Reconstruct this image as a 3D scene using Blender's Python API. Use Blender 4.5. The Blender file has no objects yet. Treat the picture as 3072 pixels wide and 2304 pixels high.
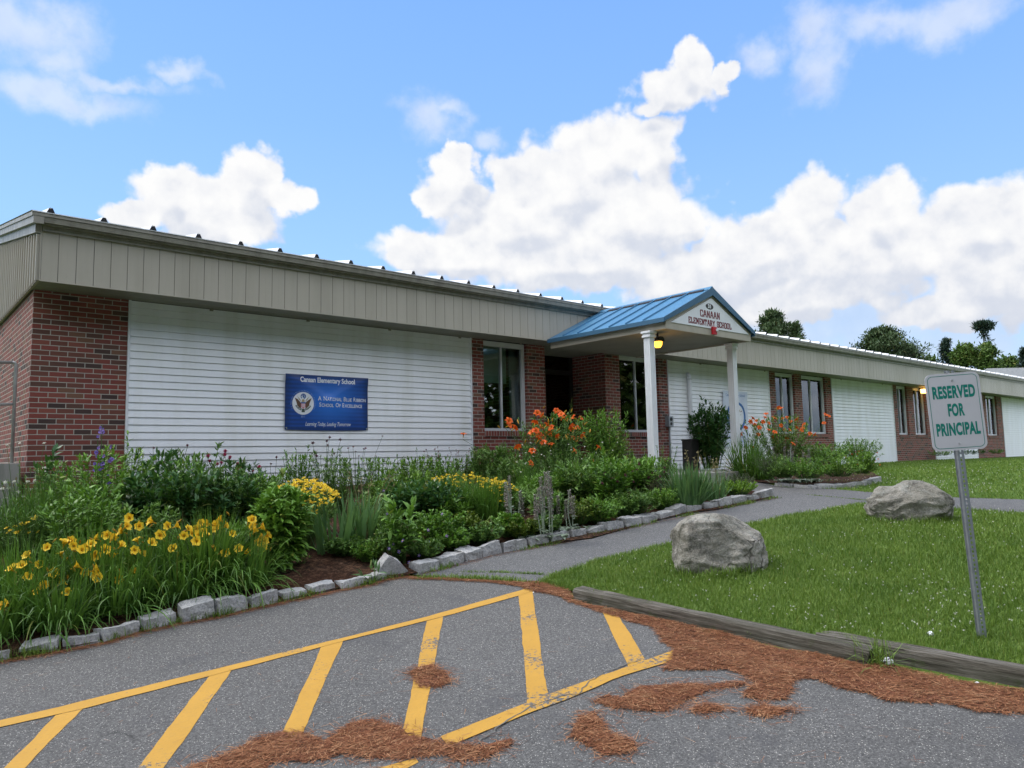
import bpy, bmesh, math, random
import numpy as np
from mathutils import Matrix, Vector, noise as mnoise
R = math.radians
rnd = random.Random(7)
rng = np.random.default_rng(11)
scene = bpy.context.scene
col = scene.collection

# ---------------------------------------------------------------- camera
F_PX = 2235.116; YAW, PITCH, ROLL = 0.713157, 0.0973253, -0.0206475   # solved from the brick courses of the facade
CAM = np.array([-1.51982, -11.10030, 0.45337])
def cam_axes():
    cy, sy = math.cos(YAW), math.sin(YAW); cp, sp = math.cos(PITCH), math.sin(PITCH)
    f = np.array([sy*cp, cy*cp, sp]); r = np.array([cy, -sy, 0.]); u = np.cross(r, f)
    cr, sr = math.cos(ROLL), math.sin(ROLL)
    return r*cr+u*sr, -r*sr+u*cr, f
AX_R, AX_U, AX_F = cam_axes()
cam_d = bpy.data.cameras.new('camera'); cam = bpy.data.objects.new('camera', cam_d); col.objects.link(cam)
cam_d.sensor_width = 36; cam_d.lens = F_PX/3072*36; cam_d.clip_end = 2000; cam_d.clip_start = 0.05
cam.matrix_world = Matrix(((AX_R[0], AX_U[0], -AX_F[0], CAM[0]), (AX_R[1], AX_U[1], -AX_F[1], CAM[1]),
                           (AX_R[2], AX_U[2], -AX_F[2], CAM[2]), (0, 0, 0, 1)))
scene.camera = cam
K = 3072/2212.0      # all photo coordinates below are in a 2212 px wide copy of the photograph
def ray(x, y):
    d = AX_R*((x*K-1536)/F_PX) - AX_U*((y*K-1152)/F_PX) + AX_F
    return d
def on_y(x, y, Y):
    d = ray(x, y); return CAM + d*((Y-CAM[1])/d[1])
def azel(x, y):
    d = ray(x, y); d = d/np.linalg.norm(d)
    return math.degrees(math.atan2(d[0], d[1])), math.degrees(math.asin(d[2]))

# ---------------------------------------------------------------- node helpers
def new_mat(name):
    m = bpy.data.materials.new(name); m.use_nodes = True
    nt = m.node_tree; nt.nodes.clear()
    return m, nt
class NT:
    def __init__(s, nt): s.nt = nt
    def n(s, t, **kw):
        nd = s.nt.nodes.new(t)
        for k, v in kw.items(): setattr(nd, k, v)
        return nd
    def l(s, a, b): s.nt.links.new(a, b)
    def put(s, inp, v):
        if isinstance(v, bpy.types.NodeSocket): s.l(v, inp)
        elif v is not None: inp.default_value = v
    def math(s, op, a, b=None, c=None, clamp=False):
        nd = s.n('ShaderNodeMath', operation=op); nd.use_clamp = clamp
        s.put(nd.inputs[0], a)
        if b is not None: s.put(nd.inputs[1], b)
        if c is not None: s.put(nd.inputs[2], c)
        return nd.outputs[0]
    def vmath(s, op, a, b=None):
        nd = s.n('ShaderNodeVectorMath', operation=op)
        s.put(nd.inputs[0], a)
        if b is not None: s.put(nd.inputs[1], b)
        return nd.outputs['Value'] if op in ('LENGTH', 'DOT_PRODUCT') else nd.outputs[0]
    def mix(s, f, a, b, typ='MIX'):
        nd = s.n('ShaderNodeMix', data_type='RGBA', blend_type=typ)
        s.put(nd.inputs[0], f); s.put(nd.inputs[6], a); s.put(nd.inputs[7], b)
        return nd.outputs[2]
    def noise(s, vec, scale, detail=4, rough=.5, dist=0.):
        nd = s.n('ShaderNodeTexNoise'); s.put(nd.inputs['Vector'], vec)
        nd.inputs['Scale'].default_value = scale; nd.inputs['Detail'].default_value = detail
        nd.inputs['Roughness'].default_value = rough; nd.inputs['Distortion'].default_value = dist
        return nd.outputs[0]
    def ramp(s, f, stops, interp='LINEAR'):
        nd = s.n('ShaderNodeValToRGB'); nd.color_ramp.interpolation = interp
        el = nd.color_ramp.elements
        while len(el) < len(stops): el.new(.5)
        for e, (p, c) in zip(el, stops):
            e.position = p; e.color = (*c, 1) if len(c) == 3 else c
        s.put(nd.inputs[0], f); return nd.outputs[0]
    def mapr(s, v, a, b, c=0., d=1., smooth=False):
        nd = s.n('ShaderNodeMapRange', interpolation_type='SMOOTHSTEP' if smooth else 'LINEAR')
        for i, q in enumerate((v, a, b, c, d)): s.put(nd.inputs[i], q)
        return nd.outputs[0]
    def bump(s, h, strength=.3, dist=.01):
        nd = s.n('ShaderNodeBump'); nd.inputs['Strength'].default_value = strength
        nd.inputs['Distance'].default_value = dist; s.put(nd.inputs['Height'], h); return nd.outputs[0]
def g3(v): return (v, v, v)
def principled(t, color, rough=.6, normal=None, spec=.5, metal=0., extra=None):
    b = t.n('ShaderNodeBsdfPrincipled')
    t.put(b.inputs['Base Color'], (*color, 1) if isinstance(color, tuple) and len(color) == 3 else color)
    t.put(b.inputs['Roughness'], rough); b.inputs['Metallic'].default_value = metal
    b.inputs['Specular IOR Level'].default_value = spec
    if normal is not None: t.l(normal, b.inputs['Normal'])
    if extra:
        for k, v in extra.items(): t.put(b.inputs[k], v)
    return b
def out(t, sh):
    o = t.n('ShaderNodeOutputMaterial'); t.l(sh, o.inputs['Surface'])

# ---------------------------------------------------------------- world: sky with cumulus
SUN_EL, SUN_DIR = 52.0, Vector((-0.35, 0.62, 0))
sun_az = math.atan2(SUN_DIR.x, SUN_DIR.y)          # clockwise from +Y
world = bpy.data.worlds.new('World'); scene.world = world; world.use_nodes = True
wt = world.node_tree; wt.nodes.clear(); t = NT(wt)
sky = t.n('ShaderNodeTexSky', sky_type='NISHITA'); sky.sun_disc = False
sky.sun_elevation = R(SUN_EL); sky.sun_rotation = sun_az; sky.altitude = 300
sky.air_density = 1.0; sky.dust_density = 0.3; sky.ozone_density = 2.0
SKY_K = 0.12
tc = t.n('ShaderNodeTexCoord'); dirv = tc.outputs['Generated']
sep = t.n('ShaderNodeSeparateXYZ'); t.l(dirv, sep.inputs[0])
az = t.math('MULTIPLY', t.math('ARCTAN2', sep.outputs[0], sep.outputs[1]), 57.29578)
el = t.math('MULTIPLY', t.math('ARCSINE', sep.outputs[2]), 57.29578)
cmb = t.n('ShaderNodeCombineXYZ'); t.l(az, cmb.inputs[0]); t.l(el, cmb.inputs[1]); pv = cmb.outputs[0]
def nz3(scale, detail, off, rough=.55):
    nd = t.n('ShaderNodeTexNoise'); nd.inputs['Scale'].default_value = scale; nd.inputs['Detail'].default_value = detail
    nd.inputs['Roughness'].default_value = rough
    t.l(t.vmath('ADD', dirv, off), nd.inputs['Vector']); return nd
wa = nz3(7, 3, (3.1, 0, 0)); wb = nz3(24, 4, (0, 5.2, 0))
w1 = t.vmath('MULTIPLY', t.vmath('SUBTRACT', wa.outputs['Color'], (.5, .5, .5)), (4.5, 3.2, 0))
w2 = t.vmath('MULTIPLY', t.vmath('SUBTRACT', wb.outputs['Color'], (.5, .5, .5)), (3.2, 2.8, 0))
pw = t.vmath('ADD', t.vmath('ADD', pv, w1), w2)
def blobs(p, lst, sm=.12, grow=1.12):
    acc = None
    for cx, cy, rx, ry in lst:
        a, e = azel(cx, cy)
        a2, _ = azel(cx+rx, cy); _, e2 = azel(cx, cy-ry)
        ra, re = abs(a2-a), abs(e2-e)
        q = t.vmath('MULTIPLY', t.vmath('SUBTRACT', p, (a, e, 0)), (1/(ra*grow), 1/(re*grow), 0))
        f = t.math('SUBTRACT', 1.0, t.vmath('LENGTH', q))
        acc = f if acc is None else t.math('SMOOTH_MAX', acc, f, sm)
    return acc
CUM = [(430,440,150,62),(530,388,66,62),(375,402,60,56),(290,462,70,36),(598,432,56,40),(470,480,120,46),
       (1290,325,105,82),(1230,400,170,100),(1420,330,78,70),(1130,470,180,92),(1350,470,170,100),(1000,545,170,58),
       (1240,560,260,72),(1460,470,66,50),(1110,385,62,50),(975,392,66,50),(945,415,50,34),(1000,350,46,34),
       (1735,455,92,70),(1640,540,190,88),(1900,460,92,78),(1850,560,250,100),(2110,480,135,92),(2230,500,120,110),
       (2150,600,200,110),(1500,590,200,60),(1700,650,230,62),(2080,660,200,60),
       (1480,130,46,40),(1450,190,92,56),(1558,152,40,28),(1405,235,56,32)]
SOFT = [(50,45,150,80),(115,115,80,52),(265,172,130,22),(392,160,64,20),(150,200,200,40),
        (918,252,70,58),(972,247,44,26),(1060,300,40,26),
        (1745,52,70,56),(1772,140,64,100),(1900,60,120,50),(2060,30,170,52),(1650,110,60,40),
        (1640,660,170,60),(1960,690,330,60),(2000,760,330,50),(1900,690,420,90),(1750,720,260,60),(2120,680,200,100),(1360,655,46,26),(2150,740,120,60)]
Fc = blobs(pw, CUM); Fu = blobs(t.vmath('ADD', t.vmath('ADD', pv, w1), (-.5, 1.9, 0)), CUM, .2, 1.16); Fl = blobs(t.vmath('ADD', pv, w1), CUM, .2, 1.16); Fs = blobs(pw, SOFT, .2, 1.3)
n_hi = nz3(16, 9, (1.7, 2.2, 9), .6)
# billows: rounded cells give the cauliflower edge
vo = t.n('ShaderNodeTexVoronoi', feature='F1'); vo.inputs['Scale'].default_value = 30
vo.inputs['Detail'].default_value = 1; vo.inputs['Roughness'].default_value = .5
t.l(t.vmath('ADD', dirv, t.vmath('MULTIPLY', wb.outputs['Color'], (.02, .02, .02))), vo.inputs['Vector'])
bil = t.math('SUBTRACT', .45, vo.outputs['Distance'])
dens = t.math('ADD', t.math('ADD', Fc, t.math('MULTIPLY', bil, .34)), t.math('MULTIPLY', t.math('SUBTRACT', n_hi.outputs[0], .5), .42))
cumA = t.mapr(dens, -.20, .13, smooth=True)
densS = t.math('ADD', Fs, t.math('MULTIPLY', t.math('SUBTRACT', n_hi.outputs[0], .5), 1.9))
softA = t.math('MULTIPLY', t.mapr(densS, -.1, .95, smooth=True), .52)
# unseen cloud added over the rest of the sky dome, brightened to light the facade
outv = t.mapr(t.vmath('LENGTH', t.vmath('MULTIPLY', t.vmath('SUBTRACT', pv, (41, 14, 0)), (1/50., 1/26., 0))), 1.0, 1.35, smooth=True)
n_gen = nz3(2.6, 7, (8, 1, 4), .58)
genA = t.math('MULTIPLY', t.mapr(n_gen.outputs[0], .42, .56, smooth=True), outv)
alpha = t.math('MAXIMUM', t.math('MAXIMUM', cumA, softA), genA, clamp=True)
# relief shading: compare cloud noise with the same noise a little nearer to the sun
n_a = nz3(13, 6, (0, 0, 0), .55); n_b = nz3(13, 6, (.003, -.006, .016), .55)
relief = t.math('MULTIPLY', t.math('SUBTRACT', n_a.outputs[0], n_b.outputs[0]), 2.6)
n_big = nz3(4.2, 3, (2, 7, 1))
low = t.mapr(el, 4, 17, .30, 0.)
thick = t.mapr(dens, .25, 1., .0, .22)
under = t.mapr(t.math('SUBTRACT', Fu, Fl), -.12, .38, 0., .33, smooth=True)
sh = t.math('ADD', t.math('ADD', t.math('ADD', under, t.math('MULTIPLY', thick, t.mapr(n_big.outputs[0], .35, .65))), low), t.math('ADD', t.math('MULTIPLY', relief, -.55), t.math('MULTIPLY', bil, -.22)))
ccol = t.ramp(sh, [(0., (1.02, 1.02, 1.02)), (.22, (.93, .94, .97)), (.5, (.74, .78, .87)), (1., (.60, .66, .80))])
CL = t.vmath('MULTIPLY', ccol, g3(0.46/SKY_K))
skyc = t.vmath('MULTIPLY', sky.outputs[0], (.85, 1.0, 1.2))
base = t.ramp(t.mapr(el, 0, 90), [(0, (.40, .55, .74)), (.07, (.33, .50, .74)), (.16, (.25, .43, .72)), (.27, (.19, .365, .70)), (.42, (.145, .305, .66)), (1, (.10, .23, .55))])
skyc = t.mix(.85, skyc, t.vmath('MULTIPLY', base, g3(.70/SKY_K)))
CL = t.vmath('SCALE', CL); CL.node.inputs['Scale'].default_value = 1.0; t.l(t.math('ADD', 1.0, t.math('MULTIPLY', outv, 2.0)), CL.node.inputs['Scale'])  # clouds outside the view made brighter, to light the facade from the front
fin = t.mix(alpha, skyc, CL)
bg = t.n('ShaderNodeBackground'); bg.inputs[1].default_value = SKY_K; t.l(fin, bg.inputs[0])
wo = t.n('ShaderNodeOutputWorld'); t.l(bg.outputs[0], wo.inputs[0])
world.cycles.sampling_method = 'MANUAL'; world.cycles.sample_map_resolution = 512

# ---------------------------------------------------------------- sun, exposure
sd = bpy.data.lights.new('sun', 'SUN'); sd.energy = 1.0; sd.angle = R(14); sd.color = (1., .96, .9)
so = bpy.data.objects.new('sun', sd); col.objects.link(so)
v = Vector((math.sin(sun_az)*math.cos(R(SUN_EL)), math.cos(sun_az)*math.cos(R(SUN_EL)), math.sin(R(SUN_EL))))
so.rotation_euler = v.to_track_quat('Z', 'Y').to_euler(); so.location = (0, 20, 40)
vs = scene.view_settings; vs.view_transform = 'Standard'; vs.look = 'None'; vs.exposure = 1.08; vs.gamma = 1; vs.use_curve_mapping = False
scene.cycles.max_bounces = 6; scene.cycles.transparent_max_bounces = 8

# ---------------------------------------------------------------- object helpers
def tag(o, label=None, cat=None, group=None, kind=None):
    if label: o['label'] = label
    if cat: o['category'] = cat
    if group: o['group'] = group
    if kind: o['kind'] = kind
    return o
def empty(name, loc, label, cat, group=None):
    o = bpy.data.objects.new(name, None); col.objects.link(o); o.location = loc; o.empty_display_size = .1
    return tag(o, label, cat, group)
def wm(o):
    m = o.matrix_basis.copy()
    return wm(o.parent) @ o.matrix_parent_inverse @ m if o.parent else m
def link(name, me, parent=None):
    """link a mesh given in world coordinates, keeping it in place under its parent"""
    o = bpy.data.objects.new(name, me); col.objects.link(o)
    if parent is not None:
        o.parent = parent; o.matrix_parent_inverse = wm(parent).inverted()
    return o
def box_uv(me):
    n = len(me.loops); co = np.empty(len(me.vertices)*3); me.vertices.foreach_get('co', co); co = co.reshape(-1, 3)
    vi = np.empty(n, dtype=np.int32); me.loops.foreach_get('vertex_index', vi)
    tot = np.empty(len(me.polygons), dtype=np.int32); me.polygons.foreach_get('loop_total', tot)
    nr = np.empty(len(me.polygons)*3); me.polygons.foreach_get('normal', nr); nr = np.abs(nr.reshape(-1, 3))
    ax = np.repeat(np.argmax(nr, 1), tot); c = co[vi]
    uv = np.where((ax == 0)[:, None], c[:, [1, 2]], np.where((ax == 1)[:, None], c[:, [0, 2]], c[:, [0, 1]]))
    l = me.uv_layers.new(name='UVMap'); l.data.foreach_set('uv', uv.astype(np.float32).ravel())
class MB:
    def __init__(s): s.v = []; s.f = []; s.m = []
    def add(s, vs, fs, mi=0):
        b = len(s.v); s.v += [tuple(p) for p in vs]
        for f in fs: s.f.append([b+i for i in f]); s.m.append(mi)
    def box(s, x0, y0, z0, x1, y1, z1, mi=0):
        p = [(x0,y0,z0),(x1,y0,z0),(x1,y1,z0),(x0,y1,z0),(x0,y0,z1),(x1,y0,z1),(x1,y1,z1),(x0,y1,z1)]
        s.add(p, [(0,3,2,1),(4,5,6,7),(0,1,5,4),(1,2,6,5),(2,3,7,6),(3,0,4,7)], mi); return s
    def prism(s, poly, axis, a, b, mi=0):
        """poly: 2-D points; axis 'x': (y,z) swept from x=a to b ; 'y': (x,z) ; 'z': (x,y)"""
        def P(q, t): return {'x': (t, q[0], q[1]), 'y': (q[0], t, q[1]), 'z': (q[0], q[1], t)}[axis]
        n = len(poly); vs = [P(q, a) for q in poly]+[P(q, b) for q in poly]
        s.add(vs, [tuple(range(n))[::-1], tuple(range(n, 2*n))]+[(i, (i+1) % n, n+(i+1) % n, n+i) for i in range(n)], mi); return s
    def tube(s, pts, r, n=8, mi=0, cap=True):
        pts = [Vector(p) for p in pts]; rs = r if isinstance(r, (list, tuple)) else [r]*len(pts); vs = []; fs = []
        for i, p in enumerate(pts):
            d = (pts[min(i+1, len(pts)-1)]-pts[max(i-1, 0)]).normalized()
            u = d.orthogonal().normalized() if i == 0 else (u-d*u.dot(d)).normalized()
            w = d.cross(u)
            for k in range(n):
                a = 2*math.pi*k/n; vs.append(p+(u*math.cos(a)+w*math.sin(a))*rs[i])
        for i in range(len(pts)-1):
            for k in range(n):
                k2 = (k+1) % n; fs.append((i*n+k, i*n+k2, (i+1)*n+k2, (i+1)*n+k))
        if cap: fs += [tuple(range(n))[::-1], tuple(range((len(pts)-1)*n, len(pts)*n))]
        s.add(vs, fs, mi); return s
    def build(s, name, mats, parent=None, smooth=False, bevel=0.):
        me = bpy.data.meshes.new(name); me.from_pydata(s.v, [], s.f)
        bm = bmesh.new(); bm.from_mesh(me); bmesh.ops.recalc_face_normals(bm, faces=bm.faces)
        bm.to_mesh(me); bm.free()
        for m in (mats if isinstance(mats, (list, tuple)) else [mats]): me.materials.append(m)
        if len(set(s.m)) > 1: me.polygons.foreach_set('material_index', s.m)
        if smooth: me.polygons.foreach_set('use_smooth', [True]*len(me.polygons))
        box_uv(me); me.update()
        o = link(name, me, parent)
        if bevel:
            md = o.modifiers.new('bevel', 'BEVEL'); md.width = bevel; md.segments = 2; md.limit_method = 'ANGLE'
        return o
def np_mesh(name, V, quads, mats, parent=None, mat_idx=None, smooth=False, tris=None):
    me = bpy.data.meshes.new(name); V = np.asarray(V, dtype=np.float32)
    nq = len(quads); nt3 = 0 if tris is None else len(tris)
    me.vertices.add(len(V)); me.vertices.foreach_set('co', V.ravel())
    idx = np.asarray(quads, dtype=np.int32).ravel() if nq else np.zeros(0, np.int32)
    starts = np.arange(nq, dtype=np.int32)*4; tots = np.full(nq, 4, np.int32)
    if nt3:
        starts = np.concatenate([starts, nq*4+np.arange(nt3, dtype=np.int32)*3]); tots = np.concatenate([tots, np.full(nt3, 3, np.int32)])
        idx = np.concatenate([idx, np.asarray(tris, dtype=np.int32).ravel()])
    me.loops.add(len(idx)); me.loops.foreach_set('vertex_index', idx)
    me.polygons.add(len(starts)); me.polygons.foreach_set('loop_start', starts); me.polygons.foreach_set('loop_total', tots)
    for m in (mats if isinstance(mats, (list, tuple)) else [mats]): me.materials.append(m)
    if mat_idx is not None: me.polygons.foreach_set('material_index', np.asarray(mat_idx, dtype=np.int32))
    if smooth: me.polygons.foreach_set('use_smooth', np.ones(len(starts), dtype=bool))
    me.update(calc_edges=True); me.validate()
    return link(name, me, parent)
def text_mesh(s, size, bold=0., xs=1., ext=.001, align='CENTER', shear=0., space=1.):
    cu = bpy.data.curves.new('lettering', 'FONT'); cu.body = s; cu.size = size; cu.offset = bold; cu.extrude = ext
    cu.align_x = align; cu.align_y = 'CENTER'; cu.shear = shear; cu.space_character = space; cu.resolution_u = 4
    o = bpy.data.objects.new('tmp', cu); col.objects.link(o); bpy.context.view_layer.update()
    me = bpy.data.meshes.new_from_object(o.evaluated_get(bpy.context.evaluated_depsgraph_get()))
    bpy.data.objects.remove(o); bpy.data.curves.remove(cu)
    for vtx in me.vertices: vtx.co.x *= xs
    return me
def place_text(name, me, M, mat, parent, warp=None):
    me.transform(M)
    if warp:
        for vtx in me.vertices: vtx.co = warp(vtx.co)
    me.materials.clear(); me.materials.append(mat); me.name = name
    return link(name, me, parent)
WALLM = lambda x, y, z: Matrix.Translation((x, y, z)) @ Matrix.Rotation(R(90), 4, 'X')

# ---------------------------------------------------------------- terrain
def h(x, y):
    z = -1.15+.07*(np.asarray(x)+1.5)+.06*(np.asarray(y)+11.1); k = .12
    return -k*np.logaddexp(0, -z/k)
def G(px, py, f=h):
    d = ray(px, py); a = .3; tt = .6
    while tt < 90:
        P = CAM+d*tt
        if P[2] < f(P[0], P[1]):
            lo, hi = a, tt
            for _ in range(30):
                m = (lo+hi)/2; P = CAM+d*m
                if P[2] < f(P[0], P[1]): hi = m
                else: lo = m
            return P
        a = tt; tt += .12
    return P
def GP(lst): return [tuple(G(x, y)[:2]) for x, y in lst]
def seg_dist(x, y, pts):
    x = np.asarray(x, float); y = np.asarray(y, float); best = np.full(x.shape, 1e9)
    for (ax, ay), (bx, by) in zip(pts[:-1], pts[1:]):
        dx, dy = bx-ax, by-ay; tt = np.clip(((x-ax)*dx+(y-ay)*dy)/(dx*dx+dy*dy), 0, 1)
        best = np.minimum(best, np.hypot(x-ax-tt*dx, y-ay-tt*dy))
    return best
def inside(x, y, poly):
    x = np.asarray(x, float); y = np.asarray(y, float); r = np.zeros(x.shape, bool); n = len(poly)
    for i in range(n):
        x0, y0 = poly[i]; x1, y1 = poly[(i+1) % n]
        if y0 == y1: continue
        c = ((y0 > y) != (y1 > y)) & (x < (x1-x0)*(y-y0)/(y1-y0)+x0); r ^= c
    return r
def wobble(poly, step, amp, skip=6.):
    o = []; n = len(poly)
    for i in range(n):
        a = Vector(poly[i]); b = Vector(poly[(i+1) % n]); L = (b-a).length; k = max(1, int(L/step)) if L < skip else 1
        nn = Vector((-(b-a).y, (b-a).x))/max(L, 1e-6)
        for j in range(k):
            p = a.lerp(b, j/k)
            q = mnoise.noise(Vector((p.x*3.1, p.y*3.1, 1.3)))*.6+mnoise.noise(Vector((p.x*11, p.y*11, 4.)))*.4
            o.append(tuple(p+nn*q*amp) if k > 1 else tuple(p))
    return o
def sheet(name, poly, off, mat, cell=.25, parent=None, zf=h):
    bm = bmesh.new(); vs = [bm.verts.new((x, y, 0)) for x, y in poly]; bm.faces.new(vs)
    bmesh.ops.triangulate(bm, faces=bm.faces)
    xs = [p[0] for p in poly]; ys = [p[1] for p in poly]
    def cuts(a, b):
        c = []; x = math.floor(a/cell)*cell
        while x < b:
            if abs(x) < 14: c.append(x); x += cell
            else: c.append(x); x += cell*6
        return c
    for x in cuts(min(xs), max(xs)): bmesh.ops.bisect_plane(bm, geom=bm.verts[:]+bm.edges[:]+bm.faces[:], plane_co=(x, 0, 0), plane_no=(1, 0, 0))
    for y in cuts(min(ys), max(ys)): bmesh.ops.bisect_plane(bm, geom=bm.verts[:]+bm.edges[:]+bm.faces[:], plane_co=(0, y, 0), plane_no=(0, 1, 0))
    for vtx in bm.verts: vtx.co.z = float(zf(vtx.co.x, vtx.co.y))+(off(vtx.co.x, vtx.co.y) if callable(off) else off)
    me = bpy.data.meshes.new(name); bm.to_mesh(me); bm.free(); me.materials.append(mat)
    if len(me.polygons) and me.polygons[0].normal.z < 0: me.flip_normals()
    return link(name, me, parent)

# ---------------------------------------------------------------- materials
def tcoord(t, kind='Object'): return t.n('ShaderNodeTexCoord').outputs[kind]
def geo_pos(t): return t.n('ShaderNodeNewGeometry').outputs['Position']
def mat_brick(name, rowlock=False):
    m, nt = new_mat(name); t = NT(nt)
    uv = tcoord(t, 'UV'); mp = t.n('ShaderNodeMapping'); t.l(uv, mp.inputs[0])
    mp.inputs['Location'].default_value = (0.0, -.0451, 0) if not rowlock else (0, -.852, 0)
    b = t.n('ShaderNodeTexBrick'); t.l(mp.outputs[0], b.inputs['Vector'])
    b.offset = .5 if not rowlock else 0.; b.inputs['Scale'].default_value = 1
    b.inputs['Brick Width'].default_value = .2032 if not rowlock else .0677; b.inputs['Row Height'].default_value = .0677 if not rowlock else .2
    b.inputs['Mortar Size'].default_value = .0058; b.inputs['Mortar Smooth'].default_value = .25
    b.inputs['Color1'].default_value = (0, 0, 0, 1); b.inputs['Color2'].default_value = (1, 1, 1, 1); b.inputs['Mortar'].default_value = (0, 0, 0, 1)
    br = t.ramp(b.outputs['Color'], [(0, (.245, .062, .048)), (.3, (.21, .055, .043)), (.5, (.17, .062, .045)), (.66, (.26, .078, .055)), (.74, (.115, .056, .042)), (.86, (.055, .038, .034)), (.95, (.20, .10, .06))], 'CONSTANT')
    nf = t.noise(geo_pos(t), 90, 4); nl = t.noise(geo_pos(t), 1.3, 4)
    br = t.mix(t.mapr(nf, .35, .7, 0, .35), br, (.09, .04, .03, 1)); br = t.mix(t.mapr(nl, .4, .75, 0, .22), br, (.15, .09, .07, 1))
    mo = t.mix(t.noise(geo_pos(t), 14, 4), (.30, .28, .235, 1), (.45, .43, .37, 1))
    c = t.mix(b.outputs['Fac'], br, mo)
    bp = t.bump(t.math('ADD', t.math('MULTIPLY', b.outputs['Fac'], -1.), t.math('MULTIPLY', nf, .35)), .55, .006)
    out(t, principled(t, c, .85, bp, .3).outputs[0]); return m
def mat_plain(name, color, rough=.6, var=.12, scale=6., bump=.0, spec=.4, metal=0., dirt=None, streak=False):
    m, nt = new_mat(name); t = NT(nt); p = geo_pos(t)
    if streak:
        q = t.vmath('MULTIPLY', p, (3., 3., .35)); n = t.noise(q, scale, 5, .6)
    else: n = t.noise(p, scale, 5, .6)
    dc = dirt or tuple(x*(1-2.2*var) for x in color)
    c = t.mix(t.mapr(n, .42, .78, 0, 1), (*color, 1), (*dc, 1))
    n2 = t.noise(p, scale*12, 3)
    c = t.mix(t.mapr(n2, .3, .7, 0, var), c, (*[x*.7 for x in color], 1))
    bp = t.bump(t.noise(p, 160, 3), bump, .003) if bump else None
    out(t, principled(t, c, t.mapr(n, .3, .7, rough-.06, rough+.08), bp, spec, metal).outputs[0]); return m
def mat_leaf(name, c_dark, c_light, rough=.5, transl=.22, stripe=None):
    m, nt = new_mat(name); t = NT(nt); g = t.n('ShaderNodeNewGeometry')
    r = g.outputs['Random Per Island']; n = t.noise(g.outputs['Position'], 2.2, 3)
    f = t.math('ADD', t.math('MULTIPLY', r, .6), t.math('MULTIPLY', t.mapr(n, .3, .7), .4))
    c = t.mix(f, (*c_dark, 1), (*c_light, 1))
    yl = t.math('GREATER_THAN', r, .965); c = t.mix(t.math('MULTIPLY', yl, .5), c, (.22, .17, .04, 1))
    b = principled(t, c, rough, None, .35)
    tr = t.n('ShaderNodeBsdfTranslucent'); t.l(t.mix(.5, c, (.12, .22, .02, 1)), tr.inputs[0])
    mx = t.n('ShaderNodeMixShader'); mx.inputs[0].default_value = transl
    t.l(b.outputs[0], mx.inputs[1]); t.l(tr.outputs[0], mx.inputs[2]); out(t, mx.outputs[0]); return m
def mat_petal(name, c1, c2, transl=.25):
    m, nt = new_mat(name); t = NT(nt); g = t.n('ShaderNodeNewGeometry')
    c = t.mix(g.outputs['Random Per Island'], (*c1, 1), (*c2, 1))
    b = principled(t, c, .55, None, .25); tr = t.n('ShaderNodeBsdfTranslucent'); t.l(c, tr.inputs[0])
    mx = t.n('ShaderNodeMixShader'); mx.inputs[0].default_value = transl
    t.l(b.outputs[0], mx.inputs[1]); t.l(tr.outputs[0], mx.inputs[2]); out(t, mx.outputs[0]); return m
def asphalt_color(t, p, base=(.112, .110, .107)):
    big = t.noise(p, .55, 4); mid = t.noise(p, 4, 5, .65); fine = t.noise(p, 55, 3, .7)
    c = t.mix(t.mapr(big, .35, .7), (*[x*.80 for x in base], 1), (*[x*1.2 for x in base], 1))
    c = t.mix(t.mapr(mid, .35, .75, 0, .45), c, (*[x*.72 for x in base], 1))
    c = t.mix(t.mapr(fine, .35, .65, 0, .75), c, (*[x*.42 for x in base], 1)); c = t.mix(t.mapr(t.noise(p, 85, 3, .7), .52, .7, 0, .7), c, (*[min(1, x*2.1) for x in base], 1))
    for sc, th, cc, am in ((150, .93, (.46, .44, .40), .85), (210, .80, (.24, .235, .225), .6), (120, .12, (.028, .028, .028), .7)):
        v = t.n('ShaderNodeTexVoronoi'); v.inputs['Scale'].default_value = sc; t.l(p, v.inputs['Vector'])
        s = t.n('ShaderNodeSeparateColor'); t.l(v.outputs['Color'], s.inputs[0])
        on = t.math('GREATER_THAN' if th > .5 else 'LESS_THAN', s.outputs[0], th)
        on = t.math('MULTIPLY', on, t.math('LESS_THAN', v.outputs['Distance'], .42))
        c = t.mix(t.math('MULTIPLY', on, am), c, (*cc, 1))
    return c, fine, mid
def mat_asphalt(name, base=(.112, .110, .107), cracks=True):
    m, nt = new_mat(name); t = NT(nt); p = geo_pos(t)
    c, fine, mid = asphalt_color(t, p, base)
    if cracks:
        vd = t.n('ShaderNodeTexVoronoi', feature='DISTANCE_TO_EDGE'); vd.inputs['Scale'].default_value = .42
        q = t.vmath('ADD', p, t.vmath('MULTIPLY', t.vmath('SUBTRACT', noise_col(t, p, 2.2), (.5, .5, .5)), (.5, .5, 0)))
        t.l(q, vd.inputs['Vector'])
        ck = t.math('MULTIPLY', t.mapr(vd.outputs[0], 0., .0035, 1, 0), t.mapr(t.noise(p, .7, 2), .60, .64))
        c = t.mix(t.math('MULTIPLY', ck, .75), c, (.03, .03, .03, 1))
        st = t.mapr(t.noise(p, 1.7, 3, .5, 1.), .58, .72)
        c = t.mix(t.math('MULTIPLY', st, .5), c, (.06, .06, .065, 1))
    bp = t.bump(t.math('ADD', fine, mid), .5, .006)
    out(t, principled(t, c, .88, bp, .25).outputs[0]); return m
def noise_col(t, p, sc):
    nd = t.n('ShaderNodeTexNoise'); nd.inputs['Scale'].default_value = sc; nd.inputs['Detail'].default_value = 4; t.l(p, nd.inputs['Vector']); return nd.outputs['Color']
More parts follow.
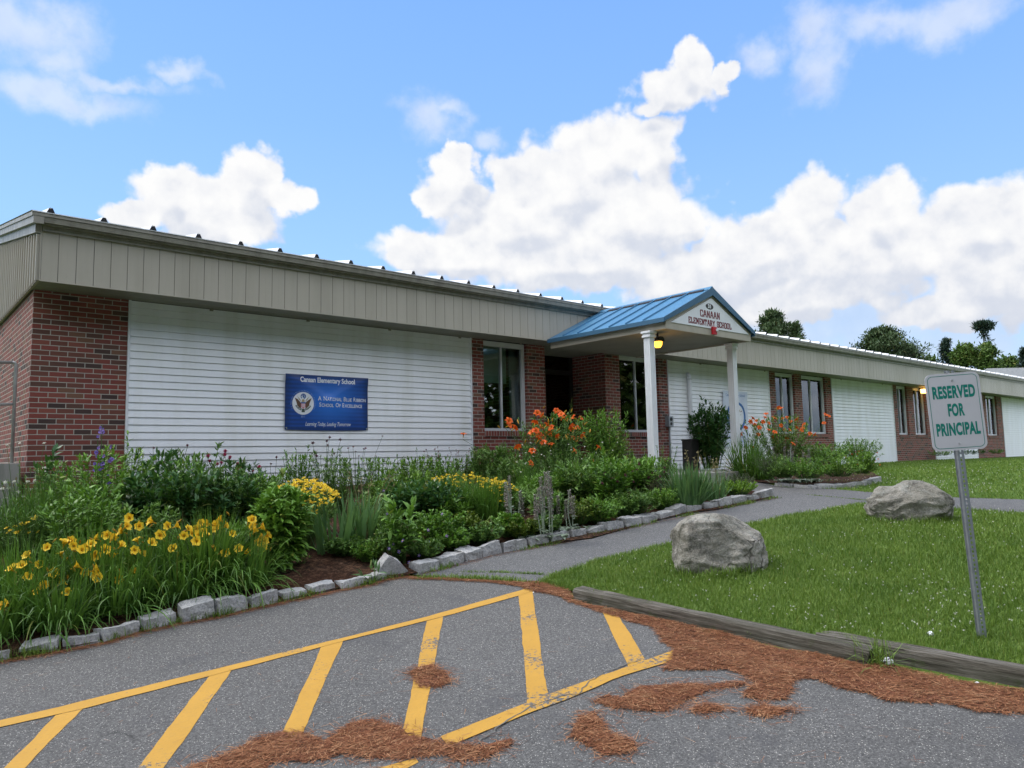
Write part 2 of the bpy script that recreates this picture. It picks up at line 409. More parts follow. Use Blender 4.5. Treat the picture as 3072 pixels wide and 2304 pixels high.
def mat_paint(name, color):
    m, nt = new_mat(name); t = NT(nt); p = geo_pos(t)
    a, fine, mid = asphalt_color(t, p)
    c = t.mix(t.mapr(t.noise(p, 5, 5), .35, .75, 0, .5), (*color, 1), (*[x*.8 for x in color], 1))
    wear = t.math('ADD', t.math('MULTIPLY', t.noise(p, 40, 5, .75), .55), t.math('MULTIPLY', t.noise(p, 2.2, 4), .45))
    c = t.mix(t.mapr(wear, .575, .61), c, a); c = t.mix(t.mapr(fine, .5, .75, 0, .25), c, (.2, .15, .06, 1))
    out(t, principled(t, c, .7, t.bump(fine, .4, .005), .3).outputs[0]); return m
def mat_grass(name):
    m, nt = new_mat(name); t = NT(nt); p = geo_pos(t)
    a = t.noise(p, .8, 5, .6); b = t.noise(p, 9, 5, .7); q = t.vmath('MULTIPLY', p, (1, 1, 1)); f = t.noise(q, 70, 3, .7)
    c = t.ramp(a, [(.3, (.085, .15, .024)), (.5, (.125, .20, .034)), (.7, (.18, .235, .06))])
    c = t.mix(t.mapr(b, .35, .7, 0, .6), c, (.05, .12, .014, 1)); c = t.mix(t.mapr(f, .4, .65, 0, .6), c, (.03, .075, .01, 1))
    out(t, principled(t, c, .9, t.bump(f, .8, .03), .15).outputs[0]); return m
def mat_soil(name):
    m, nt = new_mat(name); t = NT(nt); p = geo_pos(t)
    f = t.noise(p, 26, 6, .78); b = t.noise(p, 3, 4)
    c = t.ramp(f, [(.36, (.014, .010, .008)), (.48, (.045, .028, .019)), (.56, (.12, .062, .036)), (.66, (.24, .15, .10))])
    c = t.mix(t.mapr(b, .4, .6, 0, .5), c, (.055, .022, .012, 1))
    out(t, principled(t, c, .95, t.bump(f, 1., .03), .1).outputs[0]); return m
def mat_granite(name):
    m, nt = new_mat(name); t = NT(nt); p = geo_pos(t)
    a = t.noise(p, 5, 5, .6); f = t.noise(p, 60, 4, .7); sp = t.n('ShaderNodeTexVoronoi'); sp.inputs['Scale'].default_value = 160; t.l(p, sp.inputs['Vector'])
    oi = t.n('ShaderNodeObjectInfo').outputs['Random']
    c = t.mix(t.mapr(a, .35, .7), (.50, .495, .485, 1), (.34, .34, .345, 1)); c = t.mix(t.mapr(f, .42, .65, 0, .7), c, (.15, .15, .155, 1))
    c = t.mix(t.mapr(sp.outputs['Distance'], .0, .35, .35, 0), c, (.55, .54, .52, 1))
    c = t.mix(t.mapr(t.noise(p, 11, 4), .6, .72, 0, .35), c, (.13, .12, .07, 1)); c = t.mix(t.math('MULTIPLY', oi, .25), c, (.2, .2, .2, 1))
    out(t, principled(t, c, .85, t.bump(t.math('ADD', f, t.math('MULTIPLY', a, 2)), .6, .012), .3).outputs[0]); return m
def mat_boulder(name, warm):
    m, nt = new_mat(name); t = NT(nt); p = tcoord(t)
    a = t.noise(p, 3.2, 6, .62, .6); b = t.noise(p, 1.4, 3); f = t.noise(p, 48, 5, .7); l = t.noise(p, 9, 6, .7)
    c = t.ramp(a, [(.3, (.13, .118, .092)), (.42, (.29, .272, .225)), (.54, (.43, .40, .345)), (.7, (.58, .55, .49))])
    nz = t.n('ShaderNodeNewGeometry'); s = t.n('ShaderNodeSeparateXYZ'); t.l(nz.outputs['Normal'], s.inputs[0])
    lich = t.math('MULTIPLY', t.mapr(l, .5, .62), t.mapr(s.outputs[2], -.1, .9, .15, .8))
    c = t.mix(lich, c, (.36, .37, .33, 1) if not warm else (.34, .345, .30, 1))
    q = t.vmath('MULTIPLY', p, (5, 5, .9)); stn = t.mapr(t.noise(q, 1.6, 5, .6), .52, .68)
    c = t.mix(t.math('MULTIPLY', stn, .65), c, (.075, .072, .062, 1))
    ve = t.n('ShaderNodeTexVoronoi', feature='DISTANCE_TO_EDGE'); ve.inputs['Scale'].default_value = 2.6
    t.l(t.vmath('ADD', p, t.vmath('MULTIPLY', noise_col(t, p, 3.), (.5, .5, .5))), ve.inputs['Vector']); ck = t.math('MULTIPLY', t.mapr(ve.outputs[0], 0., .03, 1, 0), t.mapr(b, .42, .58))
    c = t.mix(t.math('MULTIPLY', ck, .75), c, (.05, .045, .038, 1)); l = t.math('SUBTRACT', l, t.math('MULTIPLY', ck, .4))
    c = t.mix(t.mapr(f, .5, .72, 0, .6), c, (.10, .10, .09, 1)); c = t.mix(t.mapr(t.noise(p, 90, 3, .7), .5, .7, 0, .4), c, (.62, .60, .55, 1))
    out(t, principled(t, c, .9, t.bump(t.math('ADD', t.math('MULTIPLY', l, 2.), f), 1., .035), .2).outputs[0]); return m
def mat_wood(name):
    m, nt = new_mat(name); t = NT(nt); p = tcoord(t)
    q = t.vmath('MULTIPLY', p, (1.6, 34, 34)); g = t.noise(q, 1.6, 6, .65, .4); b = t.noise(p, 4, 4); f = t.noise(q, 6, 4, .7)
    c = t.ramp(g, [(.3, (.025, .021, .017)), (.44, (.085, .075, .06)), (.55, (.17, .155, .13)), (.72, (.33, .31, .275))])
    c = t.mix(t.mapr(b, .42, .62, 0, .6), c, (.085, .08, .06, 1)); c = t.mix(t.mapr(t.noise(p, 13, 4), .6, .7, 0, .5), c, (.07, .09, .035, 1))
    out(t, principled(t, c, .9, t.bump(t.math('ADD', g, f), .9, .012), .2).outputs[0]); return m
def mat_needle(name):
    m, nt = new_mat(name); t = NT(nt); g = t.n('ShaderNodeNewGeometry'); r = g.outputs['Random Per Island']; n = t.noise(g.outputs['Position'], 9, 4)
    f = t.math('ADD', t.math('MULTIPLY', r, .7), t.math('MULTIPLY', n, .3))
    c = t.ramp(f, [(0, (.10, .033, .015)), (.35, (.20, .072, .030)), (.6, (.30, .125, .055)), (.8, (.42, .22, .11)), (1, (.56, .38, .21))])
    out(t, principled(t, c, .75, None, .25).outputs[0]); return m
def mat_emit(name, color, strength):
    m, nt = new_mat(name); t = NT(nt); e = t.n('ShaderNodeEmission'); e.inputs[0].default_value = (*color, 1); e.inputs[1].default_value = strength; out(t, e.outputs[0]); return m
def mat_glass(name, tint=(.78, .84, .82)):
    m, nt = new_mat(name); t = NT(nt)
    fr = t.n('ShaderNodeFresnel'); fr.inputs[0].default_value = 1.5
    n = t.bump(t.noise(geo_pos(t), 1.1, 2), .06, .03)
    gl = t.n('ShaderNodeBsdfGlossy'); gl.inputs['Roughness'].default_value = .02; t.l(n, gl.inputs['Normal'])
    tr = t.n('ShaderNodeBsdfTransparent'); tr.inputs[0].default_value = (*tint, 1)
    mx = t.n('ShaderNodeMixShader'); t.l(t.math('ADD', fr.outputs[0], .03, clamp=True), mx.inputs[0]); t.l(tr.outputs[0], mx.inputs[1]); t.l(gl.outputs[0], mx.inputs[2]); out(t, mx.outputs[0]); return m
M = {}
M['brick'] = mat_brick('brick'); M['rowlock'] = mat_brick('brick_rowlock', True)
M['siding'] = mat_plain('white_vinyl', (.83, .845, .86), .42, .05, 1.1, dirt=(.72, .73, .70), streak=True)
M['white'] = mat_plain('white_paint', (.76, .78, .80), .45, .06, 2.)
M['frame'] = mat_plain('window_frame_paint', (.60, .62, .63), .45, .08, 3.)
M['taupe'] = mat_plain('taupe_metal', (.42, .385, .315), .5, .05, 1.2, dirt=(.36, .33, .265), streak=True)
M['taupe_d'] = mat_plain('taupe_gutter_metal', (.30, .28, .235), .45, .14, 2.5, dirt=(.17, .155, .13), streak=True)
M['soffit'] = mat_plain('soffit_metal', (.30, .30, .26), .6, .08, 2)
M['groove'] = mat_plain('panel_seam_shadow', (.12, .115, .10), .7, .05, 3)
M['roofw'] = mat_plain('white_roof_metal', (.80, .81, .83), .4, .05, 1.)
M['black'] = mat_plain('black_closure', (.012, .012, .016), .5, .1, 3)
M['blue'] = mat_plain('blue_roof_metal', (.065, .20, .34), .38, .07, 1.5)
M['blue_d'] = mat_plain('blue_trim_metal', (.045, .13, .22), .4, .07, 1.5)
M['bronze'] = mat_plain('dark_bronze_metal', (.02, .019, .018), .4, .1, 2)
M['concrete'] = mat_plain('weathered_concrete', (.30, .295, .265), .9, .16, 2.6, bump=.5, dirt=(.16, .17, .13), streak=True)
M['pipe'] = mat_plain('galvanised_pipe', (.42, .42, .41), .5, .14, 8, metal=.3)
M['galv'] = mat_plain('galvanised_steel', (.30, .32, .34), .45, .16, 18, metal=.5)
M['grey_box'] = mat_plain('grey_enamel', (.30, .33, .35), .5, .1, 8)
M['sign_face'] = mat_plain('sign_reflective_grey', (.60, .60, .62), .4, .04, 4)
M['sign_green'] = mat_plain('sign_green', (.0, .22, .165), .45, .1, 30)
M['maroon'] = mat_plain('maroon_lettering', (.17, .02, .03), .5, .05, 10)
M['red'] = mat_plain('red_enamel', (.50, .015, .025), .4, .05, 10)
M['screw'] = mat_plain('bright_screw', (.7, .7, .7), .25, .05, 10, metal=.9)
M['glass'] = mat_glass('window_glass')
M['shade'] = mat_plain('window_shade', (.42, .52, .45), .8, .05, 1.5)
M['curtain'] = mat_plain('grey_curtain', (.20, .25, .26), .8, .1, 1.5, streak=True)
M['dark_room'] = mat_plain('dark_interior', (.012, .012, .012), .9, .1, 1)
M['granite'] = mat_granite('granite'); M['asphalt'] = mat_asphalt('asphalt'); M['path'] = mat_asphalt('path_asphalt', (.120, .120, .121), False)
M['yellow'] = mat_paint('yellow_road_paint', (.48, .262, .038)); M['wpaint'] = mat_paint('old_white_road_paint', (.6, .6, .58))
M['grass'] = mat_grass('grass_ground'); M['soil'] = mat_soil('bark_soil'); M['wood'] = mat_wood('weathered_timber')
def mat_needlemat(name):
    m, nt = new_mat(name); t = NT(nt); p = geo_pos(t)
    q1 = t.vmath('MULTIPLY', p, (60, 9, 60)); q2 = t.vmath('MULTIPLY', p, (9, 60, 60)); f = t.math('MAXIMUM', t.noise(q1, 2.2, 4, .6), t.noise(q2, 2.2, 4, .6)); b = t.noise(p, 7, 4)
    c = t.ramp(t.math('ADD', t.math('MULTIPLY', f, .8), t.math('MULTIPLY', b, .2)), [(.38, (.03, .013, .009)), (.5, (.14, .05, .024)), (.6, (.26, .10, .045)), (.74, (.40, .20, .10))])
    b_ = principled(t, c, .85, t.bump(f, 1., .02), .2); tr = t.n('ShaderNodeBsdfTransparent'); mx = t.n('ShaderNodeMixShader')
    t.l(t.mapr(t.math('ADD', t.math('MULTIPLY', t.noise(p, 26, 5, .7), .6), t.math('MULTIPLY', t.noise(p, 4.5, 3), .4)), .46, .53), mx.inputs[0]); t.l(tr.outputs[0], mx.inputs[1]); t.l(b_.outputs[0], mx.inputs[2])
    out(t, mx.outputs[0]); return m
M['needle'] = mat_needle('pine_needle'); M['needle_mat'] = mat_needlemat('pine_needle_mat'); M['boulder'] = mat_boulder('boulder_rock', True)

# ================================================================ GROUND
base_poly = None
ax1 = np.sinh(np.linspace(-4.2, 4.9, 150))*1.35; gx, gy = np.meshgrid(ax1+2, ax1-3, indexing='ij')
gz = h(gx, gy)-.012; n0, n1 = gx.shape
ii = np.arange(n0*n1).reshape(n0, n1); q = np.stack([ii[:-1, :-1], ii[1:, :-1], ii[1:, 1:], ii[:-1, 1:]], -1).reshape(-1, 4)
tag(np_mesh('lawn', np.stack([gx, gy, gz], -1).reshape(-1, 3), q, M['grass'], smooth=True), kind='structure')
EDGE = GP([(-60,1442),(0,1430),(30,1424),(128,1408),(222,1390),(303,1366),(388,1347),(468,1334),(538,1317),(605,1303),(668,1290),(728,1276),(788,1266),(835,1252),(880,1246)])
_e = Vector(EDGE[0])-Vector(EDGE[3]); EDGE = [tuple(Vector(EDGE[0])+_e.normalized()*1.7)]+EDGE
TIMB = GP([(1228,1300),(1400,1338),(1600,1385),(1880,1442),(2212,1498),(2400,1530)])
dT = Vector(TIMB[-1])-Vector(TIMB[-2])
farT = tuple(Vector(TIMB[-1])+dT.normalized()*14)
lot = [(-30, EDGE[0][1]-.8)]+EDGE+GP([(900,1246),(960,1250),(1060,1256),(1170,1263)])+TIMB+[farT, (farT[0], -45), (-30, -45)]
lot_w = wobble(lot, .1, .035)
tag(sheet('parking_lot', lot_w, .004, M['asphalt'], .35), kind='structure')
P_UP = GP([(893,1243),(960,1226),(1050,1202),(1100,1191),(1280,1165),(1380,1137),(1480,1113),(1560,1101),(1672,1076)])
P_UP2 = GP([(1672,1048),(1700,1053),(1797,1057),(1870,1063),(2060,1075),(2185,1079)])
P_LO = GP([(2212,1113),(2060,1103),(1868,1091),(1700,1118),(1600,1140),(1440,1180),(1290,1216),(1205,1243),(1172,1261)])
d1 = (Vector(P_UP2[-1])-Vector(P_UP2[-3])).normalized(); d2 = (Vector(P_LO[0])-Vector(P_LO[1])).normalized()
e1 = tuple(Vector(P_UP2[-1])+d1*14); e2 = tuple(Vector(P_LO[0])+d1*14)
path = P_UP+[(8.25,-3.7),(11.35,-3.7)]+P_UP2+[e1, e2]+P_LO+GP([(1060,1253),(960,1247)])
path_w = wobble(path, .1, .03)
tag(sheet('path', path_w, .008, M['path'], .3), kind='structure')
# the joint between lot and path: tufts grow here, cast later
BED1 = EDGE+GP([(893,1243)])+P_UP[1:]+[(8.25,-3.75),(8.25,-.02),(-3.2,-.02)]
BED2 = P_UP2[:1]+GP([(1797,1055),(1906,1038)])+[(17.2,-2.6),(16.9,-.02),(11.5,-.02),(11.5,-3.75)]
EDGE_ALL = EDGE+P_UP
def mound(x, y):
    d = seg_dist(x, y, EDGE_ALL); return .02+.14*(1-np.exp(-d*1.3))
def hb(x, y): return h(x, y)+mound(x, y)
def mound2(x, y): return .03
tag(sheet('flower_bed_soil', BED1, lambda x, y: float(mound(x, y)), M['soil'], .3), kind='structure')
tag(sheet('flower_bed_soil', BED2, .03, M['soil'], .3), kind='structure')
LAWN_A = P_LO[::1][::-1]      # from the lot corner along the path to the right
_a = Vector(TIMB[0]); _b = Vector(TIMB[3]); _n = Vector((-(_b-_a).y, (_b-_a).x)).normalized()
LAWN_A = [tuple(p) for p in P_LO[::-1]]+[e2, tuple(Vector(farT)+_n*.19)]+[tuple(Vector(p)+_n*.19) for p in TIMB[::-1]]
PEDGE = P_LO+GP([(1230,1285)])
def berm(x, y):
    d = seg_dist(x, y, PEDGE); dt = seg_dist(x, y, TIMB+[farT]); return .012+.088*(1-np.exp(-(d/.9)**2))*(.12+.88*(1-np.exp(-(dt/.6)**2)))
def hl(x, y): return h(x, y)+berm(x, y)
tag(sheet('lawn', wobble(LAWN_A, .12, .03), lambda x, y: float(berm(x, y)), M['grass'], .3), kind='structure')

# ---- painted markings
def band(a, b, w, i0=0, i1=0): 
    a = Vector(a); b = Vector(b); d = (b-a).normalized(); n = Vector((-d.y, d.x))*w/2; a = a-d*i0; b = b+d*i1
    return [tuple(a-n), tuple(b-n), tuple(b+n), tuple(a+n)]
def quad_px(lst): return GP(lst)
MAIN = GP([(-60,1574),(0,1559),(130,1529.7),(245,1501),(453,1450.5),(695.3,1391.7),(921.9,1334.4),(1150,1270),(1153,1278),(1120,1288.5),(955.7,1334.6),(739.6,1387.5),(497.4,1451.6),(179.7,1533.3),(0,1574),(-60,1589)])
HATCH = [[(119.8,1548),(177.1,1534),(40,1675),(-4,1675)], [(453.1,1461.5),(501,1450),(342,1680),(284,1680)],
         [(695.3,1398.5),(740.6,1386.5),(640,1617),(597,1614)], [(921.9,1343.5),(957.3,1334),(908,1612),(866,1595)],
         [(1121,1288),(1150,1279),(1184,1506),(1139,1523)], [(1301.6,1325),(1333,1325),(1396,1430),(1358,1444)]]
L2 = GP([(1482.6,1403.6),(1461,1405),(1396.4,1430),(1353.3,1444.3),(1180.8,1504.2),(953,1594.8),(968.8,1615.6),(1152,1541),(1252.7,1504.2),(1324.6,1470.7),(1391.6,1449.1),(1439.5,1434.7)])
def wob(p): return wobble(p, .035, .012)
MK = 'structure'
tag(sheet('parking_marking', wob(MAIN), .008, M['yellow'], .35), kind=MK)
for hq in HATCH: tag(sheet('parking_marking', wob(GP(hq)), .0065, M['yellow'], .35), kind=MK)
tag(sheet('parking_marking', wob(L2), .0095, M['yellow'], .35), kind=MK)
tag(sheet('parking_marking', wob(GP([(770,1675),(898,1640),(905,1650),(850,1680)])), .0065, M['yellow'], .35), kind=MK)
tag(sheet('parking_marking', GP([(1138,1270.5),(1150,1266.5),(1158,1277),(1150,1284)]), .0055, M['wpaint'], .35), kind=MK)
def crack(pts, w_, seed):
    g = random.Random(seed); P = [Vector(p) for p in GP(pts)]; Q = [P[0]]
    for a, b in zip(P[:-1], P[1:]):
        n = max(2, int((b-a).length/.03)); d = (b-a).normalized(); nn = Vector((-d.y, d.x))
        for k in range(1, n+1): Q.append(a.lerp(b, k/n)+nn*g.uniform(-.009, .009))
    mb = MB(); V = []
    for i, q in enumerate(Q):
        d = (Q[min(i+1, len(Q)-1)]-Q[max(i-1, 0)]).normalized(); nn = Vector((-d.y, d.x))*w_*g.uniform(.25, 1.)/2*min(1, i/4, (len(Q)-1-i)/4)
        for p in (q-nn, q+nn): V.append((p.x, p.y, float(h(p.x, p.y))+.0115))
    mb.add(V, [(2*i, 2*i+2, 2*i+3, 2*i+1) for i in range(len(Q)-1)]); tag(mb.build('asphalt_crack', M['groove']), kind='structure')
crack([(1394,1422),(1372,1432),(1345,1441),(1305,1456),(1270,1480),(1248,1503),(1205,1510),(1150,1530),(1090,1566),(1040,1602),(990,1640)], .010, 1)
crack([(880,1520),(840,1534),(800,1545),(770,1552)], .006, 2)

# ================================================================ numpy vegetation kit
def unit(v): return v/np.maximum(np.linalg.norm(v, axis=-1, keepdims=True), 1e-9)
PROF = {'blade': lambda t: np.where(t < .15, .75+t*1.6, 1-((t-.15)/.85)**2.2),
        'leaf': lambda t: np.sin(np.pi*np.clip(t, 0, 1)**.8)*.97+.03*(1-t),
        'narrow': lambda t: np.sin(np.pi*np.clip(t*.9+.05, 0, 1)**.7),
        'petal': lambda t: np.sin(np.pi*(.12+.83*t))**.8,
        'needle': lambda t: 1-t*.6}
def strips(P, D, L, W, bend=0., seg=3, prof='leaf', side=None, fold=0., g=np.random.default_rng(3)):
    """N ribbons starting at P heading along D (unit), length L, width W, drooping by bend. returns verts, quads"""
    P = np.atleast_2d(P).astype(float); N = len(P); D = unit(np.broadcast_to(D, (N, 3)).astype(float))
    L = np.broadcast_to(L, (N,)); W = np.broadcast_to(W, (N,)); bend = np.broadcast_to(bend, (N,))
    up = np.array([0, 0, 1.])
    if side is None:
        side = np.cross(D, up); ln = np.linalg.norm(side, axis=1); bad = ln < .15
        rv = g.normal(size=(N, 3)); rv[:, 2] = 0; side[bad] = rv[bad]
        tilt = g.normal(scale=.35, size=(N, 1)); side = unit(side); side = unit(side+np.cross(D, side)*tilt)
    pf = PROF[prof]; pos = P.copy(); V = np.empty((N, seg+1, 2, 3))
    for k in range(seg+1):
        t_ = k/seg; w = (W*pf(np.array(t_))/2)[:, None]
        if k == seg: w = w*.25+.0002
        V[:, k, 0] = pos-side*w; V[:, k, 1] = pos+side*w
        d = unit(D+np.array([0, 0, -1.])*(bend*(t_+.5/seg)**1.5)[:, None])
        pos = pos+d*(L/seg)[:, None]
    base = np.arange(N)[:, None]*(seg+1)*2; k = np.arange(seg)[None, :]*2
    a = base+k; Q = np.stack([a, a+1, a+3, a+2], -1).reshape(-1, 4)
    return V.reshape(-1, 3), Q
class NM:
    def __init__(s): s.V = []; s.Q = []; s.M = []; s.n = 0
    def add(s, V, Q, mi=0):
        s.V.append(np.asarray(V)); s.Q.append(np.asarray(Q)+s.n); s.M.append(np.full(len(Q), mi)); s.n += len(V)
    def tube(s, pts, r0, r1, n=5, mi=0):
        pts = np.asarray(pts, float); m = len(pts); tan = unit(np.gradient(pts, axis=0))
        ref = np.array([.31, .9, .22]); u = unit(np.cross(tan, ref)); w = np.cross(tan, u); a = np.arange(n)*2*np.pi/n
        r = (r0+(r1-r0)*np.linspace(0, 1, m))[:, None, None]
        V = pts[:, None]+(u[:, None]*np.cos(a)[None, :, None]+w[:, None]*np.sin(a)[None, :, None])*r
        i = np.arange(m-1)[:, None]*n; k = np.arange(n)[None]; k2 = (k+1) % n
        s.add(V.reshape(-1, 3), np.stack([i+k, i+k2, i+n+k2, i+n+k], -1).reshape(-1, 4), mi)
    def build(s, name, mats, parent=None, smooth=False):
        return np_mesh(name, np.concatenate(s.V), np.concatenate(s.Q), mats, parent, np.concatenate(s.M) if isinstance(mats, (list, tuple)) else None, smooth)
L_ = {}
L_['phlox'] = mat_leaf('phlox_leaf', (0.049, 0.141, 0.017), (0.204, 0.385, 0.045))
L_['bright'] = mat_leaf('bright_green_leaf', (0.070, 0.172, 0.014), (0.202, 0.354, 0.037))
L_['lime'] = mat_leaf('lime_leaf', (.10, .22, .012), (.22, .36, .03))
L_['dark'] = mat_leaf('dark_peony_leaf', (0.022, 0.078, 0.021), (0.074, 0.193, 0.049), .38)
L_['mid'] = mat_leaf('mid_green_leaf', (0.052, 0.131, 0.026), (0.217, 0.370, 0.076))
L_['lily'] = mat_leaf('daylily_blade', (0.033, 0.100, 0.015), (0.141, 0.279, 0.037))
L_['grassy'] = mat_leaf('siberian_iris_blade', (0.045, 0.127, 0.016), (0.116, 0.241, 0.034))
L_['iris'] = mat_leaf('iris_blade', (.055, .135, .045), (.15, .28, .10))
L_['silver'] = mat_leaf('silver_woolly_leaf', (.22, .28, .19), (.38, .45, .35), .9, .1)
L_['woolly'] = mat_leaf('woolly_flower_spike', (.20, .175, .165), (.40, .35, .33), .95, .05)
L_['greyshrub'] = mat_leaf('greyish_purple_leaf', (.07, .09, .055), (.16, .15, .12), .8)
L_['yg'] = mat_leaf('yellow_green_leaf', (.07, .14, .012), (.20, .25, .03))
L_['stem'] = mat_leaf('green_stem', (.03, .075, .012), (.08, .15, .03), .6, .0)
L_['drystem'] = mat_leaf('dry_stem', (.13, .10, .04), (.25, .22, .10), .8, .0)
L_['reddish'] = mat_leaf('plum_leaf', (.06, .05, .035), (.13, .085, .07), .7)
L_['grass'] = mat_leaf('grass_blade', (.075, .155, .018), (.22, .32, .055), .55, .2)
PT = {}
PT['yellow'] = mat_petal('golden_yellow_petal', (.88, .56, .025), (.92, .68, .05))
PT['orange'] = mat_petal('orange_petal', (.74, .095, .010), (.82, .17, .02))
PT['gold'] = mat_petal('small_yellow_petal', (.80, .55, .01), (.85, .65, .03))
PT['red'] = mat_petal('crimson_petal', (.30, .02, .06), (.42, .05, .12))
PT['darkred'] = mat_petal('dry_maroon_petal', (.09, .03, .035), (.20, .07, .09))
PT['white'] = mat_petal('white_petal', (.58, .60, .48), (.74, .72, .64))
PT['purple'] = mat_petal('purple_petal', (.16, .10, .42), (.28, .20, .58))
PT['throat'] = mat_petal('flower_throat', (.55, .28, .01), (.6, .35, .02))
PT['bud'] = mat_petal('green_orange_bud', (.30, .26, .03), (.6, .25, .03), .1)

# ---- flower meshes (shared data), each heading along +Z at the origin
def lily_mesh(name, mat, size, recurve):
    nm = NM(); g = np.random.default_rng(5)
    for k in range(6):
        a = k*math.pi/3+(.1 if k % 2 else 0); c = np.array([math.cos(a), math.sin(a), 0])
        w = size*((.52 if k % 2 else .40) if recurve < .2 else (.40 if k % 2 else .30)); n = 5; side = np.array([-math.sin(a), math.cos(a), 0]); V = []
        for i in range(n+1):
            tt = i/n; r = size*.5*(.08+.92*tt**1.25); z = size*(.42*tt**.55-recurve*tt**3)
            ww = w/2*(math.sin(math.pi*(.14+.80*tt))**.8)*(1 if i < n else .4)
            p = c*r+np.array([0, 0, z]); V += [p-side*ww+np.array([0,0,size*.03]), p, p+side*ww+np.array([0,0,size*.03])]
        Q = []
        for i in range(n):
            b = i*3; Q += [(b, b+1, b+4, b+3), (b+1, b+2, b+5, b+4)]
        nm.add(V, Q, 0)
    for k in range(5):
        a = k*1.26; nm.tube([(0, 0, 0), (math.cos(a)*size*.05, math.sin(a)*size*.05, size*.25), (math.cos(a)*size*.13, math.sin(a)*size*.13, size*.4)], size*.012, size*.02, 3, 1)
    nm.tube([(0, 0, -size*.35), (0, 0, 0), (0, 0, size*.12)], size*.04, size*.10, 5, 1)
    o = nm.build('flower', [mat, PT['throat']], None, True); me = o.data; bpy.data.objects.remove(o); return me
def bud_mesh(size, mat):
    nm = NM(); z = np.linspace(0, 1, 6); r = np.sin(np.pi*(z*.9+.05))*.13
    pts = np.stack([z*0, z*0, z*size], -1); n = 5; a = np.arange(n)*2*np.pi/n
    V = (pts[:, None]+np.stack([np.cos(a), np.sin(a), a*0], -1)[None]*(r*size)[:, None, None]).reshape(-1, 3)
    i = np.arange(5)[:, None]*n; k = np.arange(n)[None]; k2 = (k+1) % n
    nm.add(V, np.stack([i+k, i+k2, i+n+k2, i+n+k], -1).reshape(-1, 4)); o = nm.build('bud', mat); me = o.data; bpy.data.objects.remove(o); return me
def star_mesh(name, mat, mat2, size, n=8, lift=.15, rad=.16):
    nm = NM(); g = np.random.default_rng(2); a = np.arange(n)*2*np.pi/n
    D = np.stack([np.cos(a), np.sin(a), np.full(n, lift)], -1)
    V, Q = strips(np.zeros((n, 3)), D, size/2, size*.22, .35, 2, 'petal', g=g); nm.add(V, Q, 0)
    nm.tube([(0, 0, -.1*size), (0, 0, .12*size)], size*rad, size*rad*.8, 6, 1)
    nm.add([(-size*rad*.7, -size*rad*.7, .12*size), (size*rad*.7, -size*rad*.7, .12*size), (size*rad*.7, size*rad*.7, .12*size), (-size*rad*.7, size*rad*.7, .12*size)], [(0, 1, 2, 3)], 1)
    o = nm.build('flower', [mat, mat2]); me = o.data; me.name = name; bpy.data.objects.remove(o); return me
def pom_mesh(mat, size, n=40, down=False, flat=1.):
    nm = NM(); g = np.random.default_rng(8); D = unit(g.normal(size=(n, 3))); D[:, 2] = np.abs(D[:, 2])*flat-.25*(1 if down else .3)
    V, Q = strips(np.zeros((n, 3)), D, size/2*g.uniform(.7, 1.1, n), size*.13, .5, 2, 'petal', g=g); nm.add(V, Q)
    nm.tube([(0, 0, -.2*size), (0, 0, .18*size)], size*.16, size*.14, 6); o = nm.build('flower', mat); me = o.data; bpy.data.objects.remove(o); return me
FM = dict(yellow=lily_mesh('yellow_lily', PT['yellow'], .078, .05), orange=lily_mesh('orange_lily', PT['orange'], .118, .30),
          star=star_mesh('yellow_star', PT['gold'], PT['throat'], .045), bee=pom_mesh(PT['red'], .065, 46), dry=pom_mesh(PT['darkred'], .05, 36),
          umbel=pom_mesh(PT['white'], .045, 40, flat=.35), bell=lily_mesh('bell', PT['purple'], .045, .1), cone=star_mesh('seedhead', PT['darkred'], PT['darkred'], .035, 9, .3, .3),
          milk=pom_mesh(PT['orange'], .05, 30, flat=.5), daisy=star_mesh('tiny_flower', PT['purple'], PT['gold'], .028, 5, .2, .12),
          ybud=bud_mesh(.06, PT['bud']), obud=bud_mesh(.08, PT['bud']))
def put(me, name, parent, loc, d, roll=0., sc=1.):
    o = bpy.data.objects.new(name, me); col.objects.link(o)
    q = Vector(d).to_track_quat('Z', 'Y').to_matrix().to_4x4()
    mat_ = Matrix.Translation(loc) @ q @ Matrix.Rotation(roll, 4, 'Z') @ Matrix.Scale(sc, 4)
    o.parent = parent; o.matrix_parent_inverse = wm(parent).inverted(); o.matrix_basis = mat_; return o
def put_many(me, name, parent, locs, dirs, sc, cap=100, rest='blossoms'):
    """the largest `cap` as objects of their own, the rest as one stuff part"""
    order = np.argsort(np.linalg.norm(locs-CAM, axis=1)); keep = order[:cap]; left = order[cap:]
    for i in keep: put(me, name, parent, Vector(locs[i]), dirs[i], rng.uniform(0, 6), sc[i])
    if len(left):
        n = len(me.vertices); co = np.empty(n*3); me.vertices.foreach_get('co', co); co = co.reshape(-1, 3)
        F = [list(p.vertices) for p in me.polygons]; nm = NM(); Q0 = np.array([f for f in F if len(f) == 4])
        mi = np.array([p.material_index for p in me.polygons if len(p.vertices) == 4])
        for i in left:
            d = Vector(dirs[i]).to_track_quat('Z', 'Y').to_matrix() @ Matrix.Rotation(rng.uniform(0, 6), 3, 'Z')
            nm.V.append(co @ np.array(d).T*sc[i]+locs[i]); nm.Q.append(Q0+nm.n); nm.M.append(mi); nm.n += n
        o = nm.build(rest, list(me.materials), parent); o['kind'] = 'stuff'
def towards(n, up=.6, spread=.7, face=.7):
    """directions that look up and partly toward the open side of the bed"""
    d = rng.normal(size=(n, 3))*spread; d[:, 2] = np.abs(d[:, 2])*.4+up; d += np.array([-.45, -.9, 0])*face; return unit(d)

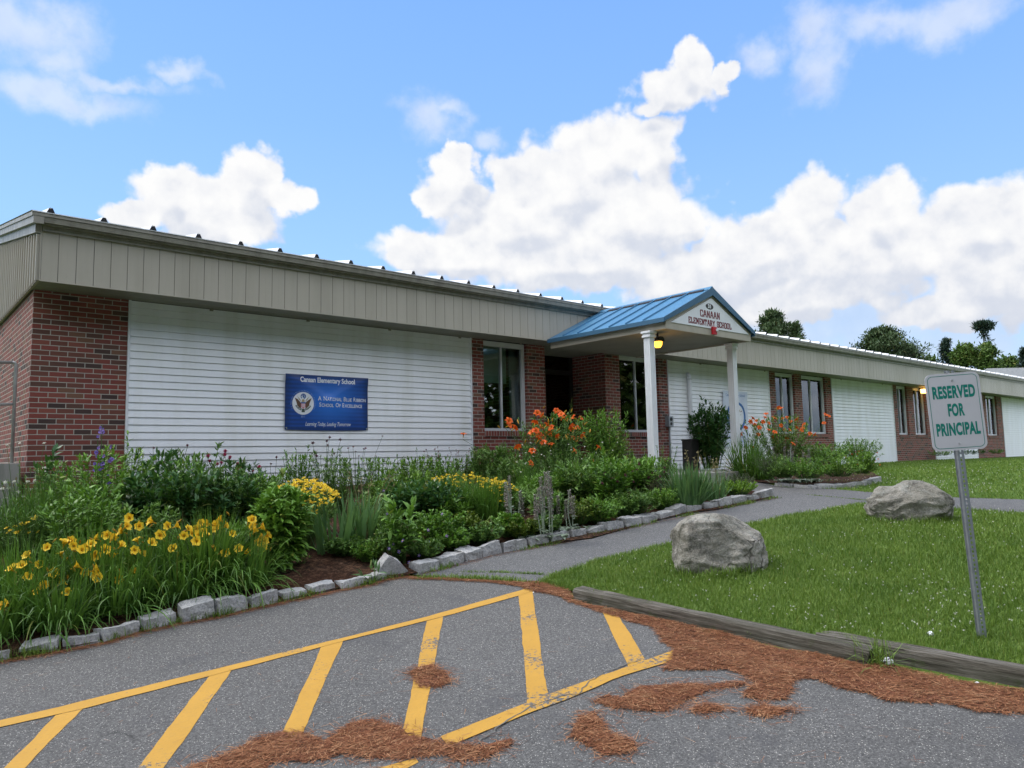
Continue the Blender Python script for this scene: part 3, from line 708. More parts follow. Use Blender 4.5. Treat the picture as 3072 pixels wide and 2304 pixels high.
# ---------------- plant builders. every plant: an Empty at its foot > foliage, stems, flowers
def bush(name, label, cat, x, y, rad, ht, leaf=(.09, .028), nst=40, per=26, mat='phlox', lo=.12, group=None, bend=.5, seg=3, gap=0., flat=.75, seed=0, stems=True, prof='leaf', zf=hb, squash=1., irregular=.28):
    g = np.random.default_rng(seed+17); z0 = float(zf(x, y)); root = empty(name, (x, y, z0), label, cat, group)
    a = g.uniform(0, 2*np.pi, nst); rr = np.sqrt(g.uniform(0, 1, nst)); top = np.empty((nst, 3))
    hh = ht*(1-(1-flat)*rr**2)*(1+g.normal(scale=irregular*.6, size=nst)); hh = np.clip(hh, .25*ht, ht*1.12); hh = np.where(g.uniform(size=nst) < .09, np.maximum(hh, ht*.9)*g.uniform(1.05, 1.22, nst), hh)
    top[:, 0] = x+np.cos(a)*rr*rad; top[:, 1] = y+np.sin(a)*rr*rad*squash; top[:, 2] = z0+hh
    b = np.stack([x+np.cos(a)*rr*rad*.35, y+np.sin(a)*rr*rad*.35*squash, np.full(nst, z0)], -1)
    nm = NM(); lf = NM()
    for i in range(nst):
        tt = np.linspace(0, 1, 5)[:, None]; arc = b[i]+(top[i]-b[i])*np.concatenate([tt, tt, tt**.85], 1)
        nm.tube(arc, .004, .0018, 3)
    T = g.uniform(lo, 1, (nst, per))**.75; T[:, -4:] = g.uniform(.93, 1.0, (nst, 4))
    P = b[:, None]+(top-b)[:, None]*T[..., None]; P[..., 2] = b[:, None, 2]+(top-b)[:, None, 2]*T**.85
    P = P.reshape(-1, 3); th = g.uniform(0, 2*np.pi, len(P)); e = g.normal(.35, .35, len(P))+(T.reshape(-1) > .92)*.5
    D = np.stack([np.cos(th)*np.cos(e), np.sin(th)*np.cos(e), np.sin(e)], -1)
    o_ = P-np.array([x, y, z0]); o_[:, 2] *= .2; D = unit(D+unit(o_)*.35)
    lsz = g.uniform(.45, 1.15, len(P))*(1.15-.45*T.reshape(-1)); V, Q = strips(P, D, leaf[0]*lsz, leaf[1]*lsz*g.uniform(.8, 1.2, len(P)), bend*g.uniform(.4, 1.5, len(P)), seg, prof, g=g)
    lf.add(V, Q); lf.build('foliage', L_[mat], root)
    if stems: nm.build('stems', L_['stem'], root)
    return root, top
def clump(name, label, cat, x, y, n, L, W, spread, mat, lean=.45, bend=1.2, seg=6, group=None, seed=0, base=.10, zf=hb, prof='blade', stiff=False):
    g = np.random.default_rng(seed+31); z0 = float(zf(x, y)); root = empty(name, (x, y, z0), label, cat, group)
    a = g.uniform(0, 2*np.pi, n); r = base*np.sqrt(g.uniform(0, 1, n)); P = np.stack([x+np.cos(a)*r, y+np.sin(a)*r, np.full(n, z0)], -1)
    le = np.abs(g.normal(0, lean, n)) if not stiff else np.abs(g.normal(0, lean, n)); a2 = a+g.normal(0, .5, n)
    D = np.stack([np.cos(a2)*np.sin(le), np.sin(a2)*np.sin(le), np.cos(le)], -1)
    V, Q = strips(P, D, L*g.uniform(.55, 1.05, n), W*g.uniform(.7, 1.2, n), bend*g.uniform(.2, 1.3, n)*(.35+le*1.5), seg, prof, g=g)
    nm = NM(); nm.add(V, Q); nm.build('foliage', L_[mat], root); return root
def stalks(root, pts, z0, heads, r=.003, mat='stem', name='stems', lean=None):
    nm = NM()
    for p, b in zip(heads, pts):
        tt = np.linspace(0, 1, 5)[:, None]; c = b+(p-b)*tt; c[:, :2] = b[:2]+(p-b)[:2]*(tt**1.6); nm.tube(c, r, r*.7, 4)
    return nm.build(name, L_[mat], root)

# ================================================================ SCHOOL BUILDING
SCH = empty('school_building', (20, 4, 0), 'long low brick school with white clapboard panels and taupe metal fascia', 'building')
ZS, ZG = 2.717, 3.385; XE = 62.0
def wall(x0, x1, z0=-.9, z1=ZS, y0=0., y1=.25): 
    return MB().box(x0, y0, z0, x1, y1, z1).build('brick_wall', M['brick'], SCH)
# left end wall and front piers
MB().box(0, .25, -.9, .25, 14, ZS).build('brick_wall', M['brick'], SCH)
for a, b in ((0, 1.115), (7.07, 7.37), (8.49, 8.99), (10.82, 11.31), (12.72, 13.05), (17.65, 18.02), (19.10, 19.50), (20.98, 21.33),
             (25.86, 26.24), (27.15, 27.68), (28.82, 29.39), (34.02, 35.5), (36.93, 37.56), (44.0, 44.5), (45.6, 46.1), (47.2, 47.7)): wall(a, b)
wins = [(7.37, 8.49), (11.31, 12.72), (18.02, 19.10), (19.50, 20.98), (26.24, 27.15), (27.68, 28.82), (35.5, 36.93), (44.5, 45.6), (46.1, 47.2)]
sid = [(1.115, 7.07), (13.05, 17.65), (21.33, 25.86), (29.39, 34.02), (37.56, 44.0), (47.7, XE)]
for n_, (a, b) in enumerate(wins):
    w = MB(); w.box(a, .004, -.9, b, .25, .85); w.build('brick_wall', M['brick'], SCH)
    MB().box(a+.002, -.022, .852, b-.002, .12, .955).build('brick_sill', M['rowlock'], SCH)
    fr = MB(); y0, y1 = .075, .15; fz0, fz1 = .956, ZS-.003
    fr.box(a+.001, y0, fz0, a+.05, y1, fz1); fr.box(b-.075, y0, fz0, b-.001, y1, fz1)
    fr.box(a+.05, y0-.012, fz0, b-.075, y1, fz0+.055); fr.box(a+.05, y0, fz1-.10, b-.075, y1, fz1)
    m_ = a+(b-a)*.46; fr.box(m_-.016, y0+.006, fz0+.055, m_+.016, y1, fz1-.10)
    wo_ = fr.build('window_frame', M['frame'], SCH, bevel=.003)
    for q0, q1, yy in ((a+.05, m_-.016, .118), (m_+.016, b-.075, .128)):
        MB().box(q0, yy, fz0+.055, q1, yy+.006, fz1-.10).build('pane', M['glass'], wo_)
    # what shows behind the glass
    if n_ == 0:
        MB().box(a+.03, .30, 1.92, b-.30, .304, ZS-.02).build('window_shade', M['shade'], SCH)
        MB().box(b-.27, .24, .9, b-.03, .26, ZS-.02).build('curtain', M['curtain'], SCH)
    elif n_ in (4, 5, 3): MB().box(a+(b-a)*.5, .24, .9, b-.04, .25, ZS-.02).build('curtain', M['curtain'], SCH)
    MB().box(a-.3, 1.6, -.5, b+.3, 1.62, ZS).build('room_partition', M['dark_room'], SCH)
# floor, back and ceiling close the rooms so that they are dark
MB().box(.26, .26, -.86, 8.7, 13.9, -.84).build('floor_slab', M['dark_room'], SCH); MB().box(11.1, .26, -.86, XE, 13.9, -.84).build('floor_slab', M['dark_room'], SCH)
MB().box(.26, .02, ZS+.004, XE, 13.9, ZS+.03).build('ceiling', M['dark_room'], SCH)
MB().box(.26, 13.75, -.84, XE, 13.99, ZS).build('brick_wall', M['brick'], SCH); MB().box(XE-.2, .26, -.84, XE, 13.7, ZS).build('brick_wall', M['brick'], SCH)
# clapboard panels: each lap leans out over the one below
def siding(x0, x1, parent):
    mb = MB(); zb = -.02; lap = .1016; n = int((ZS-zb)/lap)+1; prof = [(.0, zb-.03)]
    for i in range(n):
        z = zb+i*lap; z1 = min(z+lap, ZS-.001)
        prof += [(-.0175, z), (-.0185, z+.006), (-.004, z1-.0045)]
        if z1 >= ZS-.001: break
        prof += [(.004, z1-.0045), (.004, z1-.0005)]
    prof += [(.05, ZS-.001), (.05, zb-.03)]
    mb.prism(prof, 'x', x0+.03, x1-.03); s_ = mb.build('siding_panel', M['siding'], parent)
    MB().box(x0+.001, -.026, zb-.04, x0+.03, .05, ZS-.002).build('corner_trim', M['white'], s_); MB().box(x1-.03, -.026, zb-.04, x1-.001, .05, ZS-.002).build('corner_trim', M['white'], s_)
    MB().box(x0, .052, -.9, x1, .2, ZS).build('backing_wall', M['concrete'], s_); MB().box(x0+.03, -.006, -.9, x1-.03, .045, zb-.045).build('foundation', M['concrete'], s_)
    return s_
for a, b in sid: siding(a, b, SCH)
# recessed entry
MB().box(8.74, .252, -.9, 8.99, 2.6, ZS).build('brick_wall', M['brick'], SCH); MB().box(10.82, .252, -.9, 11.07, 2.6, ZS).build('brick_wall', M['brick'], SCH)
dr = MB(); dr.box(8.99, 1.00, .12, 9.07, 1.10, ZS).box(10.74, 1.00, .12, 10.82, 1.10, ZS).box(9.07, 1.00, 2.3, 10.74, 1.10, 2.4).box(9.86, 1.00, .12, 9.96, 1.10, 2.3).box(9.07, 1.00, .12, 9.86, 1.10, .3).box(9.96, 1.00, .12, 10.74, 1.10, .3)
d_ = dr.build('entrance_doors', M['bronze'], SCH, bevel=.004)
MB().box(9.07, 1.04, .3, 9.86, 1.05, 2.3).build('pane', M['glass'], d_); MB().box(9.96, 1.04, .3, 10.74, 1.05, 2.3).build('pane', M['glass'], d_)
MB().box(9.07, 1.04, 2.4, 10.74, 1.05, ZS).build('pane', M['glass'], d_)
MB().tube([(9.78, .98, .9), (9.78, .95, .95), (9.78, .95, 1.35), (9.78, .98, 1.4)], .012).build('handle', M['galv'], d_)
MB().tube([(10.04, .98, .9), (10.04, .95, .95), (10.04, .95, 1.35), (10.04, .98, 1.4)], .012).build('handle', M['galv'], d_)
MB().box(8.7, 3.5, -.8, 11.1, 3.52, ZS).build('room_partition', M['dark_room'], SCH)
# soffit with a drip groove and vent strip
YF = -.621
so_ = MB(); so_.box(-.02, YF+.012, ZS+.001, XE, -.26, ZS+.02); so_.box(-.02, -.25, ZS+.001, XE, .0, ZS+.02); so_.box(8.99, 0, ZS+.002, 10.82, 2.6, ZS+.003); so_.box(-.02, -.262, ZS+.012, XE, -.248, ZS+.02)
so_.build('soffit', M['soffit'], SCH)
x = 2.2
while x < 42:
    if not 8.4 < x < 11.4: MB().box(x, -.045, ZS-.035, x+.05, -.027, ZS+.0).build('soffit_clip', M['taupe_d'], SCH)
    x += 1.52
# front fascia: vertical metal panels with open seams
fa = MB(); x = -.024; w_ = .1955; i = 0
while x < XE:
    if i == 0: nx = x+.183
    else: nx = x+w_
    fa.box(x+.0035, YF, ZS+.0, nx-.0035, YF+.012, ZG-.001, 0)
    if rnd.random() < .3: fa.box(x+w_*.5-.001, YF-.0012, ZS+.03, x+w_*.5+.001, YF-.0002, ZG-.03, 0)
    x = nx; i += 1
fa.box(-.02, YF+.006, ZS+.002, XE, YF+.011, ZG-.002, 1)
fa.build('fascia_front', [M['taupe'], M['groove']], SCH)
MB().box(-.03, YF-.006, ZS-.014, XE, YF+.03, ZS-.0005).build('fascia_drip_edge', M['taupe'], SCH, bevel=.002)
# side fascia: narrow ribbed sheet whose top follows the roof slope
SL = .192
def ztop(y): return ZG-.10+SL*((y if y < 7 else 14-y)-YF)
sf = MB(); y = YF-.0; pitch_ = .195; prof = []; k = 0
while y < 14.5:
    for dy, dx in ((0, .0), (.008, -.012), (.014, -.012), (.016, .028), (.050, .028), (.060, .004), (.110, .004), (.114, .012), (.122, .012), (.126, 0)):
        prof.append((y+dy, -.05-dx))
    y += pitch_
vs = []; fs = []
for (yy, xx) in prof: vs += [(xx, yy, ZS-.004), (xx, yy, ztop(yy))]
for i in range(len(prof)-1): fs.append((2*i, 2*i+2, 2*i+3, 2*i+1))
sf.add(vs, fs); sf.box(-.045, YF+.012, ZS-.003, -.021, 14, ZS+.02)
sf.build('fascia_side', M['taupe'], SCH)
MB().box(-.04, YF-.001, ZS-.004, -.0245, YF+.02, ZG).build('fascia_corner', M['taupe'], SCH)
# rake trim in two steps along the slope
def sloped(mb, x0, x1, z_off0, z_off1, ya=YF-.15, yb=7.0, mi=0):
    za, zb_ = ZG+SL*(ya-YF), ZG+SL*(yb-YF)
    p = [(x0, ya, za+z_off0), (x1, ya, za+z_off0), (x1, yb, zb_+z_off0), (x0, yb, zb_+z_off0), (x0, ya, za+z_off1), (x1, ya, za+z_off1), (x1, yb, zb_+z_off1), (x0, yb, zb_+z_off1)]
    mb.add(p, [(0,3,2,1),(4,5,6,7),(0,1,5,4),(1,2,6,5),(2,3,7,6),(3,0,4,7)], mi)
def sloped_back(mb, x0, x1, z0, z1):
    zt7 = ZG+SL*(7-YF); p = [(x0, 7, zt7+z0), (x1, 7, zt7+z0), (x1, 14.75, zt7-SL*7.75+z0), (x0, 14.75, zt7-SL*7.75+z0), (x0, 7, zt7+z1), (x1, 7, zt7+z1), (x1, 14.75, zt7-SL*7.75+z1), (x0, 14.75, zt7-SL*7.75+z1)]
    mb.add(p, [(0,3,2,1),(4,5,6,7),(0,1,5,4),(1,2,6,5),(2,3,7,6),(3,0,4,7)])
rk = MB(); sloped(rk, -.095, -.03, -.085, .02, ya=YF+.0); sloped(rk, -.14, -.03, .022, .105); sloped(rk, -.155, -.028, .108, .155)
sloped_back(rk, -.095, -.03, -.085, .02); sloped_back(rk, -.14, -.03, .022, .105); sloped_back(rk, -.155, -.028, .108, .155); rk.build('rake_trim', M['taupe_d'], SCH)
# gutter-like eave trim along the front
gt = MB(); gt.box(-.02, YF-.10, ZG+.0, XE, YF+.02, ZG+.018); gt.prism([(YF-.13, ZG+.02), (YF-.145, ZG+.085), (YF, ZG+.085), (YF, ZG+.02)], 'x', -.10, XE)
gt.box(-.13, YF-.155, ZG+.088, XE, YF, ZG+.138); gt.build('eave_trim', M['taupe_d'], SCH)
MB().box(-.02, YF-.03, ZG-.06, XE, YF-.001, ZG-.001).build('frieze_trim', M['taupe_d'], SCH)
# roof: white ribbed metal, low slope up from the eave, ridge in the middle
ro = MB(); ye = YF-.165; z_e = ZG+.142; yr = 7.0; zr = z_e+SL*(yr-ye)
ro.add([(-.16, ye, z_e), (XE, ye, z_e), (XE, yr, zr), (-.16, yr, zr), (XE, 14.8, zr-SL*7.8), (-.16, 14.8, zr-SL*7.8)], [(0, 1, 2, 3), (3, 2, 4, 5)])
ro.add([(-.16, ye, z_e), (XE, ye, z_e), (XE, ye, z_e-.012), (-.16, ye, z_e-.012)], [(0, 1, 2, 3)])
ro.build('roof', M['roofw'], SCH)
x = .035
rb = MB()
while x < XE:
    b0, b1, hh = .044, .018, .056; jz = rnd.uniform(-.004, .004); pr = [(-b0, .001), (b0, .001), (b1, hh+jz), (-b1, hh+jz)]
    vs = [(x+p[0], ye-.004, z_e+p[1]) for p in pr]+[(x+p[0], yr, zr+p[1]) for p in pr]
    rb.add(vs, [(1, 5, 6, 2), (2, 6, 7, 3), (3, 7, 4, 0)], 0); vs2 = [(x+p[0]*.9, ye-.006, z_e+p[1]*.95) for p in pr]; rb.add(vs2, [(0, 1, 2, 3)], 1)
    rb.box(x-.011, ye-.012, z_e+.045, x-.003, ye-.007, z_e+.06, 0)
    x += .5815
rb.build('roof_rib', [M['roofw'], M['black']], SCH)

# ================================================================ ENTRANCE CANOPY
CAN = empty('entrance_canopy', (9.87, -2, .12), 'small gabled entrance porch with blue standing seam roof on two white posts', 'porch')
XL, XR, YP = 8.57, 11.18, -3.43; XM = 9.92; ZE = 2.70; ZR = 3.385
tag(MB().box(8.2, -3.75, -.6, 11.45, 2.5, .12).build('entrance_step', M['concrete'], bevel=.01), kind='structure')
bx = MB(); bx.box(XL, YP, 2.55, XR, YP+.04, ZE).box(XL, YP+.04, 2.55, XL+.04, YF-.001, ZE).box(XR-.04, YP+.04, 2.55, XR, YF-.001, ZE)
bx.build('beam_casing', M['taupe'], CAN, bevel=.003)
MB().box(XL+.041, YP+.041, 2.575, XR-.041, YF-.002, 2.59).build('canopy_ceiling', M['soffit'], CAN)
sl = (ZR-ZE)/(XM-(XL-.07))
for sgn, x0 in ((-1, XL-.07), (1, XR+.08)):
    mb = MB(); th = .03; zE = ZE+.005; zR = ZR
    mb.prism([(x0, zE), (XM, zR), (XM, zR+th), (x0, zE+th)], 'y', YP-.03, YF-.005)
    rf = mb.build('roof_slope', M['blue'], CAN)
    sm = MB(); yy = YF-.42
    while yy > YP+.1:
        sm.prism([(x0, zE+th+.001), (XM, zR+th+.001), (XM, zR+th+.03), (x0, zE+th+.03)], 'y', yy-.011, yy+.011); yy -= .392
    sm.build('roof_seam', M['blue'], rf)
    vt = MB(); yy = YF-.40
    while yy > YP+.25:
        fx = lambda s_: (XM+(x0-XM)*s_, zR+(zE-zR)*s_+th)
        a_, b_ = fx(.035), fx(.085); vt.prism([(a_[0], a_[1]+.002), (b_[0], b_[1]+.002), (b_[0], b_[1]+.022), (a_[0], a_[1]+.028)], 'y', yy-.36, yy-.03); yy -= .392
    vt.build('ridge_vent', M['black'], rf)
    ef = MB(); ef.box(min(x0, x0+.02*sgn)-.004, YP-.035, ZE-.045, max(x0, x0+.02*sgn)+.004, YF-.003, ZE+.03); ef.build('eave_flashing', M['blue_d'], rf)
MB().prism([(XM-.09, ZR+.035-.09*sl), (XM, ZR+.055), (XM+.09, ZR+.035-.09*sl), (XM+.09, ZR+.045-.09*sl), (XM, ZR+.068), (XM-.09, ZR+.045-.09*sl)], 'y', YP-.04, YF-.003).build('ridge_cap', M['blue'], CAN)
# gable wall, blue rake boards, lettered board
MB().prism([(XL+.0, ZE+.001), (XR, ZE+.001), (XM, ZR-.03)], 'y', YP+.006, YP+.034).build('gable_wall', M['taupe'], CAN)
for x0 in (XL-.075, XR+.085):
    s0 = (ZR-ZE)/(XM-x0)
    MB().prism([(x0, ZE-.03), (x0, ZE+.045), (XM, ZR+.045), (XM, ZR-.10), ] if x0 < XM else [(x0, ZE-.03), (XM+.0005, ZR-.10), (XM+.0005, ZR+.045), (x0, ZE+.045)], 'y', YP-.05, YP-.032).build('rake_board', M['blue_d'], CAN)
COLS = []
for cx in (8.50, 11.0):
    y0 = -3.13; w_ = .131; mb = MB(); pr = []
    def side(p0, p1, nrm):
        o_ = []; L = .131; fl = [(.012, 0), (.022, .006), (.034, .006), (.040, 0), (.046, 0), (.052, .006), (.062, .006), (.068, 0), (.078, .006)]
        pts_ = [(0, 0), (.020, 0), (.025, .006), (.037, .006), (.042, 0), (.052, 0), (.057, .006), (.073, .006), (.078, 0), (.088, 0), (.093, .006), (.105, .006), (.110, 0)]
        for s_, dp in pts_: o_.append((p0[0]+(p1[0]-p0[0])*s_/L-nrm[0]*dp, p0[1]+(p1[1]-p0[1])*s_/L-nrm[1]*dp))
        return o_
    c_ = [(cx, y0), (cx+w_, y0), (cx+w_, y0+w_), (cx, y0+w_)]; nn = [(0, -1), (1, 0), (0, 1), (-1, 0)]
    for k in range(4): pr += side(c_[k], c_[(k+1) % 4], nn[k])
    vs = [(p[0], p[1], .24) for p in pr]+[(p[0], p[1], 2.47) for p in pr]; n = len(pr)
    mb.add(vs, [(i, (i+1) % n, n+(i+1) % n, n+i) for i in range(n)])
    c0 = mb.build('post', M['white'], CAN)
    e = MB(); 
    for ex, za, zb_ in ((.022, 2.44, 2.475), (.012, 2.475, 2.51), (.034, 2.51, 2.548)): e.box(cx-ex, y0-ex, za, cx+w_+ex, y0+w_+ex, zb_)
    e.build('capital', M['white'], c0, bevel=.004)
    e = MB()
    for ex, za, zb_ in ((.045, .121, .25), (.06, .25, .268), (.028, .268, .29)): e.box(cx-ex, y0-ex, za, cx+w_+ex, y0+w_+ex, zb_)
    e.build('plinth', M['white'], c0, bevel=.004)
# ---- slab-serif lettering drawn with strokes
GL = {'C': (.8, [[(.8,.28),(.8,.12),(.65,0),(.15,0),(0,.15),(0,.85),(.15,1),(.65,1),(.8,.88),(.8,.72)]], []),
 'A': (.9, [[(0.05,0),(.37,1),(.53,1),(.85,0)],[(.2,.36),(.7,.36)]], [(.05,0),(.85,0)]),
 'N': (.9, [[(.12,0),(.12,1)],[(.12,1),(.78,0)],[(.78,0),(.78,1)]], [(.12,0),(.12,1),(.78,1)]),
 'E': (.8, [[(.12,0),(.12,1)],[(0,1),(.75,1),(.75,.8)],[(.12,.5),(.55,.5)],[(0,0),(.75,0),(.75,.2)]], []),
 'L': (.75, [[(.12,0),(.12,1)],[(0,0),(.7,0),(.7,.25)]], [(.12,1)]),
 'M': (1.05, [[(.12,0),(.12,1)],[(.12,1),(.5,.35)],[(.5,.35),(.88,1)],[(.88,1),(.88,0)]], [(.12,0),(.88,0),(.12,1),(.88,1)]),
 'T': (.85, [[(.4,0),(.4,1)],[(0,.75),(0,1),(.8,1),(.8,.75)]], [(.4,0)]),
 'R': (.85, [[(.12,0),(.12,1)],[(0,1),(.6,1),(.72,.88),(.72,.62),(.6,.5),(.12,.5)],[(.45,.5),(.75,0)]], [(.12,0),(.75,0)]),
 'Y': (.9, [[(.06,1),(.42,.48)],[(.42,.48),(.78,1)],[(.42,0),(.42,.48)]], [(.42,0),(.06,1),(.78,1)]),
 'S': (.75, [[(.7,.72),(.7,.88),(.58,1),(.12,1),(0,.88),(0,.64),(.12,.52),(.58,.48),(.7,.36),(.7,.12),(.58,0),(.12,0),(0,.12),(0,.28)]], []),
 'H': (.95, [[(.12,0),(.12,1)],[(.8,0),(.8,1)],[(.12,.5),(.8,.5)]], [(.12,0),(.8,0),(.12,1),(.8,1)]),
 'O': (.85, [[(.15,0),(.62,0),(.77,.15),(.77,.85),(.62,1),(.15,1),(0,.85),(0,.15),(.15,0)]], []), ' ': (.5, [], [])}
def slab_text(s, size, wid, th):
    """returns MB with letters in the x,z plane (y depth 2 mm), centred"""
    mb = MB(); tot = sum(GL[c][0]*wid+.22 for c in s)*size; x = -tot/2; lay = 0
    for c in s:
        w_, st, ser = GL[c]
        for ln in st:
            for (ax_, ay_), (bx_, by_) in zip(ln[:-1], ln[1:]):
                a = Vector((x+ax_*wid*size, (ay_-.5)*size)); b = Vector((x+bx_*wid*size, (by_-.5)*size)); d = (b-a).normalized(); n = Vector((-d.y, d.x))*th*size/2
                if abs(d.x) > .9: n *= .72
                a -= d*th*size*.32; b += d*th*size*.32; lay += 1; yy = -.0004-(lay % 5)*.0003
                mb.add([(p.x, yy, p.y) for p in (a-n, b-n, b+n, a+n)], [(0, 1, 2, 3)])
        for (ax_, ay_) in ser:
            lay += 1; yy = -.0004-(lay % 5)*.0003; hw = .17*size*wid; cy_ = (ay_-.5)*size; cx_ = x+ax_*wid*size; hh = th*size*.33
            mb.add([(cx_-hw, yy, cy_-hh), (cx_+hw, yy, cy_-hh), (cx_+hw, yy, cy_+hh), (cx_-hw, yy, cy_+hh)], [(0, 1, 2, 3)])
        x += (w_*wid+.22)*size
    return mb
GS = empty('gable_sign', (9.9, YP-.01, 2.9), 'white triangular board reading CANAAN ELEMENTARY SCHOOL on the porch gable', 'sign')
MB().prism([(8.70, 2.672), (11.10, 2.676), (9.915, 3.235)], 'y', YP-.012, YP+.003).build('board', M['white'], GS)
for s_, z_, sz, wd, th in (('CANAAN', 2.925, .108, .82, .26), ('ELEMENTARY SCHOOL', 2.768, .096, .72, .26)):
    mb = slab_text(s_, sz, wd, th); mb.v = [(p[0]+9.865, p[1]+YP-.0125, p[2]+z_) for p in mb.v]; mb.build('lettering', M['maroon'], GS)
e = MB(); N = 28; cxo, czo = 9.845, 3.072
e.add([(cxo+math.cos(i*2*math.pi/N)*.118, YP-.0135, czo+math.sin(i*2*math.pi/N)*.055) for i in range(N)], [tuple(range(N))]); e.build('number_oval', M['bronze'], GS)
place_text('lettering', text_mesh('31', .095, .004, 1.15), WALLM(cxo, YP-.0155, czo), M['white'], GS)
# red alarm strobe
AL = empty('alarm_strobe', (9.925, YP-.03, 2.56), 'red fire alarm horn with clear strobe under the lettered gable board', 'alarm')
MB().box(9.865, YP-.055, 2.565, 9.985, YP-.013, 2.705).build('housing', M['red'], AL, bevel=.006)
MB().box(9.935, YP-.085, 2.625, 9.995, YP-.056, 2.665).build('strobe_lens', M['white'], AL, bevel=.008)
# porch lamp
lp = on_y(1421, 742, -2.98); lx, lz = float(lp[0]), float(lp[2])
PL = empty('porch_lamp', (lx, -2.98, lz), 'lit amber jar lamp in a black cap beneath the porch ceiling beside the left post', 'lamp')
MB().prism([(lx-.085, lz+.03), (lx+.085, lz+.03), (lx+.075, lz+.085), (lx+.04, lz+.115), (lx-.04, lz+.115), (lx-.075, lz+.085)], 'y', -3.07, -2.89).tube([(lx, -2.98, lz+.11), (lx, -2.98, 2.575)], .02).build('cap', M['bronze'], PL, bevel=.006)
E_l = mat_emit('amber_lamp_glow', (1., .42, .03), 3.2)
lens = MB(); 
for z0_, r0, z1_, r1 in ((.03, .078, -.03, .072), (-.03, .072, -.07, .045)):
    pts0 = [(lx+math.cos(a)*r0, -2.98+math.sin(a)*r0, lz+z0_) for a in np.linspace(0, 2*math.pi, 13)[:-1]]; pts1 = [(lx+math.cos(a)*r1, -2.98+math.sin(a)*r1, lz+z1_) for a in np.linspace(0, 2*math.pi, 13)[:-1]]
    lens.add(pts0+pts1, [(i, (i+1) % 12, 12+(i+1) % 12, 12+i) for i in range(12)])
lens.add([(lx+math.cos(a)*.045, -2.98+math.sin(a)*.045, lz-.07) for a in np.linspace(0, 2*math.pi, 13)[:-1]], [tuple(range(12))])
lens.build('lens', E_l, PL)
MB().tube([(lx-.02, -2.98, lz), (lx+.02, -2.98, lz)], .02).build('bulb', mat_emit('sodium_bulb', (1., .75, .3), 14), PL)
ld = bpy.data.lights.new('porch_lamp_light', 'POINT'); ld.energy = 1.5; ld.color = (1, .48, .08); ld.shadow_soft_size = .05
lo_ = bpy.data.objects.new('porch_lamp_light', ld); col.objects.link(lo_); lo_.location = (lx+.02, -2.98, lz-.12); 
# far wall lamp, partly behind the reserved sign
wl = on_y(1994.5, 844, -.12)
WL = empty('wall_lamp', tuple(wl), 'small glowing orange wall lamp under the eave, left edge of the reserved sign', 'lamp')
MB().box(wl[0]-.08, -.14, wl[2]+.06, wl[0]+.14, -.001, wl[2]+.10).box(wl[0]-.04, -.05, wl[2]-.1, wl[0]+.1, -.001, wl[2]+.06).build('bracket', M['bronze'], WL)
MB().prism([(wl[0]-.09, wl[2]-.09), (wl[0]+.13, wl[2]-.09), (wl[0]+.14, wl[2]+.058), (wl[0]-.1, wl[2]+.058)], 'y', -.2, -.055).build('lens', mat_emit('orange_lamp_glow', (1., .5, .12), 4), WL)

# ================================================================ WALL FITTINGS
def ripple(x, z, x0, x1, z0, z1):
    u = (x-x0)/(x1-x0); v_ = (z-z0)/(z1-z0)
    sag = math.sin(math.pi*u)*.010*math.sin(math.pi*v_)
    d1_ = math.exp(-((v_-1+u*.9)/.09)**2)*.010*(1-u); d2_ = math.exp(-((v_-1+(1-u)*.9)/.09)**2)*.012*u; arc = math.exp(-((v_-.55-.35*(2*u-1)**2)/.07)**2)*.008
    return -(sag+1.5*d1_+1.5*d2_+arc+.002*math.sin(u*31)*(1-v_))
def banner(name, label, x0, x1, z0, z1, mat, y0=-.034):
    root = empty(name, ((x0+x1)/2, y0, z0), label, 'banner'); n, m_ = 40, 28; V = []
    for j in range(m_+1):
        for i in range(n+1):
            x = x0+(x1-x0)*i/n; z = z0+(z1-z0)*j/m_-(.012*math.sin(math.pi*i/n) if j == 0 else 0); V.append((x, y0+ripple(x, z, x0, x1, z0, z1), z))
    Q = [(j*(n+1)+i, j*(n+1)+i+1, (j+1)*(n+1)+i+1, (j+1)*(n+1)+i) for j in range(m_) for i in range(n)]
    np_mesh('cloth', V, Q, mat, root, smooth=True)
    for gx_, gz_ in ((x0+.025, z1-.025), (x1-.025, z1-.025), (x0+.025, z0+.025), (x1-.025, z0+.025)):
        MB().tube([(gx_, y0-.012, gz_), (gx_, y0-.003, gz_)], .012, 10).build('grommet', M['screw'], root)
    def warp(off): 
        return lambda c: Vector((c.x, y0+ripple(c.x, c.z, x0, x1, z0, z1)-off, c.z))
    return root, warp
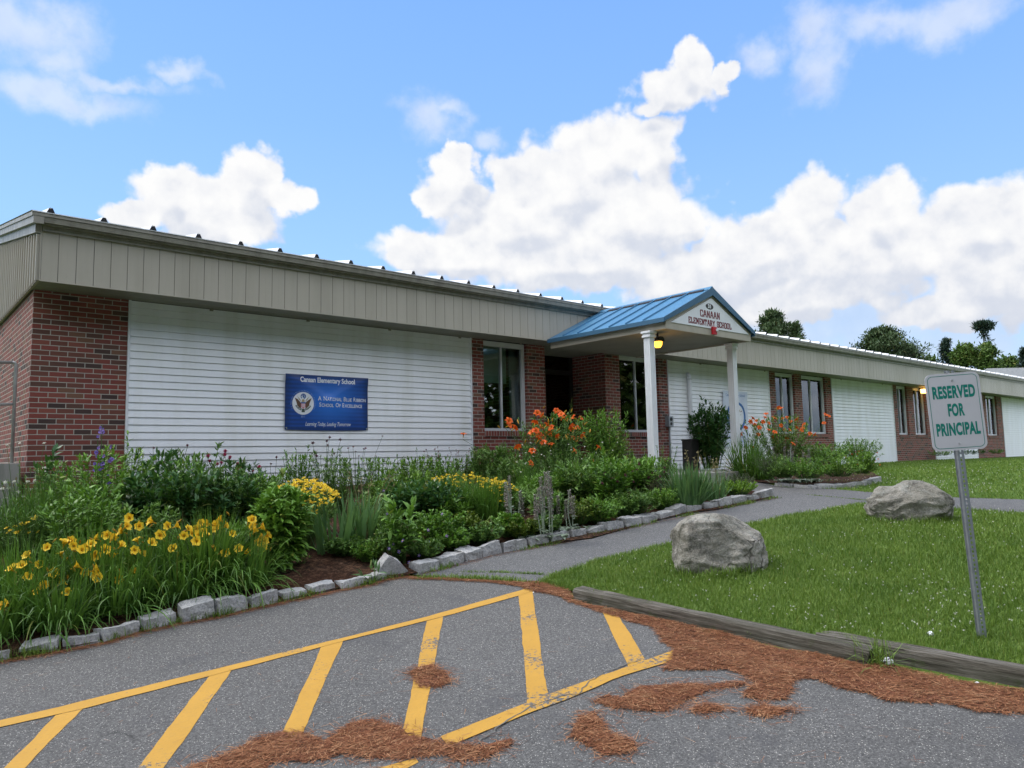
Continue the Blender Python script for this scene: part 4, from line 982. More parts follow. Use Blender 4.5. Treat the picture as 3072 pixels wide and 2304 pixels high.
def mat_banner():
    m, nt = new_mat('blue_vinyl_banner'); t = NT(nt); p = geo_pos(t); s = t.n('ShaderNodeSeparateXYZ'); t.l(p, s.inputs[0])
    w = t.n('ShaderNodeTexWave', wave_type='BANDS', bands_direction='Z'); w.inputs['Scale'].default_value = 5.; w.inputs['Distortion'].default_value = .4; t.l(p, w.inputs['Vector'])
    u = t.mapr(s.outputs[0], 3.37, 4.83); zz = t.mapr(s.outputs[2], .94, 1.82)
    # printed swoosh: a lighter disc in the middle of the print
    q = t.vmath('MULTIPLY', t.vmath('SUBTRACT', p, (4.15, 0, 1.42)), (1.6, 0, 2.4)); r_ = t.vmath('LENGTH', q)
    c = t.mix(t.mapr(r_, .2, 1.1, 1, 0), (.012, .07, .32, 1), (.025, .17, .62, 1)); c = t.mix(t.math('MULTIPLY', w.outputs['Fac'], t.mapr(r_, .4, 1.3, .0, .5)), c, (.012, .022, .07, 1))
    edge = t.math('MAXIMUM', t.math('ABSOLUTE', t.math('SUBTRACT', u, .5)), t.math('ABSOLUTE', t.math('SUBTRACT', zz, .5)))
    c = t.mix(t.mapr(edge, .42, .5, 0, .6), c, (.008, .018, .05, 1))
    out(t, principled(t, c, .38, None, .5).outputs[0]); return m
def disc(cx, cz, rx, rz, n=32, a0=0., a1=2*math.pi, r0=0.):
    mb = MB()
    if r0 == 0:
        for i in range(n):
            A, B = a0+(a1-a0)*i/n, a0+(a1-a0)*(i+1)/n; mb.add([(cx, 0, cz), (cx+math.cos(A)*rx, 0, cz+math.sin(A)*rz), (cx+math.cos(B)*rx, 0, cz+math.sin(B)*rz)], [(0, 1, 2)])
    else:
        for i in range(n):
            A, B = a0+(a1-a0)*i/n, a0+(a1-a0)*(i+1)/n
            mb.add([(cx+math.cos(A)*rx*r0, 0, cz+math.sin(A)*rz*r0), (cx+math.cos(A)*rx, 0, cz+math.sin(A)*rz), (cx+math.cos(B)*rx, 0, cz+math.sin(B)*rz), (cx+math.cos(B)*rx*r0, 0, cz+math.sin(B)*rz*r0)], [(0, 1, 2, 3)])
    return mb
def poly2(pts): mb = MB(); mb.add([(p[0], 0, p[1]) for p in pts], [tuple(range(len(pts)))]); return mb
def warp_mb(mb, fn): mb.v = [tuple(fn(Vector(p))) for p in mb.v]; return mb
EM = dict(brown=mat_plain('emblem_brown', (.14, .075, .04), .6, .05, 9), tan=mat_plain('emblem_tan', (.42, .33, .18), .6, .05, 9), blue=mat_plain('emblem_blue', (.03, .10, .32), .6, .05, 9),
          olive=mat_plain('emblem_olive', (.06, .09, .07), .6, .05, 9), rose=mat_plain('emblem_rose', (.60, .22, .26), .6, .05, 9), white=M['white'], pale=mat_plain('pale_blue_print', (.30, .42, .66), .6, .05, 9))
def seal(root, warp, cx, cz, r):
    """round crest: spread eagle with striped shield, branch, arrows and a star disc above"""
    k = 0
    def add(mb, mat, lev, name='emblem'): warp_mb(mb, warp(.0025+lev*.0013)).build(name, mat, root)
    add(disc(cx, cz, r, r), EM['white'], 0); add(disc(cx, cz+r*.62, r*.24, r*.24), EM['blue'], 2)
    for a in range(6): add(disc(cx+math.cos(a*1.047)*r*.12, cz+r*.62+math.sin(a*1.047)*r*.12, r*.035, r*.035, 8), EM['white'], 3)
    for s_ in (-1, 1):
        add(poly2([(cx+s_*r*.15, cz-.05*r), (cx+s_*r*.22, cz-r*.45), (cx+s_*r*.52, cz-r*.25), (cx+s_*r*.62, cz+r*.1), (cx+s_*r*.78, cz+r*.48), (cx+s_*r*.5, cz+r*.36), (cx+s_*r*.3, cz+r*.16)][::s_]), EM['brown'], 1)
        add(poly2([(cx+s_*r*.15, cz+.12*r), (cx+s_*r*.38, cz+r*.32), (cx+s_*r*.55, cz+r*.62), (cx+s_*r*.30, cz+r*.38)][::s_]), EM['tan'], 2)
    add(poly2([(cx-r*.14, cz+.12*r), (cx+r*.14, cz+.12*r), (cx+r*.1, cz+.36*r), (cx-.1*r, cz+.36*r)]), EM['tan'], 3)
    add(poly2([(cx-r*.22, cz+.1*r), (cx-r*.22, cz-.28*r), (cx, cz-.48*r), (cx+r*.22, cz-.28*r), (cx+r*.22, cz+.1*r)]), EM['rose'], 4)
    for i in (-1, 0, 1): add(poly2([(cx+r*(.11*i-.022), cz+.0*r), (cx+r*(.11*i-.022), cz-.34*r), (cx+r*(.11*i+.022), cz-.34*r), (cx+r*(.11*i+.022), cz+.0*r)]), EM['white'], 5)
    add(poly2([(cx-r*.22, cz+.1*r), (cx-r*.22, cz-.01*r), (cx+r*.22, cz-.01*r), (cx+r*.22, cz+.1*r)]), EM['blue'], 6)
    add(poly2([(cx-r*.1, cz-.48*r), (cx+r*.1, cz-.48*r), (cx+r*.16, cz-.78*r), (cx-.16*r, cz-.78*r)]), EM['olive'], 2)
    for s_ in (-1, 1):
        for i in range(5):
            a = 3.5+.22*i if s_ < 0 else 5.9-.22*i; x_, z_ = cx+math.cos(a)*r*.68, cz+math.sin(a)*r*.6
            add(disc(x_, z_, r*.085, r*.045, 8), EM['olive'], 2)
        add(poly2([(cx+s_*r*.12, cz-.52*r), (cx+s_*r*.7, cz-.30*r), (cx+s_*r*.7, cz-.26*r), (cx+s_*r*.12, cz-.47*r)][::s_]), EM['olive'], 3)
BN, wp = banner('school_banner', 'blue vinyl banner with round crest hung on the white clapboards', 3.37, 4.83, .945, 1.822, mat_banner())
def btext(root, wp_, s, cx, cz, size, bold, xs, mat, lev=.0016, **kw):
    place_text('lettering', text_mesh(s, size, bold, xs, .0, **kw), WALLM(cx, 0, cz), mat, root, wp_(lev))
btext(BN, wp, 'Canaan Elementary School', 4.10, 1.742, .112, .0035, .80, M['white'])
for s_, cx_, cz_, f_ in (('A N', 0, 0, 1),): pass
def smallcaps(root, wp_, s, x0, x1, cz, big, mat):
    """words with a large first capital"""
    wd = s.split(' '); parts_ = []; w = 0
    for k_, q_ in enumerate(wd):
        cap = q_[0].isupper(); items = [(q_[0], big if cap else big*.78), (q_[1:], big*.78)]
        for tx, sz in items:
            if tx:
                me = text_mesh(tx, sz, .0012, .78, 0., align='LEFT'); xs_ = [v_.co.x for v_ in me.vertices]; parts_.append((me, w-min(xs_), sz)); w += max(xs_)-min(xs_)+sz*.08
        w += big*.28
    w -= big*.28; k_ = (x1-x0)/w
    for me, dx, sz in parts_:
        place_text('lettering', me, Matrix.Translation((x0, 0, cz-(big-sz)*.35)) @ Matrix.Scale(k_, 4, (1, 0, 0)) @ Matrix.Translation((dx, 0, 0)) @ Matrix.Rotation(R(90), 4, 'X'), mat, root, wp_(.0016))
smallcaps(BN, wp, 'A NATIONAL BLUE RIBBON', 3.917, 4.795, 1.447, .098, M['white'])
smallcaps(BN, wp, 'SCHOOL OF EXCELLENCE', 3.94, 4.725, 1.347, .094, M['white'])
btext(BN, wp, 'Learning Today, Leading Tomorrow', 4.105, 1.036, .088, .0004, .62, M['white'], shear=.35)
seal(BN, wp, 3.668, 1.362, .180)
ring = 'U.S. Department of Education National Blue Ribbon Schools'
for i, ch in enumerate(ring):
    if ch == ' ': continue
    a = math.radians(205-230*i/(len(ring)-1)); me = text_mesh(ch, .030, .0, .8, 0.)
    place_text('lettering', me, Matrix.Translation((3.668+math.cos(a)*.202, 0, 1.362+math.sin(a)*.202)) @ Matrix.Rotation(-(a-math.pi/2), 4, 'Y') @ Matrix.Rotation(R(90), 4, 'X'), EM['pale'], BN, wp(.0016))
btext(BN, wp, '2011', 3.668, 1.152, .040, .0004, .9, EM['pale'])
mw = mat_plain('white_vinyl_banner', (.62, .68, .78), .5, .04, 2)
B2, wp2 = banner('white_school_banner', 'white banner with big blue ring, half hidden by the right porch post', 15.30, 16.45, .60, 2.06, mw)
warp_mb(disc(15.88, 1.40, .45, .40, 40, r0=.82), wp2(.002)).build('emblem_ring', mat_plain('ring_blue', (.03, .13, .36), .6, .05, 9), B2)
seal(B2, wp2, 15.88, 1.40, .33)
tb = mat_plain('slate_blue_lettering', (.10, .20, .42), .6, .05, 9)
btext(B2, wp2, 'Canaan Elementary School', 15.88, 1.955, .105, .001, .80, tb)
btext(B2, wp2, 'A National Blue Ribbon', 15.88, .86, .095, .001, .85, tb); btext(B2, wp2, 'School of Excellence', 15.88, .74, .095, .001, .85, tb)
VP_ = MB().tube([(13.85, -.06, -.4), (13.85, -.06, 2.32), (13.85, -.055, 2.37), (13.85, -.0, 2.42)], .058, 14).tube([(13.85, -.06, 2.26), (13.85, -.06, 2.33)], .068, 14).build('vent_pipe', M['white'], smooth=True)
tag(VP_, 'white vertical plastic pipe running up the clapboards right of the porch', 'pipe')
EB = empty('electric_box', (13.0, -.05, 1.09), 'small grey electrical box with a round gauge on the brick pier', 'electric box')
MB().box(12.90, -.11, 1.09, 13.08, -.001, 1.345).build('cabinet', M['grey_box'], EB, bevel=.006)
MB().tube([(12.99, -.117, 1.27), (12.99, -.111, 1.27)], .045, 14).tube([(12.99, -.117, 1.16), (12.99, -.111, 1.16)], .035, 14).build('gauge', M['bronze'], EB)
MB().tube([(12.99, -.04, 1.089), (12.99, -.04, -.3)], .014, 8).build('conduit', M['grey_box'], EB)
# black pedestal among the plants
bp = on_y(1490, 952, -2.4); BPm = MB().box(bp[0]-.12, -2.52, -.3, bp[0]+.12, -2.3, bp[2]).box(bp[0]-.13, -2.53, bp[2]+.001, bp[0]+.13, -2.29, bp[2]+.03)
tag(BPm.build('black_pedestal', M['bronze'], bevel=.008), 'black square pedestal standing among the plants between the two porch posts', 'pedestal')
# concrete ramp wall and pipe rail at the left end of the building
RW = MB(); RW.add([(-.30, .03, -.9), (-.06, .03, -.9), (-.06, 7, -.9), (-.30, 7, -.9), (-.30, .03, .50), (-.06, .03, .50), (-.06, 7, .28), (-.30, 7, .28)], [(0,3,2,1),(4,5,6,7),(0,1,5,4),(1,2,6,5),(2,3,7,6),(3,0,4,7)])
RW.add([(-3., .03, -.9), (-.302, .03, -.9), (-.302, .25, -.9), (-3., .25, -.9), (-3., .03, .30), (-.302, .03, .49), (-.302, .25, .49), (-3., .25, .30)], [(0,3,2,1),(4,5,6,7),(0,1,5,4),(1,2,6,5),(2,3,7,6),(3,0,4,7)])
tag(RW.build('ramp_wall', M['concrete'], bevel=.008), 'weathered concrete ramp wall against the left end of the brick building', 'wall')
rt = on_y(35, 783, .13); rx = float(rt[0]); RL = empty('ramp_handrail', (rx, .13, .4), 'two-bar galvanised pipe handrail on the concrete ramp wall', 'handrail')
zt = float(rt[2]); zl = float(on_y(32, 873, .13)[2])
MB().tube([(rx, .13, .38), (rx, .13, zt-.03), (rx-.012, .13, zt-.008), (rx-.04, .13, zt)], .021, 10).build('post', M['pipe'], RL, smooth=True)
MB().tube([(rx-.04, .13, zt), (-4, .13, zt-.25)], .021, 10).build('top_rail', M['pipe'], RL, smooth=True)
MB().tube([(rx-.02, .13, zl), (-4, .13, zl-.25)], .019, 10).build('lower_rail', M['pipe'], RL, smooth=True)
MB().tube([(-2.9, .13, .25), (-2.9, .13, zt-.18)], .021, 10).build('post', M['pipe'], RL, smooth=True)

# ================================================================ FLOWER BEDS
def spot(px, ptop, Y=None, base=None, zf=hb):
    """where a plant stands and how tall it is: from its foot point in the photo, or from its distance"""
    if base is not None:
        p = G(px, base, zf); X, Y = float(p[0]), float(p[1])
    else: X = float(on_y(px, 950, Y)[0])
    z1 = float(on_y(px, ptop, Y)[2]); z0 = float(zf(X, Y))
    depth = float(np.dot(np.array([X, Y, 0.])-CAM, AX_F)); return X, Y, max(z1-z0, .08), depth*K/F_PX
def cap(root, me, name, pts, Y, sc=1., up=.5, z_extra=0., stems=None, face=.8, spread=.5, cap_=100, drop=None, jit=.12):
    """flowers at photo points on plane Y (with some depth jitter); returns locations"""
    L = []
    for (x, y) in pts:
        yy = (Y(y) if callable(Y) else Y)+rng.uniform(-jit, jit); L.append(on_y(x, y, yy))
    L = np.array(L); D = towards(len(L), up, spread, face); S = sc*rng.uniform(.85, 1.15, len(L))
    put_many(me, name, root, L, D, S, cap_); return L, D
def scapes(root, L, D, off, z_of=None, mat='stem', r=.0028, spread=.12):
    """thin stalks from the clump's foot to each flower"""
    c = np.array(root.location); B = np.empty_like(L)
    for i, p in enumerate(L):
        b = np.array([c[0]+(p[0]-c[0])*.35, c[1]+(p[1]-c[1])*.35, c[2]]); B[i] = b
    return stalks(root, B, None, L-D*off, r, mat)
NUM_ = ['nearest', 'second', 'farthest']
FG = 'perennials crowded in the flower bed before the school'

# 1 yellow daylilies along the kerb
YD = [
 ('yellow daylily clump with open blooms at the bed corner nearest the photo\'s left edge', 70, 1165, 1345, 150, 200, .42,
  [(62,1202),(64,1247),(88,1219),(97,1264),(146,1280),(30,1232),(15,1308),(82,1282),(118,1238),(133,1200),(103,1184),(50,1225),(128,1262),(9,1312)]),
 ('yellow daylily clump with scattered open blooms, second from the left along the kerb', 215, 1140, 1318, 150, 220, .44,
  [(187,1184),(209,1202),(161,1225),(182,1238),(205,1243),(216,1250),(262,1252),(286,1236),(160,1180),(153,1170),(176,1190),(232,1158),(240,1166),(138,1176),(224,1190),(202,1232),(243,1205),(212,1165),(196,1178),(260,1180)]),
 ('yellow daylily clump between the two fullest clumps, a few blooms over dark arching blades', 345, 1130, 1300, 130, 200, .42,
  [(297,1170),(325,1176),(301,1138),(330,1128),(290,1190),(270,1140),(266,1150),(376,1188),(282,1120),(345,1158),(308,1200)]),
 ('fullest yellow daylily clump, its blooms massed beside the broad-leaved green plant', 470, 1125, 1288, 170, 300, .46,
  [(365,1136),(378,1138),(434,1131),(405,1146),(422,1144),(412,1155),(438,1149),(452,1134),(466,1135),(470,1142),(500,1155),(425,1171),(455,1187),(486,1195),(484,1138),(543,1126),(541,1140),(562,1140),(560,1162),(569,1170),(558,1175),(570,1185),(517,1188),(536,1196),(397,1158),(444,1160),(548,1150),(575,1158),(478,1125),(552,1132),(430,1158)]),
]
for i, (lab, cx, ptop, base, wpx, nb, L_b, fl) in enumerate(YD):
    X, Y, ht, mpp = spot(cx, ptop, base=base); nbl = int(nb*2.4)
    r = clump('yellow_daylily', lab, 'daylily', X, Y+.22, nbl, L_b*1.42, .013, 0, 'lily', .55, 1.3, 7, 'yellow daylilies in front of the flower bed', i, .17)
    ym = (lambda y_, Y=Y, pt=ptop, b_=base: Y+.25-.55*min(1., max(0., (y_-pt)/(b_-pt)))); L, D = cap(r, FM['yellow'], 'flower', fl, ym, 1.0, .35, face=.9, spread=.75, jit=.06); scapes(r, L, D, .03)
    bd = [(x+rng.uniform(-18, 18), y+rng.uniform(-12, 14)) for x, y in fl]; cap(r, FM['ybud'], 'bud', bd, ym, .8, .7, spread=.7, jit=.06)
    # a second, deeper rank of blades fills the daylily border
for i, (cx, base) in enumerate([(-20, 1392), (130, 1366), (268, 1332), (400, 1304), (535, 1278), (20, 1330)]):
    X, Y, ht, mpp = spot(cx, base-135, base=base)
    clump('daylily', ('bloomless daylily foliage over the kerb stones, %s' % ['cut by the left edge of the photo', 'second of six from the left', 'third of six from the left', 'fourth of six from the left', 'nearest the broad-leaved plant', 'behind the leftmost clump']['0' and i]),
          'daylily', X, Y+.13, 380, .50, .012, 0, 'lily', .62, 1.5, 7, 'daylily foliage along the kerb', 40+i, .2)
# the border goes on past the left edge of the photo
for i, (X, Y) in enumerate([(EDGE[0][0]+.95, EDGE[0][1]+.55), (EDGE[0][0]+.35, EDGE[0][1]+.45)]):
    r = clump('yellow_daylily', 'yellow daylily clump %s past the left photo edge' % ['first', 'second'][i], 'daylily', X, Y, 420, .6, .013, 0, 'lily', .58, 1.3, 7, 'yellow daylilies in front of the flower bed', 20+i, .2)
    g = np.random.default_rng(70+i); L = np.stack([X+g.normal(0, .25, 9), Y-.15+g.normal(0, .12, 9), float(hb(X, Y))+g.uniform(.38, .6, 9)], -1); D = towards(9, .35, .7, .9); put_many(FM['yellow'], 'flower', r, L, D, np.ones(9)); scapes(r, L, D, .03)
for i, (X, Y, mt) in enumerate([(-1.7, -3.9, 'phlox'), (-2.2, -2.3, 'mid'), (-1.2, -1.5, 'bright')]):
    bush('phlox', 'leafy phlox past the left photo edge, %s from the kerb' % NUM_[i], 'phlox', X, Y, .6, .75, (.1, .03), 90, 28, mt, seed=610+i, flat=.75)
# 2 Siberian-iris like grass with seed heads, left
for i, (cx, ptop, base, n, lab) in enumerate([(120, 1040, 1215, 700, 'tall upright siberian iris clump with brown seed pods, behind the left yellow daylilies'), (40, 1060, 1200, 420, 'siberian iris clump at the left photo edge, before the ramp wall'), (195, 1070, 1190, 330, 'smaller siberian iris clump leaning right beneath the purple bellflowers')]):
    X, Y, ht, mpp = spot(cx, ptop, base=base)
    r = clump('siberian_iris', lab, 'iris', X, Y+.2, n, ht*1.08, .009, 0, 'grassy', .26, .55, 6, 'siberian irises left', 60+i, .24)
    g = np.random.default_rng(i); nh = 18; tops = np.stack([X+g.uniform(-.3, .3, nh), Y+.2+g.uniform(-.2, .2, nh), r.location.z+ht*g.uniform(.9, 1.08, nh)], -1)
    b = tops.copy(); b[:, 2] = r.location.z; b[:, :2] = (b[:, :2]-[X, Y+.2])*.4+[X, Y+.2]; stalks(r, b, None, tops, .003, 'stem')
    V, Q = strips(tops-[0, 0, .01], np.tile([0, 0, 1.], (nh, 1)), .04, .016, 0, 3, 'leaf', g=g); nm = NM(); nm.add(V, Q); V, Q = strips(tops, np.tile([.1, 0, 1.], (nh, 1)), .03, .014, 0, 3, 'leaf', side=np.tile([0, 1., 0], (nh, 1)), g=g); nm.add(V, Q); nm.build('seed_pods', L_['drystem'], r)
# 3 small orange-yellow flowers far left
X, Y, ht, mpp = spot(50, 1120, base=1235); r, _ = bush('tickseed', 'low tickseed with small golden flowers at the left edge among the iris blades', 'tickseed', X, Y, .16, ht, (.05, .006), 40, 18, 'mid', seed=3)
L, D = cap(r, FM['star'], 'flower', [(14,1140),(22,1145),(33,1137),(47,1130),(55,1132),(60,1128),(40,1148),(62,1150),(57,1143),(72,1120),(78,1115),(17,1150),(45,1134),(73,1122),(43,1186),(50,1186),(93,1176),(108,1180),(82,1148),(35,1150)], Y, .95, .9, face=.5); scapes(r, L, D, .01)
# 4 white umbels before the ramp wall
X, Y, ht, mpp = spot(55, 970, Y=-2.2); r, _ = bush('white_feverfew', 'loose plant with small white button flowers before the concrete ramp wall', 'feverfew', X, Y, .42, ht*.72, (.05, .014), 30, 18, 'mid', seed=4, gap=.3)
L, D = cap(r, FM['umbel'], 'flower', [(43,957),(16,962),(95,957),(96,1010),(75,1038),(5,1055),(20,1055),(60,1040),(30,1040),(80,1055),(110,1060),(40,1062),(12,1075),(66,1058),(50,1072),(28,1087),(100,1080),(118,1066),(12,1042)], Y, 1., .9, face=.4); scapes(r, L, D, .01)
# 5 purple bellflower and its shrub, pale green phlox
def addbush(name, lab, cat, px, ptop, Y, wpx, mat, leaf, nst, per, seed, **kw):
    X, YY, ht, mpp = spot(px, ptop, Y=Y, zf=kw.pop('zf', hb)) if not isinstance(Y, tuple) else spot(px, ptop, base=Y[0], zf=kw.pop('zf', hb))
    r, top = bush(name, lab, cat, X, YY+(.15 if isinstance(Y, tuple) else 0), wpx*mpp/2, ht, leaf, nst, per, mat, seed=seed, **kw); return r, top, X, YY, ht
r, top, X, Y, ht = addbush('phlox', 'bright green leafy phlox with pointed leaves, before the left edge of the clapboards', 'phlox', 272, 985, -2.6, 120, 'bright', (.10, .030), 46, 34, 5, flat=.8)
r, top, X, Y, ht = addbush('bellflower', 'leafy bellflower with purple flower spires before the brick corner', 'bellflower', 205, 1010, -3.1, 150, 'phlox', (.095, .032), 60, 34, 6, flat=.8)
g = np.random.default_rng(9); pts = []
for (x, y, n) in [(221, 932, 6), (211, 966, 4), (228, 985, 2), (238, 1000, 3), (222, 1010, 5), (205, 1008, 2), (240, 1030, 2), (247, 975, 1)]: pts += [(x+g.normal(0, 4), y+g.normal(0, 8)) for _ in range(n)]
L, D = cap(r, FM['bell'], 'flower', pts, Y-.15, .8, .1, face=1., jit=.06)
B = np.array([[X+.05, Y, r.location.z]]*5); H_ = np.array([on_y(x, y, Y-.15) for x, y in [(221, 918), (211, 950), (228, 975), (238, 990), (221, 1000)]]); stalks(r, B, None, H_, .004)
r, top, X, Y, ht = addbush('milkweed', 'dark broad-leaved sprig in front of the brick corner', 'milkweed', 105, 985, -1.6, 60, 'dark', (.17, .07), 10, 12, 8, flat=.7, lo=.5)
r, top, X, Y, ht = addbush('phlox', 'dark leafy phlox filling the bed under the purple spires', 'phlox', 190, 1075, -4.0, 190, 'phlox', (.09, .03), 80, 30, 7, flat=.85)
# 6 peony and bee balm mass
for i, (px, pt, Yd, w_, lab) in enumerate([(345, 985, -2.4, 120, 'left end of the row of dark bushy bee balm before the white clapboards'), (425, 990, -2.2, 130, 'bee balm with the reddest topmost blooms, left of the banner'), (510, 1000, -2.2, 130, 'bee balm thicket below the left edge of the blue banner'), (590, 1025, -2.0, 100, 'thin right end of the bee balm row, directly below the blue banner')]):
    r, top, X, Y, ht = addbush('bee_balm', lab, 'bee balm', px, pt+12, Yd, w_, 'mid' if i % 2 else 'dark', (.11, .034), 54, 24, 20+i, flat=.85, irregular=.35)
    fl = {0: [(300, 970), (332, 968), (352, 1000), (405, 962)], 1: [(453, 996), (487, 975), (486, 982), (497, 988), (450, 985), (470, 1003), (478, 1000)], 2: [(515, 1002), (522, 1008), (513, 1012), (546, 1018), (560, 1008)], 3: [(585, 1002), (597, 988), (632, 997), (627, 1010)]}[i]
    L, D = cap(r, FM['bee'] if i in (1, 2) else FM['dry'], 'flower', fl, Yd-.1, 1., .9, face=.3); scapes(r, L, D, .01)
for i, (px, pt, base, w_, lab) in enumerate([(330, 1050, 1185, 140, 'dark peony with broad leaves behind the yellow daylilies, left one'), (430, 1040, 1180, 150, 'dark peony with broad leaves behind the fullest daylily clump'), (520, 1055, 1160, 130, 'dark peony with broad leaves left of the broad-leaved green plant')]):
    r, top, X, Y, ht = addbush('peony', lab, 'peony', px, pt, (base,), w_, 'dark', (.15, .05), 60, 24, 30+i, flat=.8, bend=.7)
r = clump('dried_flower_stalks', 'bleached dry seed stalks among the dark peony leaves behind the daylilies', 'dry stalks', *spot(405, 1100, base=1190)[:2], 26, .5, .004, 0, 'drystem', .2, .1, 4, None, 77, .1)
# 7 broad-leaved clump by the kerb
r, top, X, Y, ht = addbush('broad_leaved_phlox', 'rounded clump of large pointed green leaves between the yellow daylilies and the bare soil', 'phlox', 622, 1072, (1236,), 128, 'phlox', (.17, .055), 90, 26, 36, flat=.62, bend=1.1, seg=4, lo=.05, irregular=.08)
# 8 coreopsis
def coreopsis(lab, px, ptop, base, wpx, n, seed, yspan):
    X, Y, ht, mpp = spot(px, ptop, base=base); Y += .2; r, top = bush('coreopsis', lab, 'coreopsis', X, Y, wpx*mpp/2, ht, (.06, .006), 110, 26, 'phlox', seed=seed, flat=.72, irregular=.06, group='yellow coreopsis clumps')
    g = np.random.default_rng(seed); a = g.uniform(0, 2*np.pi, n); rr = np.sqrt(g.uniform(0, 1, n)); rad = wpx*mpp/2
    fr_ = np.clip(-(np.sin(a)*.85+np.cos(a)*.5)*rr, 0, 1); P = np.stack([X+np.cos(a)*rr*rad*1.04, Y+np.sin(a)*rr*rad*1.04, r.location.z+ht*(1-.26*rr**2-.42*fr_**2*g.uniform(0, 1, n))+g.normal(0, .014, n)+.016], -1)
    front = np.sin(a)*rr < g.uniform(-.5, 1.0, n); P = P[front]; D = towards(len(P), 1., .3, .5); put_many(FM['star'], 'flower', r, P, D, g.uniform(.8, 1.1, len(P)), 100); return r
coreopsis('mound of small bright yellow coreopsis flowers behind the broad-leaved plant', 672, 1046, 1196, 158, 460, 50, 60)
coreopsis('spread of small yellow coreopsis behind grassy blades, left of the silver spikes', 1015, 1032, 1110, 190, 260, 51, 40)
coreopsis('small heap of yellow coreopsis directly behind the silver woolly spikes', 1108, 1048, 1120, 70, 110, 52, 30)
# 9 bearded iris fans
def iris(lab, px, ptop, base, n, seed, lean=.22, W=.026, pods=0, grp='bearded iris clumps'):
    X, Y, ht, mpp = spot(px, ptop, base=base); r = clump('bearded_iris', lab, 'iris', X, Y+.12, n, ht*1.0, W, 0, 'iris', lean, .25, 5, grp, seed, .17)
    if pods:
        g = np.random.default_rng(seed); a = g.uniform(-.35, .35, (pods, 2)); T = np.stack([X+a[:, 0], Y+a[:, 1]*.4, r.location.z+ht*g.uniform(.95, 1.25, pods)], -1); B = np.tile([X, Y, r.location.z], (pods, 1)); stalks(r, B, None, T, .0035, 'drystem')
        nm = NM()
        for p in T:
            for k in range(3):
                q = p-np.array([0, 0, .05*k]); V, Q = strips(q[None]+g.normal(0, .006, (4, 3)), unit(g.normal(size=(4, 3))+[0, 0, 1.2]), .035, .012, .2, 2, 'leaf', g=g); nm.add(V, Q)
        nm.build('seed_pods', L_['drystem'], r)
    return r
iris('upright fan of pale green iris blades at the edge of the bare soil', 732, 1066, 1200, 34, 61, .30, .034)
iris('wide clump of iris blades with dry brown tips right of the coreopsis mound', 790, 1052, 1186, 90, 62, .36, .028, 7)
# 10 tall bee balm before the clapboards, right of the banner
for i, (px, pt, Yd, w_, lab) in enumerate([(700, 980, -1.7, 90, 'wiry bee balm with dark red heads before the clapboards, directly under the banner'), (770, 1000, -1.6, 90, 'wiry coneflower stems with round dark seed heads right of the banner')]):
    r, top, X, Y, ht = addbush('bee_balm', lab, 'bee balm', px, pt+8, Yd, w_, 'mid', (.08, .02), 34, 15, 40+i, flat=.8, irregular=.5, lo=.2)
    fl = [(676, 957), (706, 953), (708, 962), (735, 950), (712, 945), (684, 985), (722, 980)] if i == 0 else [(763, 965), (768, 975), (786, 970), (790, 968), (826, 942), (752, 968), (775, 985), (812, 985), (800, 990)]
    L, D = cap(r, FM['dry'] if i == 0 else FM['cone'], 'flower', fl, Yd-.1, 1.15, .9, face=.3); scapes(r, L, D, .01, r=.0025)
for i, (px, pt, Yd, w_) in enumerate([(880, 990, -1.9, 100), (955, 985, -2.0, 90), (1000, 985, -1.6, 60)]):
    r, top, X, Y, ht = addbush('phlox', ['bright phlox before the clapboards, midway between banner and window', 'phlox with wiry dry tops before the right end of the clapboards', 'phlox with dry tops touching the corner of the brick pier'][i], 'phlox', px, pt+14, Yd, w_, ['bright', 'mid', 'mid'][i], (.09, .024), 46, 24, 45+i, flat=.8, irregular=.4)
    if i: 
        fl = [(px+rng.uniform(-40, 40), pt+rng.uniform(-20, 15)) for _ in range(12)]; L, D = cap(r, FM['cone'], 'seed_head', fl, Yd-.1, .8, .9); scapes(r, L, D, .01, r=.002, mat='drystem')
r, top, X, Y, ht = addbush('phlox', 'round bright green bush in the middle of the bed behind the iris blades', 'phlox', 870, 1030, -3.6, 150, 'bright', (.09, .026), 90, 30, 48, flat=.72)
r, top, X, Y, ht = addbush('peony', 'large dark peony in the middle of the bed behind the geraniums', 'peony', 930, 1058, (1130,), 190, 'dark', (.14, .045), 110, 24, 49, flat=.75, bend=.7)
# grass-like daylily before the coreopsis
for i, (px, pt, b_, lab) in enumerate([(1010, 1048, 1125, 'grassy daylily clump in front of the long coreopsis patch'), (1075, 1050, 1125, 'grassy daylily clump between coreopsis and the silver spikes'), (1165, 1020, 1085, 'pale arching daylily blades under the orange lilies'), (1230, 1030, 1080, 'daylily blades behind the tallest silver spikes'), (1290, 1035, 1085, 'daylily blades behind the leafy milkweed, beneath the orange flowers')]):
    X, Y, ht, mpp = spot(px, pt, base=b_); clump('daylily', lab, 'daylily', X, Y+.15, 240, ht*1.45, .013, 0, 'grassy', .4, 1.2, 7, 'daylily foliage in the middle of the bed', 80+i, .16)
